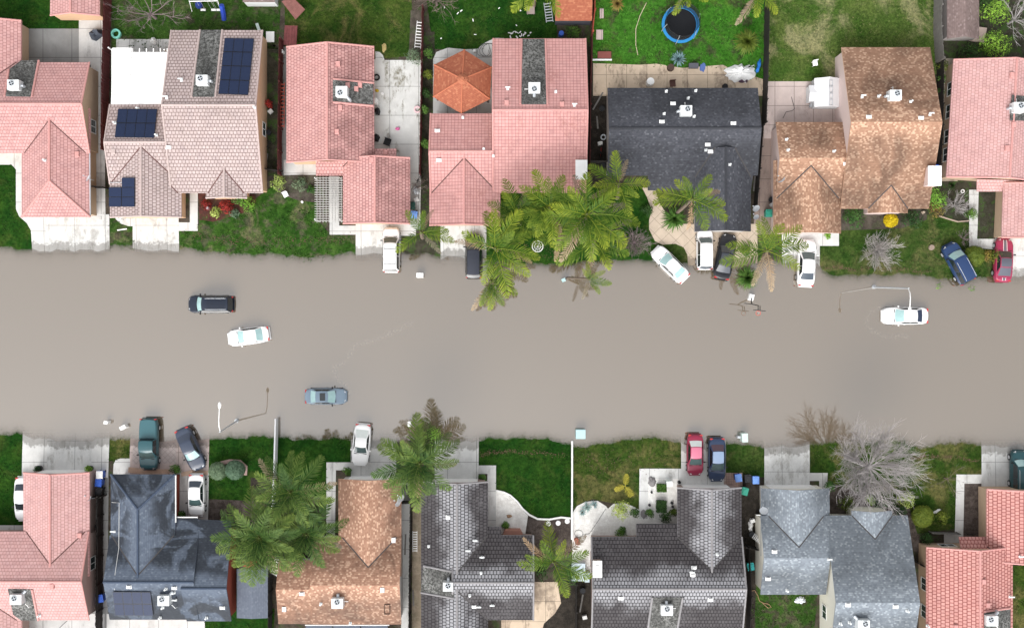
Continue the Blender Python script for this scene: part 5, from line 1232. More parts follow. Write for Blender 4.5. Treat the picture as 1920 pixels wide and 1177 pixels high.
# ---- shrubs and small plants
for a_ in [
 ('tall lime shrub at the tan roof corner under the chimney box', 1750, 372, 24, 2.6, 'lime'), ('rounded rust tinged shrub below the lime shrub', 1755, 392, 18, 1.3, 'rust'),
 ('bright yellow flowering ball shrub in the bare bed', 1671, 413, 11.5, 1.1, 'yellow'), ('leafy green shrub under the tan house wall', 1600, 410, 22, 1.6, 'green'),
 ('dark brown green shrub beside the yellow ball shrub', 1712, 412, 20, 1.4, 'dark'), ('small green shrub at the bare bush by the worn walk', 1822, 402, 12, .9, 'green'),
 ('big rounded olive shrub between blue suv and maroon coupe', 1828, 480, 19, 1.6, 'olive'), ('smaller olive shrub touching the maroon coupe', 1868, 481, 13, 1.3, 'olive'),
 ('rusty brown shrub between the two olive shrubs', 1849, 480, 12, 1.0, 'rust'),
 ('lime leafy tree beside the rustic brown shed', 1868, 22, 27, 3.0, 'lime'), ('lime leafy tree below the shed ramp', 1866, 85, 28, 3.0, 'lime'), ('dark shrub in front of the rustic shed', 1818, 100, 22, 1.2, 'dark'),
 ('dark evergreen at the top corner by the shed', 1845, 0, 18, 2.0, 'dark'), ('round olive bush in the side yard of the east pink house', 1769, 124, 10, 1.2, 'olive'), ('green bush below the round olive bush in the side yard', 1766, 148, 9, 1.0, 'green'), ('low dark bush farther along the tan side yard', 1764, 172, 8, .9, 'dark'), ('last bush of the tan side yard before the chimney box', 1763, 200, 8, .8, 'green'),
 ('lime shrub by the red flower bed of the solar house', 462, 382, 17, 1.1, 'lime'), ('red foliage plant in the solar house flower bed', 424, 388, 14, .7, 'red'), ('round pale green shrub in the red mulch bed', 439, 400, 9, .7, 'sage'),
 ('low green shrub in the red mulch bed by the walk', 404, 398, 11, .7, 'pale'), ('crimson foliage plant beside the white walk', 386, 384, 11, .6, 'red'), ('dark green bush under the solar house front wall', 448, 372, 14, .8, 'green'),
 ('pale flowered shrub in the brown planting bed', 521, 343, 16, 1.0, 'pale'), ('green bush near the white garden chair bed', 561, 345, 15, .9, 'sage'), ('dark ground shrub beside the white pergola', 583, 355, 9, .6, 'green'),
 ('olive grey shrub at the stained patio corner by the fence', 776, 108, 17, 1.6, 'sage'), ('bright green shrub between patio fence and gazebo house', 795, 206, 9, 1.4, 'green'), ('brown green hedge plant beside the gazebo', 802, 140, 10, 1.5, 'olive'), ('green climbing shrub at the pink house west wall', 797, 270, 9, 1.6, 'green'), ('leafy shrub by the gazebo patio corner', 803, 100, 10, 1.3, 'green'), ('dark hedge plant below the gazebo', 799, 175, 9, 1.2, 'dark'),
 ('big sage clipped round shrub beside the rocky edging', 440, 881, 17.5, 1.6, 'sage'), ('sage clipped round shrub nearest the white sedan', 408, 883, 16, 1.5, 'sage'),
 ('dark green planter shrub at the brick wall corner', 327, 881, 11, 1.0, 'green'), ('small round shrub by the slate porch', 340, 965, 8, .6, 'green'),
 ('broad leafed lime shrub at the waterline under the shaggy palm', 812, 818, 18, 2.4, 'lime'), ('small green shrub at the bleached driveway garage corner', 904, 896, 8, .5, 'green'), ('dark leafy shrub beside the brown garage walk', 650, 884, 9, .7, 'green'), ('low green shrub by the brown garage corner', 750, 890, 8, .6, 'dark'),
 ('large pale grassy shrub on the white gravel', 1165, 957, 19, 1.2, 'pale'), ('dark small shrub beside the pale grassy shrub', 1190, 962, 10, .7, 'dark'),
 ('green bush by the forecourt hedge and grey stone', 1218, 963, 9, .7, 'green'), ('dark spiky leaved bush at the charcoal wall', 1247, 971, 12, .9, 'dark'), ('lime bush at the charcoal wall corner', 1262, 961, 8, .8, 'olive'),
 ('green shrub under the bare tree by the bay window', 1588, 945, 17, 1.3, 'olive'), ('yellow green shrub at the pale house eave', 1632, 938, 10, .9, 'lime'), ('dark green shrub below the big bare tree', 1652, 948, 13, 1.0, 'green'), ('pale yellow shrub at the tips of the bare tree', 1700, 938, 16, 1.3, 'pale'), ('dark shrub under the pale yellow shrub', 1688, 958, 13, .9, 'dark'),
 ('rounded olive shrub beside the pale house corner', 1731, 968, 20, 1.4, 'olive'), ('rounded green shrub ringed with white cloth', 1767, 970, 14, 1.2, 'olive'), ('dark shrub by the salmon house bay window', 1738, 1009, 12, 1.2, 'dark'), ('lime shrub at the pale garage corner', 1556, 912, 11, 1.0, 'green'),
 ('green shrub beneath the leaning palm', 1012, 1072, 18, 1.5, 'dark'), ('green shrub between the leaning palm and white slab', 1068, 1080, 18, 1.6, 'green'), ('small bush at the first bay window', 948, 985, 8, .5, 'green'), ('small bush at the second bay window', 1165, 998, 12, .5, 'green'),
 ('green shrub by the white entry step', 1552, 442, 7, .6, 'lime'), ('rose bush in the dark side yard of the solar house', 502, 196, 9, 1.0, 'red'), ('leafy bush behind the orange roofed shed', 1075, 62, 15, .6, 'green'), ('weedy bush at the foot of the lone palm', 1395, 470, 14, .9, 'dark'), ('leafy plant at the crook of the beige walk', 1213, 395, 12, .8, 'dark')]:
    dome(*a_) if ('clipped' in a_[0] or 'ball shrub' in a_[0] and 'beside' not in a_[0] or 'rounded olive' in a_[0]) else shrub(*a_)
def hedge(label, px, py, w, d, h, pal):
    r = random.Random(int(px)); base = G(px, py); root = thing('hedge', label, 'hedge', base); b = MB()
    for i in range(900):
        f_ = r.randrange(5); u, v_ = r.uniform(-1, 1), r.uniform(-1, 1); X_, Y_ = w / S / 2, d / S / 2
        p = [Vector((u * X_, v_ * Y_, h)), Vector((X_, u * Y_, (v_ + 1) * h / 2)), Vector((-X_, u * Y_, (v_ + 1) * h / 2)), Vector((u * X_, Y_, (v_ + 1) * h / 2)), Vector((u * X_, -Y_, (v_ + 1) * h / 2))][f_ if r.random() > .4 else 0]
        p = p * r.uniform(.93, 1.03); rr = Matrix.Rotation(r.random() * 6.28, 3, (r.random(), r.random(), r.random() + .01)); s_ = .06
        b.add([base + p + rr @ Vector(q) for q in ((-s_, 0, 0), (0, s_ * .6, 0), (s_, 0, 0), (0, -s_ * .6, 0))], [(0, 1, 2, 3)], r.random())
    b.build('foliage', LEAF[pal], root, True, None, False); t = MB(); t.box(base + Vector((0, 0, h * .42)), (w / S * .86, d / S * .86, h * .84)); t.build('core', plain('hedge_core', (.014, .02, .010), .9), root)
hedge('square clipped hedge next to the white utility box', 1239.5, 913, 17, 14, .7, 'green'); hedge('square clipped hedge lower on the white pebbles', 1239, 947.5, 18.5, 22, .7, 'dark')
spiky('blue agave on the scalloped white gravel', 1101, 950, 14, .5, 'blue', 46, .05); spiky('paler blue agave near the low white wall', 1092, 960, 10, .35, 'blue', 36, .04); spiky('third blue agave with a brown tuft', 1114, 946, 10, .4, 'blue', 36, .04)
spiky('large blue grey agave between trampoline and beige patio', 1273, 109, 18, .9, 'blue', 90, .05)
spiky('round fan palm beside the black fence', 1403, 76, 27, 1.1, 'olive', 300, .06, 'fan_palm', 'palm tree', None, .35, stemh=1.6)
spiky('small brown edged round palm in the corner of the bright lawn', 1158, 6, 16, .7, 'rust', 140, .05, 'fan_palm', 'palm tree', None, .3, stemh=.8)
spiky('bushy green sago palm standing in the flood below the lone palm', 1404, 520, 26, 1.5, 'green', 260, .045, 'sago_palm', 'palm tree', None, .35, stemh=.5)
spiky('dark green sago palm in the curve of the beige driveway', 1266, 409, 28, 1.3, 'green', 120, .09, 'sago_palm', 'palm tree', None, .35, stemh=.3)
spiky('spiky cordyline at the chimney corner bed', 1786, 347, 9, .8, 'dark', 40, .04); 
# fallen yellow frond
r_ = thing('fallen_frond', 'yellow fallen palm frond lying on the olive lawn', 'palm frond', G(1172, 910))
for az_, sc_2 in ((R(200), .42), (R(80), .42), (R(300), .50)): inst(FR['o'][0], 'frond', r_, (0, 0, .12), (0, R(4), az_), (sc_2, sc_2 * 1.5, .25))
# ================================================================ FENCES, STREET FURNITURE, YARD THINGS
def solid(name, label, cat, mat, fn, group=None, smooth=None):
    b = MB(); fn(b); return tag(b.build(name, mat, None, True, smooth), label, cat, group)
def fence(label, pts, h=1.8, mat=None, name='fence', step=2.4, board=.15, capm=None):
    mat = mat or M_redwood; P_ = [G(*p) for p in pts]; r = random.Random(int(pts[0][0] + pts[0][1]))
    root = thing(name, label, 'fence', P_[0]); b = MB(); pm = capm or mat
    for a, c in zip(P_[:-1], P_[1:]):
        L = (c - a).length; d = (c - a).normalized(); sd = Vector((-d.y, d.x, 0)); n = max(1, int(L / board)); ang = math.atan2(d.y, d.x)
        for i in range(n):
            p = a + d * (i + .5) * L / n; hh = h + r.uniform(-.04, .04); z = g(p.x, p.y)
            M = Matrix.Rotation(ang, 3, 'Z') @ Matrix.Rotation(r.uniform(-.03, .03), 3, 'X')
            b.box(p * 1 + Vector((0, 0, z - p.z + hh / 2)), (L / n * .95, .022, hh), 0, M)
        for zz in (.35, h - .3): 
            m_ = (a + c) / 2; b.box((m_.x + sd.x * .04, m_.y + sd.y * .04, m_.z + zz), (L, .05, .09), ang)
        k = max(1, round(L / step))
        for i in range(k + 1):
            p = a + d * L * i / k + sd * .07; q = MB(); z = g(p.x, p.y); q.box((p.x, p.y, z + (h + .08) / 2 - .1), (.1, .1, h + .28), ang); q.build('post', pm, root)
    b.build('boards', mat, root); return root
M_redwood = plain('red_stained_wood', (.105, .028, .028), .75, var=.35); M_redbright = plain('red_wood_bright', (.36, .075, .05), .7, var=.35)
M_darkwood = plain('weathered_dark_wood', (.030, .027, .025), .8, var=.4); M_greywood = plain('grey_wood', (.17, .16, .15), .8, var=.35); M_vinyl = plain('white_vinyl', (.62, .63, .64), .5, var=.06)
fence('dark red board fence between hipped pink and beige solar houses', [(210, -20), (207, 60), (205, 150), (203, 285)], 1.9, M_redwood)
fence('short black gate fence beside the hipped pink garage', [(203, 353), (170, 352)], 1.6, M_darkwood)
fence('red board fence between beige solar and ribbed pink houses', [(531, 80), (529, 200), (528, 330)], 1.8, M_redwood)
fence('dark wire and board gate under the beige solar house gable', [(492, 318), (530, 323)], 1.2, M_darkwood)
fence('thin dark red fence between stained patio and the gazebo yard', [(794, 20), (792, 150), (789, 330)], 1.8, M_redwood)
fence('bright red leaning fence at the orange roofed shed', [(1112, -20), (1112, 30), (1108, 70)], 2.4, M_redbright)
fence('tall dark red fence between pink and charcoal houses', [(1108, 72), (1105, 160), (1103, 330)], 1.9, M_redwood)
fence('short dark fence closing the charcoal house side yard', [(1104, 306), (1138, 306)], 1.7, M_darkwood)
fence('black weathered fence between trampoline yard and straw lawn', [(1434, -20), (1432, 110), (1428, 235)], 2.0, M_darkwood)
fence('black fence squeezed between charcoal and tan roofed houses', [(1424, 240), (1418, 320), (1412, 395)], 1.7, M_darkwood)
fence('grey leaning fence between straw lawn and shed yard', [(1751, -20), (1750, 60), (1754, 118)], 2.0, M_greywood)
fence('dark fence in the gap beside the tan roofed house', [(1757, 120), (1756, 240), (1752, 312)], 1.6, M_darkwood)
fence('dark side fence between corner pink and slate houses', [(194, 925), (193, 1040), (192, 1190)], 1.7, M_darkwood)
fence('low black gate by the stacked bins', [(168, 928), (200, 928)], 1.5, M_darkwood)
fence('dark fence behind the small slate roofed outbuilding', [(510, 1062), (510, 1190)], 1.7, M_darkwood)
fence('black fence between brown shingled and charcoal tiled houses', [(772, 935), (770, 1060), (769, 1190)], 1.7, M_darkwood)
fence('short black gate between brown shingled and charcoal tiled houses', [(754, 938), (786, 938)], 1.7, M_darkwood)
fence('dark fence in the narrow yard by the white slab', [(1079, 1088), (1079, 1190)], 1.6, M_darkwood)
fence('black fence between chimney house and pale shingled house', [(1398, 1020), (1402, 1110), (1398, 1190)], 1.7, M_darkwood)
fence('black gate beside the pale house white pipes', [(1392, 1020), (1424, 1026)], 1.7, M_darkwood)
fence('dark fence between pale shingled and salmon houses', [(1711, 1050), (1722, 1056)], 1.5, M_darkwood)
fence('dark slatted trellis fence behind the salmon house walk', [(1741, 996), (1792, 998)], 1.0, M_greywood)
def wallrun(label, pts, w, h, mat, name='garden_wall', cat='garden wall'):
    b = MB(); P_ = [G(*p) for p in pts]
    L = [];
    for i, p in enumerate(P_):
        d = (P_[min(i + 1, len(P_) - 1)] - P_[max(i - 1, 0)]); d.z = 0; d.normalize(); s_ = Vector((-d.y, d.x, 0)) * w / 2; L.append((p - s_, p + s_, p.z))
    vs_ = []
    for a, c, z in L: vs_ += [(a.x, a.y, z - .2), (c.x, c.y, z - .2), (c.x, c.y, z + h), (a.x, a.y, z + h)]
    f_ = [(i * 4 + j, i * 4 + (j + 1) % 4, (i + 1) * 4 + (j + 1) % 4, (i + 1) * 4 + j) for i in range(len(L) - 1) for j in range(4)] + [(3, 2, 1, 0), tuple(4 * (len(L) - 1) + j for j in range(4))]
    b.add(vs_, f_); return tag(b.build(name, mat), label, cat)
wallrun('pale grey garden wall running from the flood up to the big palms', [(521, 783), (519, 860), (515, 950)], .15, 1.1, M_vinyl)
wallrun('low white wall dividing the deep green and olive lawns', [(1072.5, 826), (1072.5, 900), (1072, 975), (1072, 1010)], .17, .3, M_white)
wallrun('curved white concrete edging around the gravel bed', [(930, 919), (944, 922), (957, 928), (969, 939), (980, 953), (992, 964), (1008, 972), (1030, 973), (1052, 969), (1070, 971)], .18, .14, M_trim, 'garden_edging', 'edging')
wallrun('short brown retaining edge around the shrub bed', [(1760, 405), (1775, 410), (1795, 416), (1817, 414)], .12, .15, plain('edge_tan', (.36, .28, .22), .8), 'garden_edging', 'edging')
wallrun('flagstone border across the pinkish driveway in front of the slate garage', [(241, 880), (275, 884), (318, 884)], .55, .06, plain('flagstone', (.46, .33, .25), .85, var=.35), 'garden_edging', 'edging')
wallrun('flagstone border crossing the driveway behind the white sedan', [(340, 889), (362, 885), (390, 886)], .45, .06, plain('flagstone', (.46, .33, .25), .85, var=.35), 'garden_edging', 'edging')
wallrun('pinkish stone ring around the clipped shrubs', [(414, 868), (430, 864), (450, 865), (461, 875), (460, 890)], .4, .12, plain('pink_stone', (.40, .28, .25), .85, var=.4), 'garden_edging', 'edging')
wallrun('curved garden hose lying on the bright lawn', [(1212, 6), (1200, 30), (1192, 55), (1192, 85), (1196, 104)], .06, .05, plain('hose_tan', (.50, .42, .30), .7), 'garden_hose', 'hose')
# ---- street lamps
def lamp(label, base, top, h, head, seed=0):
    b0 = G(*base); t = W(top[0], top[1], h); root = thing('street_lamp', label, 'street lamp', b0, 0, 'street lamps'); hd = W(head[0], head[1], h + .35)
    b = MB(); b.tube([b0 - Vector((0, 0, .3)), b0.lerp(t, .5), t], [.11, .085, .065], 8); b.build('pole', M_galv, root, True, 60)
    b = MB(); b.cyl(b0, .2, .35, 10); b.build('base', M_galv, root)
    b = MB(); m_ = t.lerp(hd, .5) + Vector((0, 0, .25)); b.tube([t - Vector((0, 0, .15)), t.lerp(m_, .5) + Vector((0, 0, .1)), m_, hd], .045, 6); b.build('arm', M_white, root, True, 60)
    d = (hd - t); d.z = 0; d.normalize(); b = MB(); ang = math.atan2(d.y, d.x)
    M = Matrix.Rotation(ang, 3, 'Z')
    for k, (x, rr, zz) in enumerate(((0, .06, 0), (.12, .14, .02), (.35, .18, .03), (.55, .14, .01), (.66, .04, -.02))): pass
    pr = [(0, .05), (.12, .13), (.35, .17), (.55, .13), (.66, .03)]
    vs_ = []
    for x, rr in pr:
        for j in range(8): t_ = j * math.pi / 4; vs_.append(hd + M @ Vector((x - .1, rr * math.cos(t_), rr * .55 * math.sin(t_))))
    b.add(vs_, [(i * 8 + j, i * 8 + (j + 1) % 8, (i + 1) * 8 + (j + 1) % 8, (i + 1) * 8 + j) for i in range(4) for j in range(8)] + [tuple(range(8)), tuple(range(32, 40))])
    b.build('lamp_head', M_white, root, True, 60)
lamp('street lamp whose arm reaches over the stranded white sedan', (1637, 538), (1704, 540.5), 9.3, (1706, 576))
lamp('street lamp standing at the lawn edge near the pale grey garden wall', (445, 788), (412, 809.5), 8.6, (411.5, 764))
# ---- boxes in the flood
def boxy(name, label, cat, px, py, w, d, h, mat, rz=0, top=.92, lid=None, group=None, lidm=None):
    p = G(px, py); c = W(px, py, p.z + h); p = Vector((c.x, c.y, g(c.x, c.y))); root = thing(name, label, cat, p, 0, group)
    b = MB(); b.box(p + Vector((0, 0, h / 2 - .05)), (w, d, h), R(rz), None, top); b.build('cabinet' if cat == 'utility box' else 'body', mat, root)
    b = MB(); b.box(p + Vector((0, 0, h - .02)), (w * top * 1.06, d * top * 1.06, .06), R(rz)); o = b.build('lid', lidm or mat, root)
    return root
M_teal = plain('pale_teal_paint', (.42, .60, .62), .5); M_palegreen = plain('pale_green_paint', (.52, .62, .58), .5); M_bluebin = plain('blue_plastic', (.045, .12, .50), .45); M_greenbin = plain('green_plastic', (.04, .28, .20), .5); M_blkbin = plain('black_bin', (.02, .021, .024), .5); M_bluelid = plain('blue_lid', (.16, .30, .66), .45)
boxy('utility_box', 'white meter box poking out of the flood beside the white suv', 'utility box', 787, 516, .72, .48, 1.0, M_white)
boxy('utility_box', 'small white box in the flood beyond the bleached driveway', 'utility box', 198, 792, .42, .34, .9, M_white, -8)
boxy('utility_box', 'white oblong box tilted in the flood near the teal pickup', 'utility box', 229.5, 801, .75, .42, .8, M_white, 28, .8)
boxy('utility_box', 'pale teal transformer box at the foot of the low white wall', 'utility box', 1089, 814, 1.0, .95, 1.0, M_teal)
boxy('utility_box', 'pale green utility box in the flood by the navy sedan', 'utility box', 1397, 820.5, .62, .92, 1.1, M_palegreen, 2)
boxy('utility_box', 'little grey box next to the pale green utility box', 'utility box', 1386, 819.5, .34, .26, .75, M_galv, -12)
boxy('mailbox', 'small blue mailbox floating at the foot of the thin leaning palm', 'mailbox', 1057, 525, .36, .34, .8, M_teal, 25)
boxy('mailbox', 'white mailbox among fronds of the shaggy palm at the waterline', 'mailbox', 767, 795, .30, .55, 1.1, M_white, 0)
def bin_(label, px, py, mat, lidm, rz=0, w=.62, d=.72, h=1.05):
    p = G(px, py); c = W(px, py, p.z + h); p = Vector((c.x, c.y, g(c.x, c.y))); root = thing('wheelie_bin', label, 'bin', p, 0, 'rubbish bins'); M = Matrix.Rotation(R(rz), 3, 'Z')
    b = MB(); vs_ = [M @ Vector((sx * w / 2 * k, sy * d / 2 * k, z)) + p for (k, z) in ((.78, .05), (1, h - .08)) for sx, sy in ((-1, -1), (1, -1), (1, 1), (-1, 1))]
    b.add(vs_, [(3, 2, 1, 0), (4, 5, 6, 7)] + [(i, (i + 1) % 4, (i + 1) % 4 + 4, i + 4) for i in range(4)]); b.build('body', mat, root)
    b = MB(); b.box(p + Vector((0, 0, h - .04)), (w * 1.08, d * 1.08, .07), R(rz)); b.box(p + Vector((0, 0, h + .01)), (w * .8, d * .75, .05), R(rz), None, .85); b.build('lid', lidm, root)
    b = MB(); q = M @ Vector((0, d / 2 + .06, 0)); b.tube([p + q + M @ Vector((-w * .4, 0, h - .1)), p + q + M @ Vector((w * .4, 0, h - .1))], .02, 5); b.build('handle', mat, root)
    for s_ in (-1, 1): b = MB(); b.cyl(p + M @ Vector((s_ * w * .4, d * .36, .1)) - Vector((.02, 0, 0)), .11, .05, 10, None, 'X'); b.build('wheel', M_tyre, root)
bin_('blue recycling bin at the brick strip by the navy sedan', 1385, 896, M_bluebin, M_bluelid, 8); bin_('black bin between the two blue recycling bins', 1403, 897, M_blkbin, M_blkbin, 4); bin_('blue recycling bin touching the stained driveway', 1417.5, 900, M_bluebin, M_bluelid, 0)
bin_('green bin fallen among weeds behind the black bin', 1397, 921, M_greenbin, M_greenbin, -15); bin_('teal bin in the dark yard below the green bin', 1408, 1062, M_greenbin, plain('teal_lid', (.03, .33, .33), .5), 10)
bin_('white lidded bin atop the row beside the corner pink garage', 186, 890, M_bluebin, M_white, 0); bin_('royal blue bin in the row beside the corner pink garage', 184, 905, M_bluebin, M_bluebin, -5); bin_('black bin last in the row beside the corner pink garage', 184, 921, M_blkbin, M_blkbin, -10)
bin_('royal blue bin behind the corner pink house', 187, 1122, M_bluebin, M_bluebin, 10); bin_('blue bin in the gap below the bike pile', 776, 403, M_bluebin, M_bluelid, -8); bin_('dark green bin behind the blue bin at the small palm', 772, 386, plain('dark_green_plastic', (.02, .06, .05), .5), plain('dark_green_plastic', (.02, .06, .05), .5), 0)
bin_('green topped bin beside the tan roofed house wall', 1442, 400, M_greenbin, M_greenbin, 0); bin_('blue bin under the white chimney box', 1755, 316, M_bluebin, M_bluebin, 0)
# ---- basketball hoop
bp = G(1410, 556); root = thing('basketball_hoop', 'black portable basketball hoop with red rim standing in the flood', 'basketball hoop', bp)
b = MB(); c = W(1409, 557, .35); b.box(c + Vector((0, 0, -.25)), (.62, .75, .7), R(-15), None, .8); b.build('base', M_white, root)
b = MB(); p0 = W(1409, 560, .3); p1 = W(1409, 566, 2.2); p2 = W(1410, 570, 3.1); b.tube([p0, p1, p2], [.07, .06, .05], 7); b.build('pole', M_black, root)
p3 = W(1423, 573, 3.3); b = MB(); b.tube([p2, W(1395, 568.5, 3.25)], .04, 5); b.tube([p2, p3], .045, 5); b.tube([p3 + Vector((-.08, 0, 0)), W(1421.5, 581, 3.2)], .04, 5); b.tube([p3 + Vector((.12, 0, 0)), W(1425, 581, 3.2)], .04, 5); b.build('bracket', M_black, root)
b = MB(); q0 = W(1414, 581, 3.3); q1 = W(1433, 583, 3.3); mm = (q0 + q1) / 2; b.box(mm + Vector((0, 0, .1)), ((q1 - q0).length, .05, .95), math.atan2((q1 - q0).y, (q1 - q0).x)); b.build('backboard', M_black, root)
b = MB(); rc = W(1421.5, 587, 3.05); b.ring(rc, .21, .25, .03, 22); b.build('rim', plain('rim_red', (.60, .08, .05), .5), root)
b = MB()
for i in range(12): a_ = i * math.pi / 6; b.tube([rc + Vector((math.cos(a_) * .22, math.sin(a_) * .22, 0)), rc + Vector((math.cos(a_ + .3) * .12, math.sin(a_ + .3) * .12, -.42))], .008, 3)
b.build('net', M_trim, root)
# ---- pergola, patio cover, gazebo, sheds
M_perg = plain('weathered_white_wood', (.46, .45, .43), .7, var=.2)
root = thing('pergola', 'white slatted pergola over the walk beside the ribbed pink garage', 'pergola', G(617, 375)); z = 2.35
b = MB()
for i in range(9): x = 594.5 + i * 5.7; a, c = W(x, 331.5, z), W(x, 417, z); b.box((a + c) / 2, (.055, (a - c).length, .12))
b.build('slats', M_perg, root)
for i in range(19): y = 334 + i * 4.45; a, c = W(590, y, z + .11), W(642, y, z + .11); b = MB(); b.box((a + c) / 2, ((a - c).length, .05, .1)); b.build('cross_slat', M_perg, root)
for (x, y) in ((594, 413), (640, 413), (594, 336), (640, 336)): p = W(x, y, 1.2); b = MB(); b.box((p.x, p.y, 1.05), (.1, .1, 2.5)); b.build('post', M_trim, root)
root = thing('patio_cover', 'white patio cover, part slatted, behind the beige solar house', 'patio cover', G(264, 145)); z = 2.5
q = [W(247, 98, z), W(318, 98, z), W(308, 197, z + .02), W(242, 197, z + .02)]; b = MB(); b.prism(q, .07); b.build('panel', M_white, root)
b = MB()
for i in range(17):
    y = 93 + i * 6.3; xa = 211 - i * .17; a, c = W(xa, y, z + .06), W(247 - i * .3, y, z + .06); b.box((a + c) / 2, ((a - c).length, .31, .05))
b.build('slats', M_white, root)
for i in range(4):
    f_ = i / 3; a, c = W(211 + 34 * f_, 92, z), W(208.5 + 34 * f_, 196, z); b = MB(); m_ = (a + c) / 2; b.box(m_ - Vector((0, 0, .08)), (.09, (a - c).length, .15)); b.build('rafter', M_white, root)
for i in range(6): p = W(249 + i * 13, 96, z - .1); b = MB(); b.box(p, (.09, .5, .16)); b.build('rafter_tail', M_white, root)
for (x, y) in ((213, 96), (248, 100), (316, 100)): p = W(x, y, 1.2); b = MB(); b.box((p.x, p.y, 1.2), (.12, .12, 2.6)); b.build('post', M_white, root)
gz = House('gazebo', 'hexagonal orange shingled gazebo on the curved patio', (866, 150), WL_grey, SH_orange, plain('gazebo_ridge', (.40, .13, .07), .7), False, 'gazebo', .12)
ap = W(867, 148, 4.0); rim = [W(870.6, 93.6, 2.5), W(922, 126, 2.5), W(918.8, 186, 2.5), W(865, 213, 2.5), W(812, 182, 2.5), W(814, 121.6, 2.5)]
gz.slab([[rim[i], rim[(i + 1) % 6], ap] for i in range(6)], .1)
for i in range(6): gz.caps(rim[i], ap, .09, .01)
gz.done(); b = MB(); b.cyl(ap - Vector((0, 0, .12)), .55, .16, 12, .34); b.cyl(ap, .3, .22, 12, .18); b.build('finial', SH_orange, gz.root)
for i in range(6): p = rim[i].lerp(Vector((ap.x, ap.y, 2.5)), .1); b = MB(); b.box((p.x, p.y, 1.3), (.14, .14, 2.5)); b.build('post', plain('gazebo_wood', (.09, .05, .035), .7), gz.root)
def shedh(name, label, base, wm, rm, cat, blocks, cm=None, tile=False):
    h_ = House(name, label, base, wm, rm, cm, tile, cat, .1)
    for b_ in blocks: h_.block(*b_[0], **b_[1])
    return h_.done()
shedh('shed', 'pink tiled shed with peach wall above the grey courtyard', (140, 10), WL_peach, T_pink, 'shed', [((94, -60, 187, 29), dict(ze=2.4, ridge='y', pitch=.35, rp=132, ov=.15, rake=.12))], K_pink, True)
s_ = shedh('shed', 'white walled shed with brown roof by the play set', (488, 5), M_vinyl, SH_rust, 'shed', [((455, -40, 515, 4), dict(ze=2.0, ridge='x', pitch=.3, ov=.06, rake=.05))])
shedh('shed', 'orange shingled shed with white door beside the bright red fence', (1075, 10), plain('shed_dark_wall', (.06, .06, .075), .7), SH_orange, 'shed', [((1041, -60, 1110, 39), dict(ze=2.2, ridge='x', pitch=.3, ov=.1, rake=.05))])
h_ = shedh('shed', 'rustic brown barn roofed shed in the shrubby corner yard', (1805, 35), plain('shed_grey_wall', (.34, .31, .30), .8), SH_rust, 'shed', [((1776, -60, 1836, 73), dict(ze=1.9, ridge='y', pitch=.55, rp=1810, ov=.06, rake=.25))])
solid('ramp', 'pale wooden ramp leaning by the rustic brown shed', 'ramp', plain('ramp_wood', (.45, .35, .31), .8), lambda b: b.box(G(1832, 66) + Vector((0, 0, .2)), (1.5, 1.5, .12), R(-8), Matrix.Rotation(R(-8), 3, 'Z') @ Matrix.Rotation(R(12), 3, 'X')))
h_ = shedh('shed', 'small slate blue roofed outbuilding beside the red brick wall', (473, 1110), WL_grey, SH_shed, 'shed', [((444, 1066, 502, 1158), dict(ze=2.1, ridge='y', pitch=.16, ov=.08, rake=.1))])
tri = [W(455, 1052, 2.6), W(481, 1052, 2.6), W(480, 1061, 2.3), (W(468, 1064, 2.2)), W(454, 1061, 2.3)]
solid('canopy', 'red canvas canopy behind the slate blue outbuilding', 'canopy', plain('red_canvas', (.22, .035, .02), .8), lambda b: b.prism(tri, .05))
# white playhouse
ph = House('playhouse', 'white plastic playhouse with grey shutters beside the tan roofed house', (1545, 180), M_vinyl, plain('playhouse_roof', (.62, .62, .63), .4, var=.05), None, False, 'playhouse', .06)
k_ = ph.block(1527, 147, 1575, 201, ze=1.55, ridge='y', pitch=.5, rp=1556, ov=.06, rake=.05); ph.block(1517, 160, 1556, 190, ze=1.45, ridge='x', pitch=.3, ov=.05, rake=.02); ph.done()
b = MB()
for i in range(4):
    h = ph.hit(1560, 156 + i * 12); q = [ph.on(h, 1554.5, 151 + i * 12.2, .03), ph.on(h, 1561, 151 + i * 12.2, .03), ph.on(h, 1561, 161 + i * 12.2, .03), ph.on(h, 1554.5, 161 + i * 12.2, .03)]
    for j in range(4): b.tube([q[j], q[(j + 1) % 4]], .025, 4)
b.build('skylight_frame', M_galv, ph.root)
for y in (166, 196): p = W(1522, y, 1.0); b = MB(); b.box((p.x - .1, p.y - .1, .8), (.06, .35, .6)); b.build('shutter', M_acgrey, ph.root)
# trampoline with safety net
tc = W(1276, 46, .85); root = thing('trampoline', 'round trampoline with blue pad and black netting on the bright lawn', 'trampoline', (tc.x, tc.y, g(tc.x, tc.y))); z0 = g(tc.x, tc.y)
b = MB(); b.ring(tc, 1.62, 1.95, .05, 40); b.build('pad', plain('trampoline_blue', (.03, .22, .50), .45), root)
b = MB(); b.cyl(tc - Vector((0, 0, .05)), 1.63, .03, 40); b.build('mat', plain('trampoline_mat', (.010, .011, .014), .6), root)
for i in range(6):
    a_ = i * math.pi / 3 + .3; x, y = math.cos(a_), math.sin(a_); b = MB(); b.tube([(tc.x + x * 1.95, tc.y + y * 1.95, z0), (tc.x + x * 1.98, tc.y + y * 1.98, 1.0), (tc.x + x * 1.75, tc.y + y * 1.75, 2.6)], .03, 6); b.build('pole', M_galv, root)
m = N('black_netting'); m.p(Base_Color=(.012, .012, .014, 1), Roughness=.8, Alpha=.62); b = MB(); k = []
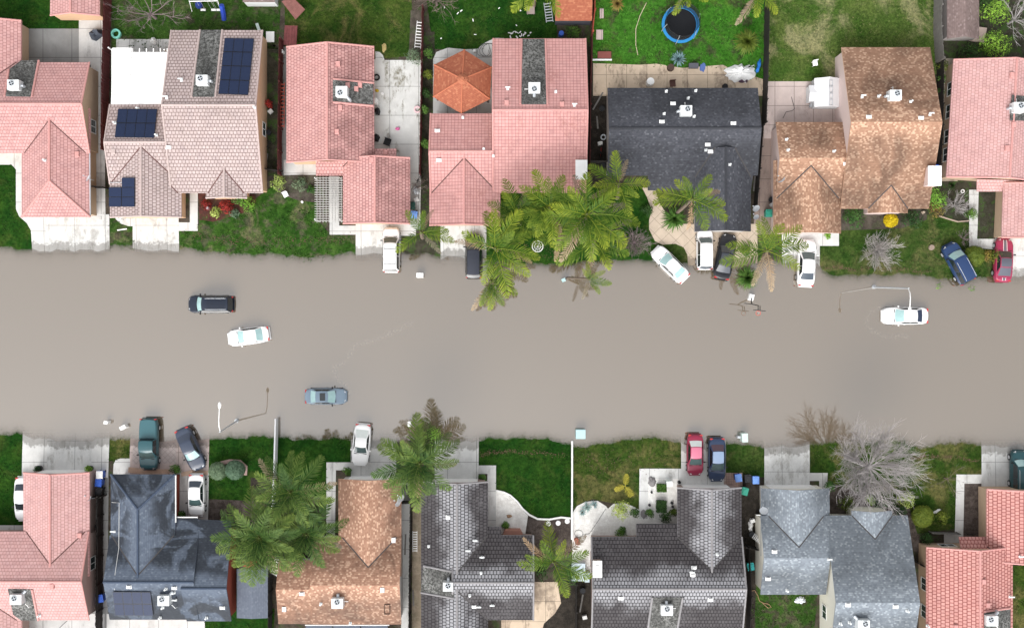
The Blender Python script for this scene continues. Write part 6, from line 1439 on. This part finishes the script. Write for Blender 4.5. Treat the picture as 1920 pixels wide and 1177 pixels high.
for zz, rr in ((.9, 1.66), (2.55, 1.72)): b.v += [Vector((tc.x + rr * math.cos(t * math.pi / 18), tc.y + rr * math.sin(t * math.pi / 18), zz)) for t in range(36)]
b.f += [(t, (t + 1) % 36, 36 + (t + 1) % 36, 36 + t) for t in range(36)]; b.build('net', m.m, root)
b = MB(); pts = [Vector((tc.x + 1.72 * math.cos(t * math.pi / 18), tc.y + 1.72 * math.sin(t * math.pi / 18), 2.55)) for t in range(37)]; b.tube(pts, .02, 4, False); b.build('hoop', M_black, root)
# ladders
def ladder(label, a, c, za, zb, w=.42, n=9, mat=None):
    A_, B_ = W(*a, za), W(*c, zb); d = (B_ - A_); L = d.length; d.normalize(); s_ = d.cross(Vector((0, 0, 1))).normalized() * w / 2; root = thing('ladder', label, 'ladder', A_)
    for s2 in (-1, 1): b = MB(); b.tube([A_ + s_ * s2, B_ + s_ * s2], .035, 4); b.build('rail', mat or M_white, root)
    for i in range(n): b = MB(); p = A_ + d * L * (i + .5) / n; b.box(p, (w, .09, .06), math.atan2(s_.y, s_.x)); b.build('rung', mat or M_white, root)
ladder('white ladder lying on the bare strip by the fence', (788, 40), (783, 91), .35, .35, .62, 9)
ladder('white orchard ladder leaning between palms and brown roof', (522, 1047), (513, 1078), 1.9, .4, .6, 7); ladder('white ladder leaning on the cream wall of the pale house', (1412, 1003), (1430, 1017), .6, 2.4, .5, 7)
ladder('red ladder hung on the fence beside the ribbed pink house', (530, 155), (529, 240), 1.1, 1.1, .4, 12, M_redbright); ladder('aluminium ladder lying along the black fence by the charcoal tiled house', (778, 995), (778, 1034), .3, .3, .45, 9); ladder('metal ladder rack standing beside the orange roofed shed', (1026, 5), (1031, 42), .6, .6, .7, 7, M_galv)
# lean-to boards
def boards(name, label, cat, q, mat, n=9, th=.06):
    root = thing(name, label, cat, q[0])
    b = MB()
    for i in range(n):
        u0, u1 = i / n, (i + .94) / n; b.prism([q[0].lerp(q[1], u0), q[0].lerp(q[1], u1), q[3].lerp(q[2], u1), q[3].lerp(q[2], u0)], th)
    b.build('planks', mat, root); return root
boards('board_stack', 'weathered reddish plank lean-to by the white walled shed', 'boards', [W(528, 3, 1.8), W(548, -6, 1.6), W(572, 18, 1.2), W(554, 37, 1.2)], plain('plank_rust', (.20, .085, .075), .8, var=.5))
boards('board_stack', 'dark red wooden bench boards by the fence top', 'boards', [W(534, 48, .9), W(558, 49, .9), W(556, 86, .9), W(531, 84, .9)], plain('plank_red', (.15, .045, .045), .75, var=.5), 5)
# play set with slide
root = thing('swing_set', 'white swing set with blue slide in the back yard', 'swing set', G(385, 18)); z = 2.0
b = MB(); A_, B_ = W(355, 3, z), W(408, 2, z); b.tube([A_, B_], .05, 6)
for p, q in ((A_, (360, 22)), (A_, (352, -6)), (B_, (414, 20)), (B_, (406, -8))): b.tube([p, G(*q)], .04, 5)
b.build('frame', M_white, root)
for x in (372, 392, 402):
    b = MB(); p = W(x, 3, z); b.tube([p + Vector((-.2, 0, 0)), p + Vector((-.2, -.4, -1.5))], .012, 3); b.tube([p + Vector((.2, 0, 0)), p + Vector((.2, -.4, -1.5))], .012, 3); b.box(p + Vector((0, -.4, -1.5)), (.5, .22, .05)); b.build('swing', M_white, root)
b = MB(); p0, p1 = W(415, 10, 1.5), W(420, 38, .25); b.tube([p0, p0.lerp(p1, .5) - Vector((0, 0, .15)), p1], .26, 6); b.build('slide', plain('slide_blue', (.03, .07, .42), .4), root)
b = MB(); p = W(373, 10, .9); b.cyl(p, .4, .3, 14, .3); b.build('saucer_seat', plain('navy_plastic', (.02, .04, .18), .4), root)
# misc yard things
def disc(name, label, cat, px, py, r, h, mat, group=None, ring=False, z=0):
    p = G(px, py); b = MB()
    if ring: b.ring(p + Vector((0, 0, .02 + z)), r * .62, r, h, 24)
    else: b.cyl(p + Vector((0, 0, z)), r, h, 18, r * .9)
    return tag(b.build(name, mat, None, True, 40), label, cat, group)
for i, (x, y, t) in enumerate(((1028, 981, 'first, largest'), (1046.5, 980, 'middle'), (1063.5, 976.5, 'last, nearest the low white wall,'))): disc('stepping_stone', 'round white stepping stone in dark mulch, %s of three' % t, 'stepping stone', x, y, .27, .07, M_white, 'round stepping stones')
disc('paddling_pool', 'turquoise ringed black tub beside the dark red fence', 'tub', 219, 65, .50, .30, plain('turquoise', (.20, .55, .45), .5), None, True)
for nm, lb, ct, x, y, r, h, mt in [
 ('tyre', 'car tyre leaning on the ribbed pink house wall', 'tyre', 706.5, 146, .34, .22, M_tyre), ('tyre', 'white rimmed wheel in the charcoal house side yard', 'tyre', 1131, 258, .30, .2, M_galv), ('tyre', 'white ring planter in the shrub bed', 'planter', 1804, 359, .2, .15, M_white), ('wheel', 'pink wheel toy by the patio fence', 'toy', 782.5, 206, .36, .18, plain('pale_pink_toy', (.72, .50, .52), .5))]: disc(nm, lb, ct, x, y, r, h, mt, None, True)
for nm, lb, ct, x, y, r, h, mt in [
 ('water_heater', 'white cylindrical tank on the beige patio', 'tank', 1218, 156, .42, .8, M_white), ('bucket', 'white bucket at the gazebo patio edge', 'bucket', 889.5, 97, .15, .35, M_white), ('barrel', 'white capped blue drum near the orange shed', 'drum', 1052, 66, .28, .7, M_bluebin), ('plant_pot', 'terracotta pot by the scalloped gravel', 'plant pot', 1083, 1016, .26, .4, plain('terracotta', (.30, .09, .06), .7)),
 ('plant_pot', 'second terracotta pot touching the scalloped gravel', 'plant pot', 1080.5, 1011, .24, .4, plain('terracotta', (.30, .09, .06), .7)), ('plant_pot', 'black pot in the white forecourt border', 'plant pot', 1217.5, 946, .14, .3, M_black), ('plant_pot', 'black pot at the forecourt garage corner', 'plant pot', 1273, 903, .17, .35, M_black), ('plant_pot', 'black pot against the charcoal forecourt wall', 'plant pot', 1259.5, 942, .16, .3, M_black), ('plant_pot', 'black pot just below another against the forecourt wall', 'plant pot', 1261, 949, .13, .28, M_black), ('plant_pot', 'small dark pot midway down the white border', 'plant pot', 1221.5, 922, .12, .26, M_black),
 ('bowl', 'white bowl on the stained patio', 'bowl', 717, 176, .14, .12, M_white), ('ball', 'white ball on the patchy lawn near the pergola', 'ball', 567, 379, .13, .24, M_white), ('plant_pot', 'brown pot on the beige patio by the agave', 'plant pot', 1257, 128, .38, .4, plain('brown_pot', (.07, .045, .035), .8)), ('plant_pot', 'black bowl planter at the charcoal house rear wall', 'plant pot', 1359, 163, .30, .3, M_black), ('drum', 'white topped barrel by the hipped pink house fence', 'barrel', 530, 99, .22, .6, M_white), ('stump', 'cut tree stump in the front lawn by the blue suv', 'stump', 1746, 464, .30, .2, plain('stump_wood', (.26, .20, .16), .8)), ('bird_bath', 'round grey fountain bowl under the tall palm fronds', 'bird bath', 1095, 449, .32, .7, M_galv), ('light_dome', 'pale globe lamp beside the red mulch bed', 'garden light', 391, 391, .17, .4, M_galv)]: disc(nm, lb, ct, x, y, r, h, mt)
def potplant(label, px, py, pal, rad):
    p = G(px, py); root = thing('potted_plant', label, 'potted plant', p); b = MB(); b.cyl(p, .26, .5, 14, .34); b.build('pot', M_black, root); b = MB(); leaves(b, p + Vector((0, 0, .75)), rad, rad, .35, 160, .08, random.Random(int(px))); b.build('foliage', LEAF[pal], root, True, None, False)
potplant('potted dark plant at the bleached driveway', 76, 877, 'dark', .34); potplant('potted lime plant at the corner pink garage door', 171, 877, 'lime', .42)
# round wire table under the palms
p = W(1008, 462, .75); root = thing('garden_table', 'round white wire garden table on the lawn among palms', 'table', (p.x, p.y, g(p.x, p.y)))
b = MB(); b.ring(p, .52, .60, .03, 30); b.ring(p, .30, .34, .02, 24)
for i in range(12): a_ = i * math.pi / 6; b.tube([p, p + Vector((math.cos(a_) * .55, math.sin(a_) * .55, .01))], .012, 3)
b.build('table_top', M_trim, root)
for i in range(3): a_ = i * 2.09; b = MB(); b.tube([p + Vector((math.cos(a_) * .2, math.sin(a_) * .2, 0)), Vector((p.x + math.cos(a_) * .45, p.y + math.sin(a_) * .45, g(p.x, p.y)))], .02, 4); b.build('leg', M_trim, root)
def chair(label, px, py, rz, mat, s=.5, name='garden_chair'):
    p = G(px, py); root = thing(name, label, 'chair', p, R(rz)); b = MB(); b.box((0, 0, .42), (s, s, .05)); b.build('seat', mat, root, False); b = MB(); b.box((0, s * .48, .68), (s, .05, .5)); b.build('backrest', mat, root, False)
    for x in (-1, 1):
        for y in (-1, 1): b = MB(); b.tube([(x * s * .42, y * s * .42, 0), (x * s * .42, y * s * .42, .42)], .025, 4); b.build('leg', mat, root, False)
chair('white garden chair on the edge of the planting bed', 537, 366, 25, M_white); chair('white plastic chair alone on the straw lawn', 1526, 121, 10, M_white); chair('dark chair on the beige patio near the house', 1260, 159, 5, plain('chair_brown', (.10, .05, .04), .7), .6); chair('black armchair on the stained patio corner', 727, 268, -20, M_black, .7); chair('wooden garden bench seat by the palm top edge', 995, 22, 90, plain('chair_wood', (.30, .24, .22), .7), .8)
def blob(name, label, cat, px, py, rx, ry, h, mat, seed=0, n=26, group=None, rz=0):
    r = random.Random(seed + int(px)); p = G(px, py); b = MB(); rows = [[], []]; M = Matrix.Rotation(R(rz), 3, 'Z'); ph_ = [r.uniform(.72, 1.15) for _ in range(n)]
    v0 = [p + M @ Vector((math.cos(i * 6.283 / n) * rx * ph_[i], math.sin(i * 6.283 / n) * ry * ph_[i], .04)) for i in range(n)]
    v1 = [p + M @ Vector((math.cos(i * 6.283 / n) * rx * ph_[i] * .6, math.sin(i * 6.283 / n) * ry * ph_[i] * .6, h * r.uniform(.5, 1.1))) for i in range(n)]
    b.add(v0 + v1 + [p + Vector((0, 0, h * .8))], [(i, (i + 1) % n, n + (i + 1) % n, n + i) for i in range(n)] + [(n + i, n + (i + 1) % n, 2 * n) for i in range(n)]); return tag(b.build(name, mat, None, True, 50), label, cat, group)
blob('tarp', 'crumpled white tarp spread over a pile on the beige patio', 'tarp', 1387, 138, 1.55, 1.0, .5, M_white); blob('pool_toy', 'blue inflatable toy by the white tarp', 'toy', 1422, 124, .22, .8, .35, plain('toy_blue', (.03, .20, .60), .4), 1, 16, None, -15); blob('clothes_heap', 'red and dark rags beside the white tarp', 'rags', 1394, 152, .55, .22, .2, plain('rag', (.10, .06, .09), .8), 2, 14); blob('towel', 'blue towel flung on the beige patio', 'towel', 1317, 127, .38, .5, .12, plain('towel_blue', (.10, .16, .40), .8), 3, 14); boxy('storage_box', 'grey storage box on the beige patio next to the blue towel', 'box', 1301, 123, 1.0, .5, .45, plain('box_grey', (.09, .09, .11), .6))
blob('tarp', 'dark grey folded tarpaulin by the dark red fence', 'tarp', 181, 66, .75, .75, .8, plain('tarp_grey', (.05, .058, .075), .7), 4, 8); blob('furniture_cover', 'white cloth draped chair behind the white patio cover', 'cover', 288, 78, .36, .40, .6, M_white, 5); blob('dog', 'white and black bundle by the pergola garage wall', 'bag', 779, 357, .42, .5, .5, plain('bag_white', (.60, .63, .66), .6), 6); blob('debris', 'white bundles heaped in the dark side yard', 'bags', 1407, 985, .25, .75, .4, M_white, 7); blob('debris', 'clear plastic sheet on the muddy back yard', 'plastic sheet', 1500, 1124, .62, .36, .25, plain('sheet_plastic', (.55, .58, .62), .3), 8); blob('garden_ornament', 'small coloured garden figure on white gravel', 'ornament', 954.5, 967, .28, .2, .45, plain('figure', (.32, .20, .12), .6), 9, 10); blob('furniture_cover', 'white sheet wrapped round the olive shrub edge', 'cloth', 1756, 958, .5, .16, .25, M_white, 10, 16, None, 30)
blob('stone', 'big tan boulder at the tan house corner bed', 'stone', 1731, 398, .26, .2, .3, plain('boulder', (.45, .36, .28), .9), 11, 10); blob('stone', 'flat yellow boulder in the mossy back lawn', 'stone', 720, 90, .25, .5, .15, plain('flatstone', (.42, .33, .14), .9), 12, 12); blob('stone_heap', 'heap of grey stones on the white forecourt', 'stones', 1222, 902, .42, .55, .25, plain('heap_grey', (.20, .19, .19), .9), 13, 18); blob('stone', 'grey flat stone beside the forecourt green bush', 'stone', 1207, 963, .36, .5, .12, plain('heap_grey', (.20, .19, .19), .9), 14, 12)
boxy('utility_box', 'pale green box at the forecourt hedge', 'utility box', 1255.5, 907, .6, .55, .7, M_palegreen, 3, .95, None, None, M_white)
blob('toy', 'pink toy tricycle on the stained patio', 'toy', 746, 242, .26, .2, .35, plain('toy_pink', (.65, .15, .35), .5), 15, 10); blob('tool_caddy', 'yellow and black tool beside the ribbed pink wall', 'tool', 707, 170, .22, .18, .3, plain('tool_yellow', (.60, .42, .03), .5), 16, 10)
boxy('gas_meter', 'white water heater box against the ribbed pink wall', 'box', 704.5, 189, .34, .55, 1.1, M_trim); blob('bicycle_bag', 'black covered grill by the ribbed pink wall', 'grill', 708, 210, .40, .42, .8, M_black, 17, 12); blob('grill', 'black bag heap by the ribbed pink wall corner', 'bag', 706, 258, .36, .5, .6, M_black, 18, 12)
def bike(label, px, py, rz, mat):
    p = G(px, py); root = thing('bicycle', label, 'bicycle', p, R(rz)); 
    for x in (-.5, .5):
        b = MB(); pts = [Vector((x + .32 * math.cos(t * .5236), .12 * math.sin(t * .5236), .33 + .31 * math.sin(t * .5236))) for t in range(13)]; b.tube(pts, .022, 4, False); b.build('wheel', M_tyre, root, False)
    b = MB(); b.tube([(-.5, 0, .33), (-.15, .1, .75), (.38, .12, .78), (.5, 0, .33)], .022, 4); b.tube([(-.15, .1, .75), (0, 0, .3), (.38, .12, .78)], .022, 4); b.build('frame', mat, root, False)
    b = MB(); b.tube([(.36, -.15, .92), (.38, .12, .86), (.36, .4, .92)], .018, 4); b.build('handlebar', M_black, root, False); b = MB(); b.box((-.17, .1, .84), (.25, .12, .06)); b.build('saddle', M_black, root, False)
bike('black bicycle in the gap beside the ribbed pink garage', 788, 338, 60, M_black); bike('red framed bicycle in the charcoal house side yard', 1127, 286, 80, plain('bike_red', (.35, .03, .03), .5)); bike('dark bicycle leaning in the solar house side yard', 508, 275, 70, M_black); bike('silver bicycle behind the corner pink house bins', 181, 1010, 85, M_galv); bike('grey bicycle under the trampoline side palm', 1405, 130, 20, M_galv)
def lying_tube(name, label, cat, pts, r, mat, z=.05, n=5):
    b = MB(); b.tube([G(x, y, z) for x, y in pts], r, n, False); return tag(b.build(name, mat, None, True, 60), label, cat)
HB = plain('hose_black', (.05, .05, .05), .6)
lying_tube('garden_hose', 'coiled grey hose on the gazebo patio', 'hose', [(905 + 11 * math.cos(t * .45) * (1 + .25 * math.sin(t * 1.3)) + t * .35, 94 + 15 * math.sin(t * .45) * (1 + .2 * math.cos(t * .9))) for t in range(44)], .022, HB)
lying_tube('garden_hose', 'brown hose looping across the muddy back yard', 'hose', [(1405, 1108), (1415, 1106), (1421, 1116), (1424, 1126), (1432, 1130), (1442, 1132), (1446, 1138), (1440, 1139), (1430, 1130)], .03, plain('hose_brown', (.36, .22, .13), .7), .08)
lying_tube('garden_hose', 'thin hose curving over the white gravel', 'hose', [(1085 + 8 * math.cos(t * .6), 1000 + 7 * math.sin(t * .6)) for t in range(12)] + [(1105, 1000), (1122, 975), (1136, 953)], .018, HB)
lying_tube('garden_hose', 'dark hose on the pinkish patio', 'hose', [(1468, 222), (1474, 210), (1485, 208), (1490, 204), (1486, 190), (1484, 182)], .025, HB)
lying_tube('plank', 'white plank on the scrappy strip of grass', 'plank', [(220, 431.5), (238, 429)], .07, M_white)
lying_tube('pipe', 'white downpipe on the pale house side', 'pipe', [(1418, 965), (1434, 966)], .05, M_white, 2.4); lying_tube('pole', 'bent black pole on the back patio of the corner pink house', 'pole', [(126, 1163), (118, 1170), (110, 1178)], .03, M_black, .3)
b = MB(); p = G(1084, 1070); b.box(p + Vector((.0, .0, .3)), (1.4, 1.8, .5)); b.box(p + Vector((.9, -.55, .25)), (.5, 1.0, .4)); tag(b.build('spa_cover', plain('pale_blue_cover', (.58, .68, .74), .5)), 'pale blue slab cover beside the white chimney', 'cover')
lying_tube('garden_hose', 'black hose draped on the pale blue slab cover', 'hose', [(1083, 1085), (1085, 1072), (1092, 1070), (1098, 1076), (1106, 1086)], .035, HB, .62)
solid('board', 'white board lying at the solar house rear corner', 'board', M_white, lambda b: b.box(G(507, 70) + Vector((0, 0, .1)), (.85, 1.1, .06)))
solid('surfboard', 'pale blue ironing board behind the solar house', 'board', M_palegreen, lambda b: b.box(W(484, 52, .8), (.3, .9, .05), R(20)))
solid('wall', 'bay of brick and window panes in front of the charcoal tiled house', 'bay wall', plain('bay_brick', (.34, .17, .13), .8), lambda b: b.prism([W(943, 1003.5, 1.5), W(947, 994, 1.5), W(975, 994.5, 1.5), W(980, 1003.5, 1.5)][::-1], 1.6))
# planter boxes, pallets, steps near the bright lawn
for lb, x, y, w, d, m_ in (('small pinkish paving slab by the bright red fence', 1124, 66, .7, 1.0, C_pink), ('upper pinkish paving slab by the bright red fence', 1128, 26, .4, 1.0, C_pink), ('white sill block at the corner of the bright lawn', 1129, 113, 2.0, .16, M_white), ('terracotta tiled block at the bright lawn corner', 1133, 104, 1.4, .7, plain('tile_red', (.22, .07, .06), .7))): solid('paving_slab', lb, 'slab', m_, lambda b: b.box(G(x, y) + Vector((0, 0, .08)), (w, d, .14)))
# solar awning at the bottom edge under the brown house
q = [(573, 1170.5), (729, 1171), (728, 1230), (573, 1230)]
root = thing('patio_cover', 'dark glass patio cover behind the brown shingled house', 'patio cover', G(650, 1190))
for i in range(3): b = MB(); a, c = 573 + 52 * i, 573 + 52 * i + 50; b.prism([W(a, 1171, 2.4), W(c, 1171, 2.4), W(c, 1235, 2.2), W(a, 1235, 2.2)], .05); b.build('panel', plain('awning_panel', (.07, .085, .12), .3), root)
b = MB(); b.tube([W(572, 1171, 2.42), W(730, 1171, 2.42)], .06, 4); b.build('frame', M_white, root)
for x in (575, 728): p = W(x, 1225, 1.2); b = MB(); b.box((p.x, p.y, 1.1), (.1, .1, 2.3)); b.build('post', M_white, root)
# weeds floating near the blue suv
for lb, x, y in (('floating clump of bright weed near the blue suv', 1761, 537), ('trailing bright weed behind the blue suv', 1822, 540)):
    r = random.Random(x); p = W(x, y, .0); b = MB(); leaves(b, (p.x, p.y, .0), .36, .36, .05, 70, .07, r); o = b.build('water_weed', LEAF['lime'], None, True, None, False); tag(o, lb, 'weed')
# grass: short blades standing in the lawns and through the shallow edge of the flood

def in_poly(pts, x, y):
    c = False; j = len(pts) - 1
    for i in range(len(pts)):
        a, b_ = pts[i], pts[j]
        if (a.y > y) != (b_.y > y) and x < (b_.x - a.x) * (y - a.y) / (b_.y - a.y) + a.x: c = not c
        j = i
    return c
r = random.Random(3); GM = {}
for pts, mn in LAWNS:
    x0, x1 = max(-56, min(p.x for p in pts)), min(56, max(p.x for p in pts)); y0, y1 = max(-34, min(p.y for p in pts)), min(34, max(p.y for p in pts))
    if x1 <= x0 or y1 <= y0: continue
    for _ in range(int((x1 - x0) * (y1 - y0) * 9)):
        x, y = r.uniform(x0, x1), r.uniform(y0, y1)
        if not in_poly(pts, x, y): continue
        if math.sin(x * 1.3 + 2 * math.sin(y)) + math.sin(y * 1.7 + x * .4) + r.uniform(-1, 1) < .1: continue
        z = g(x, y)
        if z < -.06: continue
        b = GM.setdefault(mn, MB()); sh = r.random()
        for k in range(3):
            a_ = r.random() * 6.28; h_ = r.uniform(.04, .13) * (1.5 if 'bright' in mn or 'dirt' in mn or 'patchy' in mn else 1); w_ = r.uniform(.03, .07); q = Vector((x + r.uniform(-.08, .08), y + r.uniform(-.08, .08), z))
            b.add([q + Vector((math.cos(a_) * w_, math.sin(a_) * w_, -.01)), q - Vector((math.cos(a_) * w_, math.sin(a_) * w_, .01)), q + Vector((math.sin(a_) * h_, math.cos(a_) * h_, h_))], [(0, 1, 2)], min(1, max(0, sh + r.uniform(-.2, .2))))
GC = dict(lawn_dark=((.016, .045, .010), (.045, .095, .02)), lawn_mid=((.025, .06, .012), (.075, .13, .03)), lawn_olive=((.032, .06, .014), (.10, .12, .04)), lawn_bright=((.035, .13, .015), (.09, .27, .035)), lawn_straw=((.04, .09, .018), (.24, .24, .10)), lawn_patchy=((.022, .06, .012), (.075, .15, .03)), lawn_dirt=((.025, .065, .013), (.085, .15, .035)))
for mn, b in GM.items():
    if mn not in GC: continue
    o = b.build('grass', leaf_mat('grass_' + mn, *GC[mn], .0, False), None, True, None, False); tag(o, 'short tufts of grass standing in the lawns, ' + {'lawn_dark': 'deep green', 'lawn_mid': 'mid green', 'lawn_olive': 'olive green', 'lawn_bright': 'bright green', 'lawn_straw': 'straw coloured', 'lawn_patchy': 'patchy', 'lawn_dirt': 'scruffy and sparse'}[mn], 'grass', None, 'stuff')

# litter and flood debris
r = random.Random(11)
for i in range(26):
    x, y = (r.uniform(955, 1006), r.uniform(60, 70)) if i < 15 else (r.uniform(820, 1000), r.uniform(8, 75))
    p = G(x, y, .04); b = MB(); b.box(p, (r.uniform(.14, .30), r.uniform(.07, .12), .03), r.random() * 3.1); tag(b.build('paper_scrap', M_white), 'small white scrap lying on the dark lawn behind the gazebo', 'litter', 'white scraps on the gazebo back lawn')
M_litter = plain('brown_litter', (.12, .075, .05), .9, var=.5)
def debris(label, pts, n, w):
    b = MB()
    for i in range(n):
        k = r.randrange(len(pts) - 1); t = r.random(); a, c = pts[k], pts[k + 1]; p = G(a[0] + (c[0] - a[0]) * t + r.gauss(0, w), a[1] + (c[1] - a[1]) * t + r.gauss(0, w) + 2 * math.sin(t * 9 + k), .05)
        s_ = r.uniform(.03, .09); rz = r.random() * 6.28; u = Vector((math.cos(rz), math.sin(rz), r.uniform(-.2, .2))) * s_; v_ = Vector((-math.sin(rz), math.cos(rz), r.uniform(-.2, .2))) * s_ * .45
        b.add([p - u, p + v_, p + u, p - v_], [(0, 1, 2, 3)])
    return tag(b.build('flood_debris', M_litter, None, True, None, False), label, 'debris', None, 'stuff')
debris('brown flood debris line across the deep green lawn', [(902, 852), (935, 846), (990, 848), (1062, 852)], 260, 2.2)
debris('brown flood debris line across the lawn with the bleached shrub', [(1545, 500), (1600, 504), (1680, 503), (1745, 512)], 320, 2.2)
debris('brown flood debris line on the lawn right of the big bare tree', [(1705, 858), (1760, 854), (1838, 864)], 260, 2.2)
debris('brown leaf litter across the patchy lawn by the pergola', [(360, 440), (420, 452), (500, 450), (600, 452), (655, 448)], 320, 4)
debris('brown leaf litter on the dark soil under the palm cluster', [(930, 440), (1000, 470), (1080, 480), (1200, 470)], 420, 12)
debris('twigs and leaves on the olive lawn by the low white wall', [(1090, 860), (1150, 868), (1250, 862)], 220, 14)
# odds and ends in the side yards
it = 0
for lb, nm, ct, grp, spots, fn in [
 ('weathered plank lying in a dark side yard', 'plank', 'plank', 'loose planks in the side yards', [(500, 300, 80), (1120, 230, 95), (1414, 345, 85), (760, 1020, 88), (1090, 1130, 80), (1405, 1150, 92), (188, 1060, 90), (1756, 285, 85), (775, 1120, 92), (1121, 190, 60)], lambda b, p, a: b.box(p + Vector((0, 0, .06)), (r.uniform(1.2, 2.2), .16, .05), R(a))),
 ('small black tub left in a side yard', 'tub', 'tub', 'black tubs in the side yards', [(505, 250, 0), (1128, 205, 0), (1130, 310, 0), (1408, 1000, 0), (770, 925, 0), (760, 912, 0), (1092, 1105, 0), (186, 985, 0), (1720, 1130, 0), (1445, 375, 0)], lambda b, p, a: b.cyl(p, .24, .4, 12, .3)),
 ('pale crate left in a side yard', 'crate', 'crate', 'pale crates in the side yards', [(1125, 270, 10), (1447, 384, 30), (1410, 975, 20), (1096, 1155, 15), (508, 210, 40), (184, 1135, 5), (1752, 270, 12), (781, 375, 25)], lambda b, p, a: b.box(p + Vector((0, 0, .2)), (.5, .38, .4), R(a), None, .92))]:
    mt = {'plank': M_greywood, 'tub': M_blkbin, 'crate': M_trim}[nm]
    for x, y, a in spots: b = MB(); fn(b, G(x, y), a); tag(b.build(nm, mt), lb, ct, grp)
